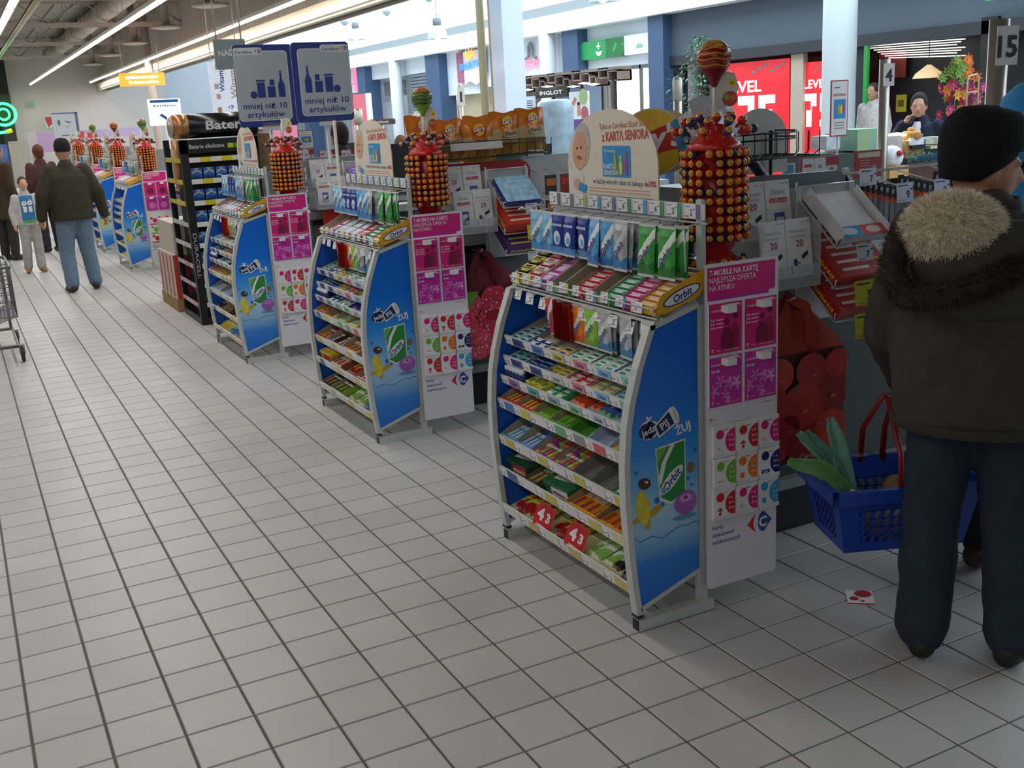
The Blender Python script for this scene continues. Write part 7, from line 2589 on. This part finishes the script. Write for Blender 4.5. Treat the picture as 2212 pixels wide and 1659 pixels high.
MB().lathe([(.03, .2), (.2, .07), (.24, 0)], M('#c8a880', .4, emit=.7), 16, f.p(w / 2, h * .4)).tube([f.p(w / 2, h * .4 + .3), f.p(w / 2, h + .4)], .01, BLACK, 5).build('pendant_lamp', label='warm pendant lamp glowing in the dark shop', cat='lamp')
f, w, h = wspan(2105, 40, 2140, 330, 11.5)
MB().fbox(f, 0, 0, w, h, -.05, 0, M('#15130f', .5)).build('trim_34', kind='structure', label='black pier of the dark shopfront')
f, w, h = wspan(2128, -10, 2225, 2, 11.3)
MB().fbox(f, 0, 0, w, h, -.05, 0, M('#2f9a4a', .4, emit=.3)).build('shop_sign', label='green sign edge above the dark shop', cat='shop sign')

# pendant lamps and spots of the mall
for px, py, x in ((946, 84, 8.6), (770, 86, 8.6), (1303, 4, 8.6), (100, 190, 8.6)):
    p = AX(px, py, x)
    if px == 100:
        continue
    r = thing('bell_lamp', 'white bell shaped pendant lamp in the mall', 'lamp', (p.x, p.y, p.z), 0, 'bell lamps over the mall passage')
    MB().lathe([(.24, 0), (.23, .06), (.19, .18), (.12, .27), (.06, .30)], M('#c9d4da', .3), 20).build('shade', r)
    MB().lathe([(.07, .29), (.10, .30), (.10, .44), (.04, .47), (.001, .47)], M('#7c8488', .4), 12).build('gear_box', r)
    MB().tube([(0, 0, .46), (0, 0, 6.35 - p.z)], .008, GREY, 5).build('cable', r)
    MB().ball((0, 0, .08), .10, M('#eef6fa', .4, emit=1.0), 12, 8).build('bulb', r)
for px, py in ((836, 34), (927, 4), (745, 55)):
    p = AX(px, py, 9.5)
    r = thing('spot_lamp', 'small grey spot lamp below the roof glazing', 'lamp', p, 0, 'spot lamps over the mall')
    MB().lathe([(.05, .0), (.12, .08), (.12, .14), (.06, .18)], M('#9aa4a8', .4), 12).build('head', r)
    MB().tube([(0, 0, .16), (0, 0, 6.6 - p.z)], .008, GREY, 4).build('cable', r)

# ---------------------------------------------------------------- cosmetics kiosk
KX = 8.8
f, w, h = wspan(1118, 172, 1335, 202, KX)
ks = thing('kiosk', 'cosmetics kiosk with open brown box lattice and lettered sign', 'kiosk', f.p(0, 0))
kw, kd = M('#84746a', .5), M('#332e2d', .5)
u = f.u
for k in range(12):
    a = w * k / 12
    q = Fr(u * a + V((0, 0, .02 + .06 * ((k * 5) % 3))), (0, -1, 0), (0, 0, 1))
    bw_ = w / 12 * (1.0 if k % 3 else .7)
    MB().fbox(q, 0, 0, bw_, .18, -.3, -.26, kd).fbox(q, 0, 0, bw_, .02, -.3, 0, kw).fbox(q, 0, .16, bw_, .18, -.3, 0, kw).fbox(q, 0, 0, .02, .18, -.3, 0, kw).fbox(q, bw_ - .02, 0, bw_, .18, -.3, 0, kw).build('open_box', ks)
MB().fbox(Fr((0, 0, h), (0, -1, 0), (0, 0, 1)), 0, 0, w, .05, -.3, 0, kw).build('top_rail', ks)
for a in (.12, w * .38, w * .66, w - .15):
    q = u * a
    MB().box((q.x, q.y - .03, -f.o.z), (q.x + .06, q.y + .03, .1), kd).build('kiosk_post', ks)
s0, sw, sh_ = wspan(1157, 190, 1226, 213, KX - .05)
q = Fr(s0.o - f.o, (0, -1, 0), (0, 0, 1))
MB().fbox(q, 0, 0, sw, sh_, -.06, 0, M('#151416', .4)).build('sign_box', ks)
MB().text(q, 'INGLOT', sw * .5, sh_ * .28, sh_ * .5, M('#c9c9c9', .4, emit=.4), .004, 'C', .02, w=sw * .7).build('lettering', ks)
for px, py in ((1140, 194), (1182, 187), (1238, 187), (1283, 182), (1122, 196), (1262, 180)):
    p = AX(px, py, KX - .1) - f.o
    MB().lathe([(.001, .02), (.12, .0), (.001, -.02)], M('#f4f8fa', .4, emit=3.0), 14, p).build('disc_lamp', ks)
MB().fbox(Fr(V((0, 0, -f.o.z)), (0, -1, 0), (0, 0, 1)), .1, 0, w - .2, 1.0, -.6, .0, M('#3c3a44', .4)).build('kiosk_counter', ks)
f2, w2, h2 = wspan(1120, 210, 1156, 262, KX - .15)
bp = MB().fbox(f2, 0, -.35, w2, h2, -.03, 0, M('#cfdae8', .4))
for k in range(9):
    bp.rect(f2, w2 * .55, h2 * (.08 + .09 * k), w2 * .92, h2 * (.11 + .09 * k), INK, .003)
bp.tube([f2.p(w2 * .1, 0, .004), f2.p(w2 * .2, h2 * .5, .004)], .012, INK, 4).disc(f2, w2 * .2, h2 * .7, w2 * .08, INK, .004, 8).tube([f2.p(w2 * .15, 0, .004), f2.p(w2 * .35, h2 * .3, .004)], .012, INK, 4)
bp.tube([f2.p(w2 * .5, -1.1, -.015), f2.p(w2 * .5, 0, -.015)], .02, GREY, 5)
bp.build('kiosk_poster', label='white poster with black make-up brushes at the kiosk', cat='poster')
f2, w2, h2 = wspan(1231, 199, 1272, 258, KX - .15)
bp = MB().fbox(f2, 0, 0, w2, h2, -.03, 0, M('#d6dfd8', .4, 0, .1, 2)).rect(f2, w2 * .42, h2 * .12, w2 * .58, h2 * .5, M('#c2846c', .4), .003).rect(f2, w2 * .42, h2 * .5, w2 * .58, h2 * .62, INK, .003)
bp.poly(f2, [(w2 * .12, h2 * .55), (w2 * .26, h2 * .5), (w2 * .42, h2 * .72), (w2 * .3, h2 * .82)], M('#b87a6c', .4), .003).disc(f2, w2 * .8, h2 * .2, w2 * .2, M('#a85a6c', .4), .003, 10).disc(f2, w2 * .75, h2 * .8, w2 * .22, M('#9ab07c', .4), .003, 10)
bp.fbox(f2, -w2 * .15, -h2 * .30, w2 * 1.05, -.02, -.05, 0, M('#5c3a86', .4)).tube([f2.p(w2 * .5, -1.2, -.015), f2.p(w2 * .5, -.3, -.015)], .02, GREY, 5)
bp.build('kiosk_poster', label='colourful lipstick poster with purple base at the kiosk', cat='poster')
f2, w2, h2 = wspan(1176, 216, 1230, 345, 6.6)
wp = MB()
loft(wp, [(f2.p(w2 / 2, 0).x, f2.p(w2 / 2, 0).y, 0.0, .22, w2 * .52), (f2.o.x, f2.p(w2 / 2, 0).y, f2.o.z + h2 * .82, .22, w2 * .50), (f2.o.x, f2.p(w2 / 2, 0).y, f2.o.z + h2 * .95, .20, w2 * .46), (f2.o.x, f2.p(w2 / 2, 0).y, f2.o.z + h2, .14, w2 * .36)], M('#8fa6b4', .25, 0, .2, 6))
wpo = wp.build('wrapped_stack', label='tall stack wrapped in pale blue film beside the kiosk', cat='wrapped goods')

# ---------------------------------------------------------------- indoor tree
p = AX(1515, 250, 9.6)
tr = thing('indoor_tree', 'leafy indoor tree before the dark shop', 'tree', (p.x, p.y, 0))
MB().lathe([(.22, 0), (.28, .5), (.25, .5), (.2, .45)], M('#6a5a48', .6), 16).build('planter', tr)
MB().tube([(0, 0, .4), (.05, 0, 1.2), (0, .05, 2.4)], [.04, .035, .015], M('#4a3c2c', .8), 7).build('trunk', tr)
rnd = random.Random(9)
lv = MB()
gms = [M(c, .6, 0, .1) for c in ('#3f6a4c', '#557f5c', '#2f5238', '#6a9478')]
for i in range(1500):
    z = rnd.uniform(1.0, 2.75)
    rr = .62 * math.sqrt(rnd.random()) * (1.0 if z < 2.0 else max(.15, (2.85 - z) / .85))
    t = rnd.uniform(0, 6.283)
    c = V((rr * math.cos(t), rr * math.sin(t), z))
    d = V((math.cos(t), math.sin(t), rnd.uniform(-.9, .3))).normalized()
    sd = d.cross(V((0, 0, 1))).normalized() * .018
    lv.add([c, c + d * .045 + sd, c + d * .10, c + d * .045 - sd], [(0, 1, 2, 3)], rnd.choice(gms))
tag(lv.build('foliage', tr), kind='stuff')

# ---------------------------------------------------------------- bread stall
SY = 4.6


def sbox(px0, py0, px1, py1, y, depth, m, name, label, cat, draw=None, ground=False):
    a, b = AY(px0, py1, y), AY(px1, py0, y)
    z0 = 0 if ground else a.z
    mb = MB().box((0, 0, 0), (b.x - a.x, depth, b.z - z0), m)
    if draw:
        draw(mb, Fr((0, -.001, 0), (1, 0, 0), (0, 0, 1)), b.x - a.x, b.z - z0)
    return mb.build(name, loc=(a.x, y, z0), label=label, cat=cat)


sbox(1940, 332, 2240, 420, SY, .26, M('#4a2c20', .6, 0, .15, 5), 'stall_counter', 'brown wooden stall counter with green garland', 'counter', None, True)
sbox(1778, 323, 1925, 420, SY + .05, .5, M('#2a3a34', .6), 'stall_counter', 'dark green stall counter end under the loaf baskets', 'counter', None, True)
a, b = AY(1955, 338, SY - .02), AY(2230, 318, SY - .02)
gp = MB()
for i in range(900):
    c = a.lerp(b, rnd.random()) + V((rnd.uniform(-.02, .02), rnd.uniform(-.05, .03), rnd.uniform(-.05, .03)))
    d = V((rnd.uniform(-1, 1), rnd.uniform(-1, .2), rnd.uniform(-1, 1))).normalized()
    sd = d.cross(V((0, 0, 1))).normalized() * .006
    gp.add([c - sd, c + sd, c + d * .06], [(0, 1, 2)], gms[i % 3])
gp.build('garland', kind='stuff', label='green fir garland along the stall counter', cat='garland')
sbox(1851, 276, 1905, 326, SY + .05, .3, M('#7fa894', .5), 'green_box', 'pale green carton standing on the stall', 'box', lambda m, f, w, h: m.rect(f, 0, 0, w * .5, h, M('#8fa878', .5), .001))
sbox(1823, 286, 1850, 328, SY + .25, .25, M('#cdbf9c', .5), 'light_box', 'cream box beside the green carton', 'box')
for px0, py0, px1, py1, c, lab in ((1785, 292, 1815, 324, '#b9c4cc', 'glass case of sweets at the stall end'), (1905, 292, 1950, 330, '#b9b0a8', 'pale sweets box right of the green carton'), (1968, 296, 1996, 314, '#d4d8e0', 'white cup stack on the stall'), (2000, 298, 2016, 312, '#b9bcb4', 'small jar on the stall'), (2024, 294, 2050, 312, '#c9c6b4', 'cream jar row at the stall end'), (1970, 312, 2000, 322, '#23283c', 'dark packet on the stall counter'), (2010, 312, 2046, 322, '#cfc8a8', 'row of pale cakes on the counter')):
    sbox(px0, py0, px1, py1, SY + .12, .2, M(c, .4, 0, .2, 15), 'stall_goods', lab, 'goods')
p = AY(1968, 285, SY + .2)
bs = thing('bread_basket', 'wicker basket piled with golden rolls on the stall', 'basket', (p.x, p.y, p.z - .08))
MB().lathe([(.08, 0), (.115, .055), (.11, .055), (.075, .012), (.001, .012)], M('#a8824c', .7, 0, .3, 40), 18).build('wicker', bs)
MB().box((-.12, -.05, -.16), (.12, .10, 0), M('#9c7c54', .7)).build('crate', bs)
for k in range(7):
    t = k * .9
    MB().ball((.055 * math.cos(t) * (k > 0), .055 * math.sin(t) * (k > 0), .065 + .035 * (k == 0)), .034, M('#c08c3c', .5, 0, .2, 30), 10, 6, (1.2, 1, .8)).build('bread_roll', loc=(p.x, p.y, p.z - .08), label='golden bread roll in the wicker basket', cat='bread', group='golden rolls in the wicker basket')
for px, py in ((1845, 293), (1937, 293)):
    p = AY(px, py, SY + .2)
    MB().lathe([(.001, .03), (.07, .02), (.09, 0), (.001, -.005)], M('#fff4d8', .4, emit=4.0), 14).tube([(0, 0, 0), (0, .05, -.25)], .01, GREY, 5).build('stall_lamp', loc=p, label='small bright lamp on the bread stall', cat='lamp', group='bright lamps on the bread stall')
# wrapped gift
p = AY(1925, 345, SY - .05)
gb = MB().box((-.12, -.1, -.16), (.12, .1, -.06), M('#b9925c', .6)).ball((0, 0, .02), .11, M('#d4d8dc', .25, 0, .2, 12), 12, 8, (1.1, .9, 1.0)).ball((0, -.1, .06), .03, M('#b02a3a', .4), 8, 6)
gb.build('gift_basket', loc=p, label='film wrapped gift basket with red bow before the stall', cat='gift')
# flower arrangement
p = AY(2062, 300, SY + .5)
fa = thing('flower_arrangement', 'tall arrangement of orange and magenta flowers on the stall', 'flowers', p)
bm = {}
for c in ('#d8762c', '#b3246e', '#d8a23c', '#8c2a6a', '#5f8a3c'):
    b = MB()
    for k in range(7):
        t = k * .9
        d = V((math.cos(t), -.35, math.sin(t))).normalized()
        sd = V((-math.sin(t), 0, math.cos(t))) * .016
        b.add([(0, 0, 0), d * .035 + sd, d * .075, d * .035 - sd], [(0, 1, 2, 3)], M(c, .6, 0, .15, 60))
    b.ball((0, -.01, 0), .012, M('#c89a2c', .6), 6, 4)
    bm[c] = b.mesh('blossom')
rnd = random.Random(21)
top = AY(2062, 128, SY + .5).z - p.z
for k in range(85):
    z = rnd.uniform(.02, 1) * top
    t = z / top
    hw = .26 * math.sin(math.pi * min(1, .12 + .8 * t)) + .03
    x = rnd.uniform(-hw, hw)
    c = '#5f8a3c' if (t > .72 and x < -.02) else ('#d8762c' if t > .7 else rnd.choice(['#b3246e', '#b3246e', '#d8762c', '#d8a23c', '#8c2a6a']))
    m = Matrix.Translation((x, rnd.uniform(-.1, .06), z)) @ Matrix.Rotation(rnd.uniform(0, 6), 4, 'Y') @ Matrix.Rotation(rnd.uniform(-.5, .5), 4, 'X')
    put('blossom', bm[c], fa, mat=m)
MB().tube([(0, 0, -.1), (0, 0, top * .8)], .02, M('#3f5a2c', .7), 6).build('stem', fa)
MB().tube([(-.02, -.14, -.15), (-.02, -.14, top * .72), (.0, -.14, top * .78), (.10, -.14, top * .80), (.14, -.14, top * .74), (.14, -.14, -.15)], .010, M('#b9a98c', .5), 6).tube([(-.02, -.14, top * .35), (.14, -.14, top * .35)], .008, M('#b9a98c', .5), 5).tube([(-.02, -.14, top * .58), (.14, -.14, top * .58)], .008, M('#b9a98c', .5), 5).build('trellis', fa)
MB().lathe([(.10, -.5), (.12, -.1), (.10, -.1), (.001, -.12)], M('#4a2c20', .6), 12).build('pot', fa)

# ---------------------------------------------------------------- boards and leaflets on the counters behind the wire rack


def board(px0, py0, px1, py1, y, label, edge, draw, pole=None):
    a, b = AY(px0, py1, y), AY(px1, py0, y)
    w, h = b.x - a.x, b.z - a.z
    f = Fr((0, 0, 0), (1, 0, 0), (0, 0, 1))
    mb = MB().fbox(f, 0, 0, w, h, -.006, 0, M(edge, .5)).rect(f, w * .05, w * .05, w * .95, h - w * .05, PAPER, .001)
    draw(mb, f, w, h)
    mb.tube([(w / 2, .012, 1.04 - a.z if pole is None else pole - a.z), (w / 2, .012, h * .3)], .008, FRAME, 6)
    mb.build('notice_board', loc=(a.x, y, a.z), label=label, cat='notice')


def d_sen(mb, f, w, h):
    mb.rect(f, w * .18, h * .32, w * .85, h * .66, M('#2f8fd0', .4), .002).disc(f, w * .45, h * .48, w * .08, M('#b9b52e', .4), .003, 8, h * .1).disc(f, w * .6, h * .48, w * .08, M('#e3cf3c', .4), .003, 8, h * .09).disc(f, w * .73, h * .5, w * .06, M('#b8387c', .4), .003, 8, h * .1)
    mb.text(f, 'KARTA SENIORA', w * .5, h * .72, h * .06, M('#c4483c', .5), .002, 'C', .02, w=w * .75).rect(f, w * .2, h * .86, w * .5, h * .88, CBLUE, .002)
    for k in range(3):
        mb.rect(f, w * .2, h * (.24 - .05 * k), w * .8, h * (.255 - .05 * k), GREY, .002)


board(1793, 172, 1833, 296, 2.9, 'red framed loyalty card notice on a pole beside the round column', '#b0303a', d_sen)
board(1690, 352, 1718, 384, .62, 'blue and cream notice behind the black rail', '#cfcab8', lambda m, f, w, h: m.rect(f, w * .15, h * .1, w * .85, h * .9, M('#3f8fb4', .4), .002))
board(1640, 338, 1690, 372, .8, 'white card with blue stripes behind the black rail', '#d4d6dc', lambda m, f, w, h: m.poly(f, [(w * .3, h * .1), (w * .95, h * .1), (w * .95, h * .7)], M('#2f5fa8', .4), .002))


def d_leaf(m, f, w, h):
    for k, (c, t) in enumerate((('#d9d8d8', 'Z'), ('#d9d8d8', '20'), ('#d9d8d8', 'r'))):
        x = w * (.05 + .31 * k)
        m.rect(f, x, h * .04, x + w * .29, h * .96, M(c, .5), .002)
        if t == 'Z':
            m.rect(f, x + w * .05, h * .55, x + w * .24, h * .68, M('#c4242c', .5), .003).rect(f, x + w * .08, h * .1, x + w * .22, h * .3, M('#2f5fa8', .5), .003)
        elif t == '20':
            m.text(f, '20', x + w * .14, h * .48, h * .22, M('#a8246a', .5), .003, 'C', .02).disc(f, x + w * .1, h * .2, w * .04, NAVY, .003, 8)
        else:
            m.rect(f, x, h * .55, x + w * .29, h * .96, M('#a8303a', .5), .003).disc(f, x + w * .14, h * .3, w * .07, M('#6f9094', .5), .003, 10, h * .18)


board(1728, 335, 1812, 388, 1.0, 'row of three leaflets on the counter behind the wire rack', '#a8404a', d_leaf)


def d_rd(m, f, w, h):
    m.rect(f, 0, 0, w, h, M('#a8343c', .45), .002).rect(f, w * .1, h * .74, w * .92, h * .93, M('#c9c2b4', .5), .003).disc(f, w * .7, h * .3, w * .12, M('#8c9c9c', .5), .003, 10, h * .16)
    for k in range(4):
        m.rect(f, w * .2, h * (.62 - .1 * k), w * .55, h * (.65 - .1 * k), M('#d0a09c', .5), .003)


board(1845, 322, 1905, 386, 1.08, 'red notice with white title bar beside the number 4 post', '#a8343c', d_rd)
# loyalty notices and leaflets by the tills further back
board(647, 280, 675, 322, 6.1, 'small loyalty notice on the counter under the ten items signs', '#b0303a', d_sen)
board(645, 322, 678, 350, 6.05, 'white leaflet stand with red edge near the ten items signs', '#b0303a', d_leaf)
board(690, 322, 728, 348, 6.15, 'leaflet row before the purple jumper', '#b0303a', d_leaf)
board(738, 322, 768, 348, 6.15, 'red edged leaflet stand beside the purple jumper', '#b0303a', d_leaf)
board(875, 250, 900, 296, 8.6, 'red framed loyalty notice beside the number 0 post', '#b0303a', d_sen)
board(553, 278, 588, 372, 7.0, 'tall brown striped board with a red top notice', '#b0303a', lambda m, f, w, h: m.rect(f, 0, 0, w, h * .9, M('#8a6a4a', .5, 0, .3, 20), .002))
a, b = AY(595, 330, 20.0), AY(640, 262, 20.0)
MB().box((a.x, 20.0, 0), (b.x, 20.1, b.z), M('#c97a94', .5)).build('advert_board', label='pink advert wall far behind the ten items signs', cat='board')
f, w, h = wspan(762, 205, 795, 272, 11.3)
MB().fbox(f, 0, 0, w, h, -.05, 0, M('#c8606c', .5, 0, .1, emit=.2)).fbox(f, w, -.5, w * 1.25, h, -.06, 0, M('#f4eef4', .5, emit=1.2)).build('shop_poster', label='pink shop poster beside a glowing white strip', cat='poster')
# odds and ends on the second counter: red box, teal folder, mixed hanging packs
MB().box((0, 0, 0), (.25, .18, .08), M('#6fa89c', .5)).build('folder', loc=(1.02, 2.95, 1.44), label='teal folder on the red topped checkout panel', cat='folder')
for k in range(8):
    x = 1.24 + (k % 4) * .10
    z = 1.36 - (k // 4) * .14
    mb = MB().box((-.035, -.006, -.11), (.035, .006, 0), M(('#3a3430', '#8a3a28', '#2c2c30', '#a8803c')[k % 4], .4)).box((-.03, -.008, -.06), (.03, -.006, -.02), M(('#c8742c', '#d8c83c', '#b8b8b8', '#c83a2c')[(k * 3) % 4], .4))
    mb.tube([(0, .0, -.005), (0, .26, .02)], .003, WIRE, 4)
    mb.build('hanging_pack', loc=(x, 2.60, z), label='dark blister pack hanging on a wire peg near the yellow 5 card', cat='pack', group='blister packs on wire pegs near the yellow 5 card')
MB().box((1.20, 2.86, 1.04), (1.66, 2.875, 1.46), LTGREY).build('peg_board', label='pale peg board behind the dark blister packs', cat='peg board')
# conveyor ridge of the next lane seen between board and lollipop tower
MB().tube([(.62, 1.5, 1.05), (1.3, 1.5, 1.22), (2.1, 1.5, 1.24)], .02, CHROME, 8).tube([(.62, 1.45, 1.01), (1.3, 1.45, 1.18), (2.1, 1.45, 1.20)], .02, CHROME, 8).tube([(1.6, 1.48, 0), (1.6, 1.48, 1.22)], .025, CHROME, 8).tube([(.62, 1.5, 1.05), (.62, 1.45, 1.01)], .018, CHROME, 6).tube([(1.6, 1.5, 1.23), (1.6, 1.45, 1.19)], .018, CHROME, 6).build('guide_rail', label='double chrome guide rail behind the loyalty board', cat='rail')
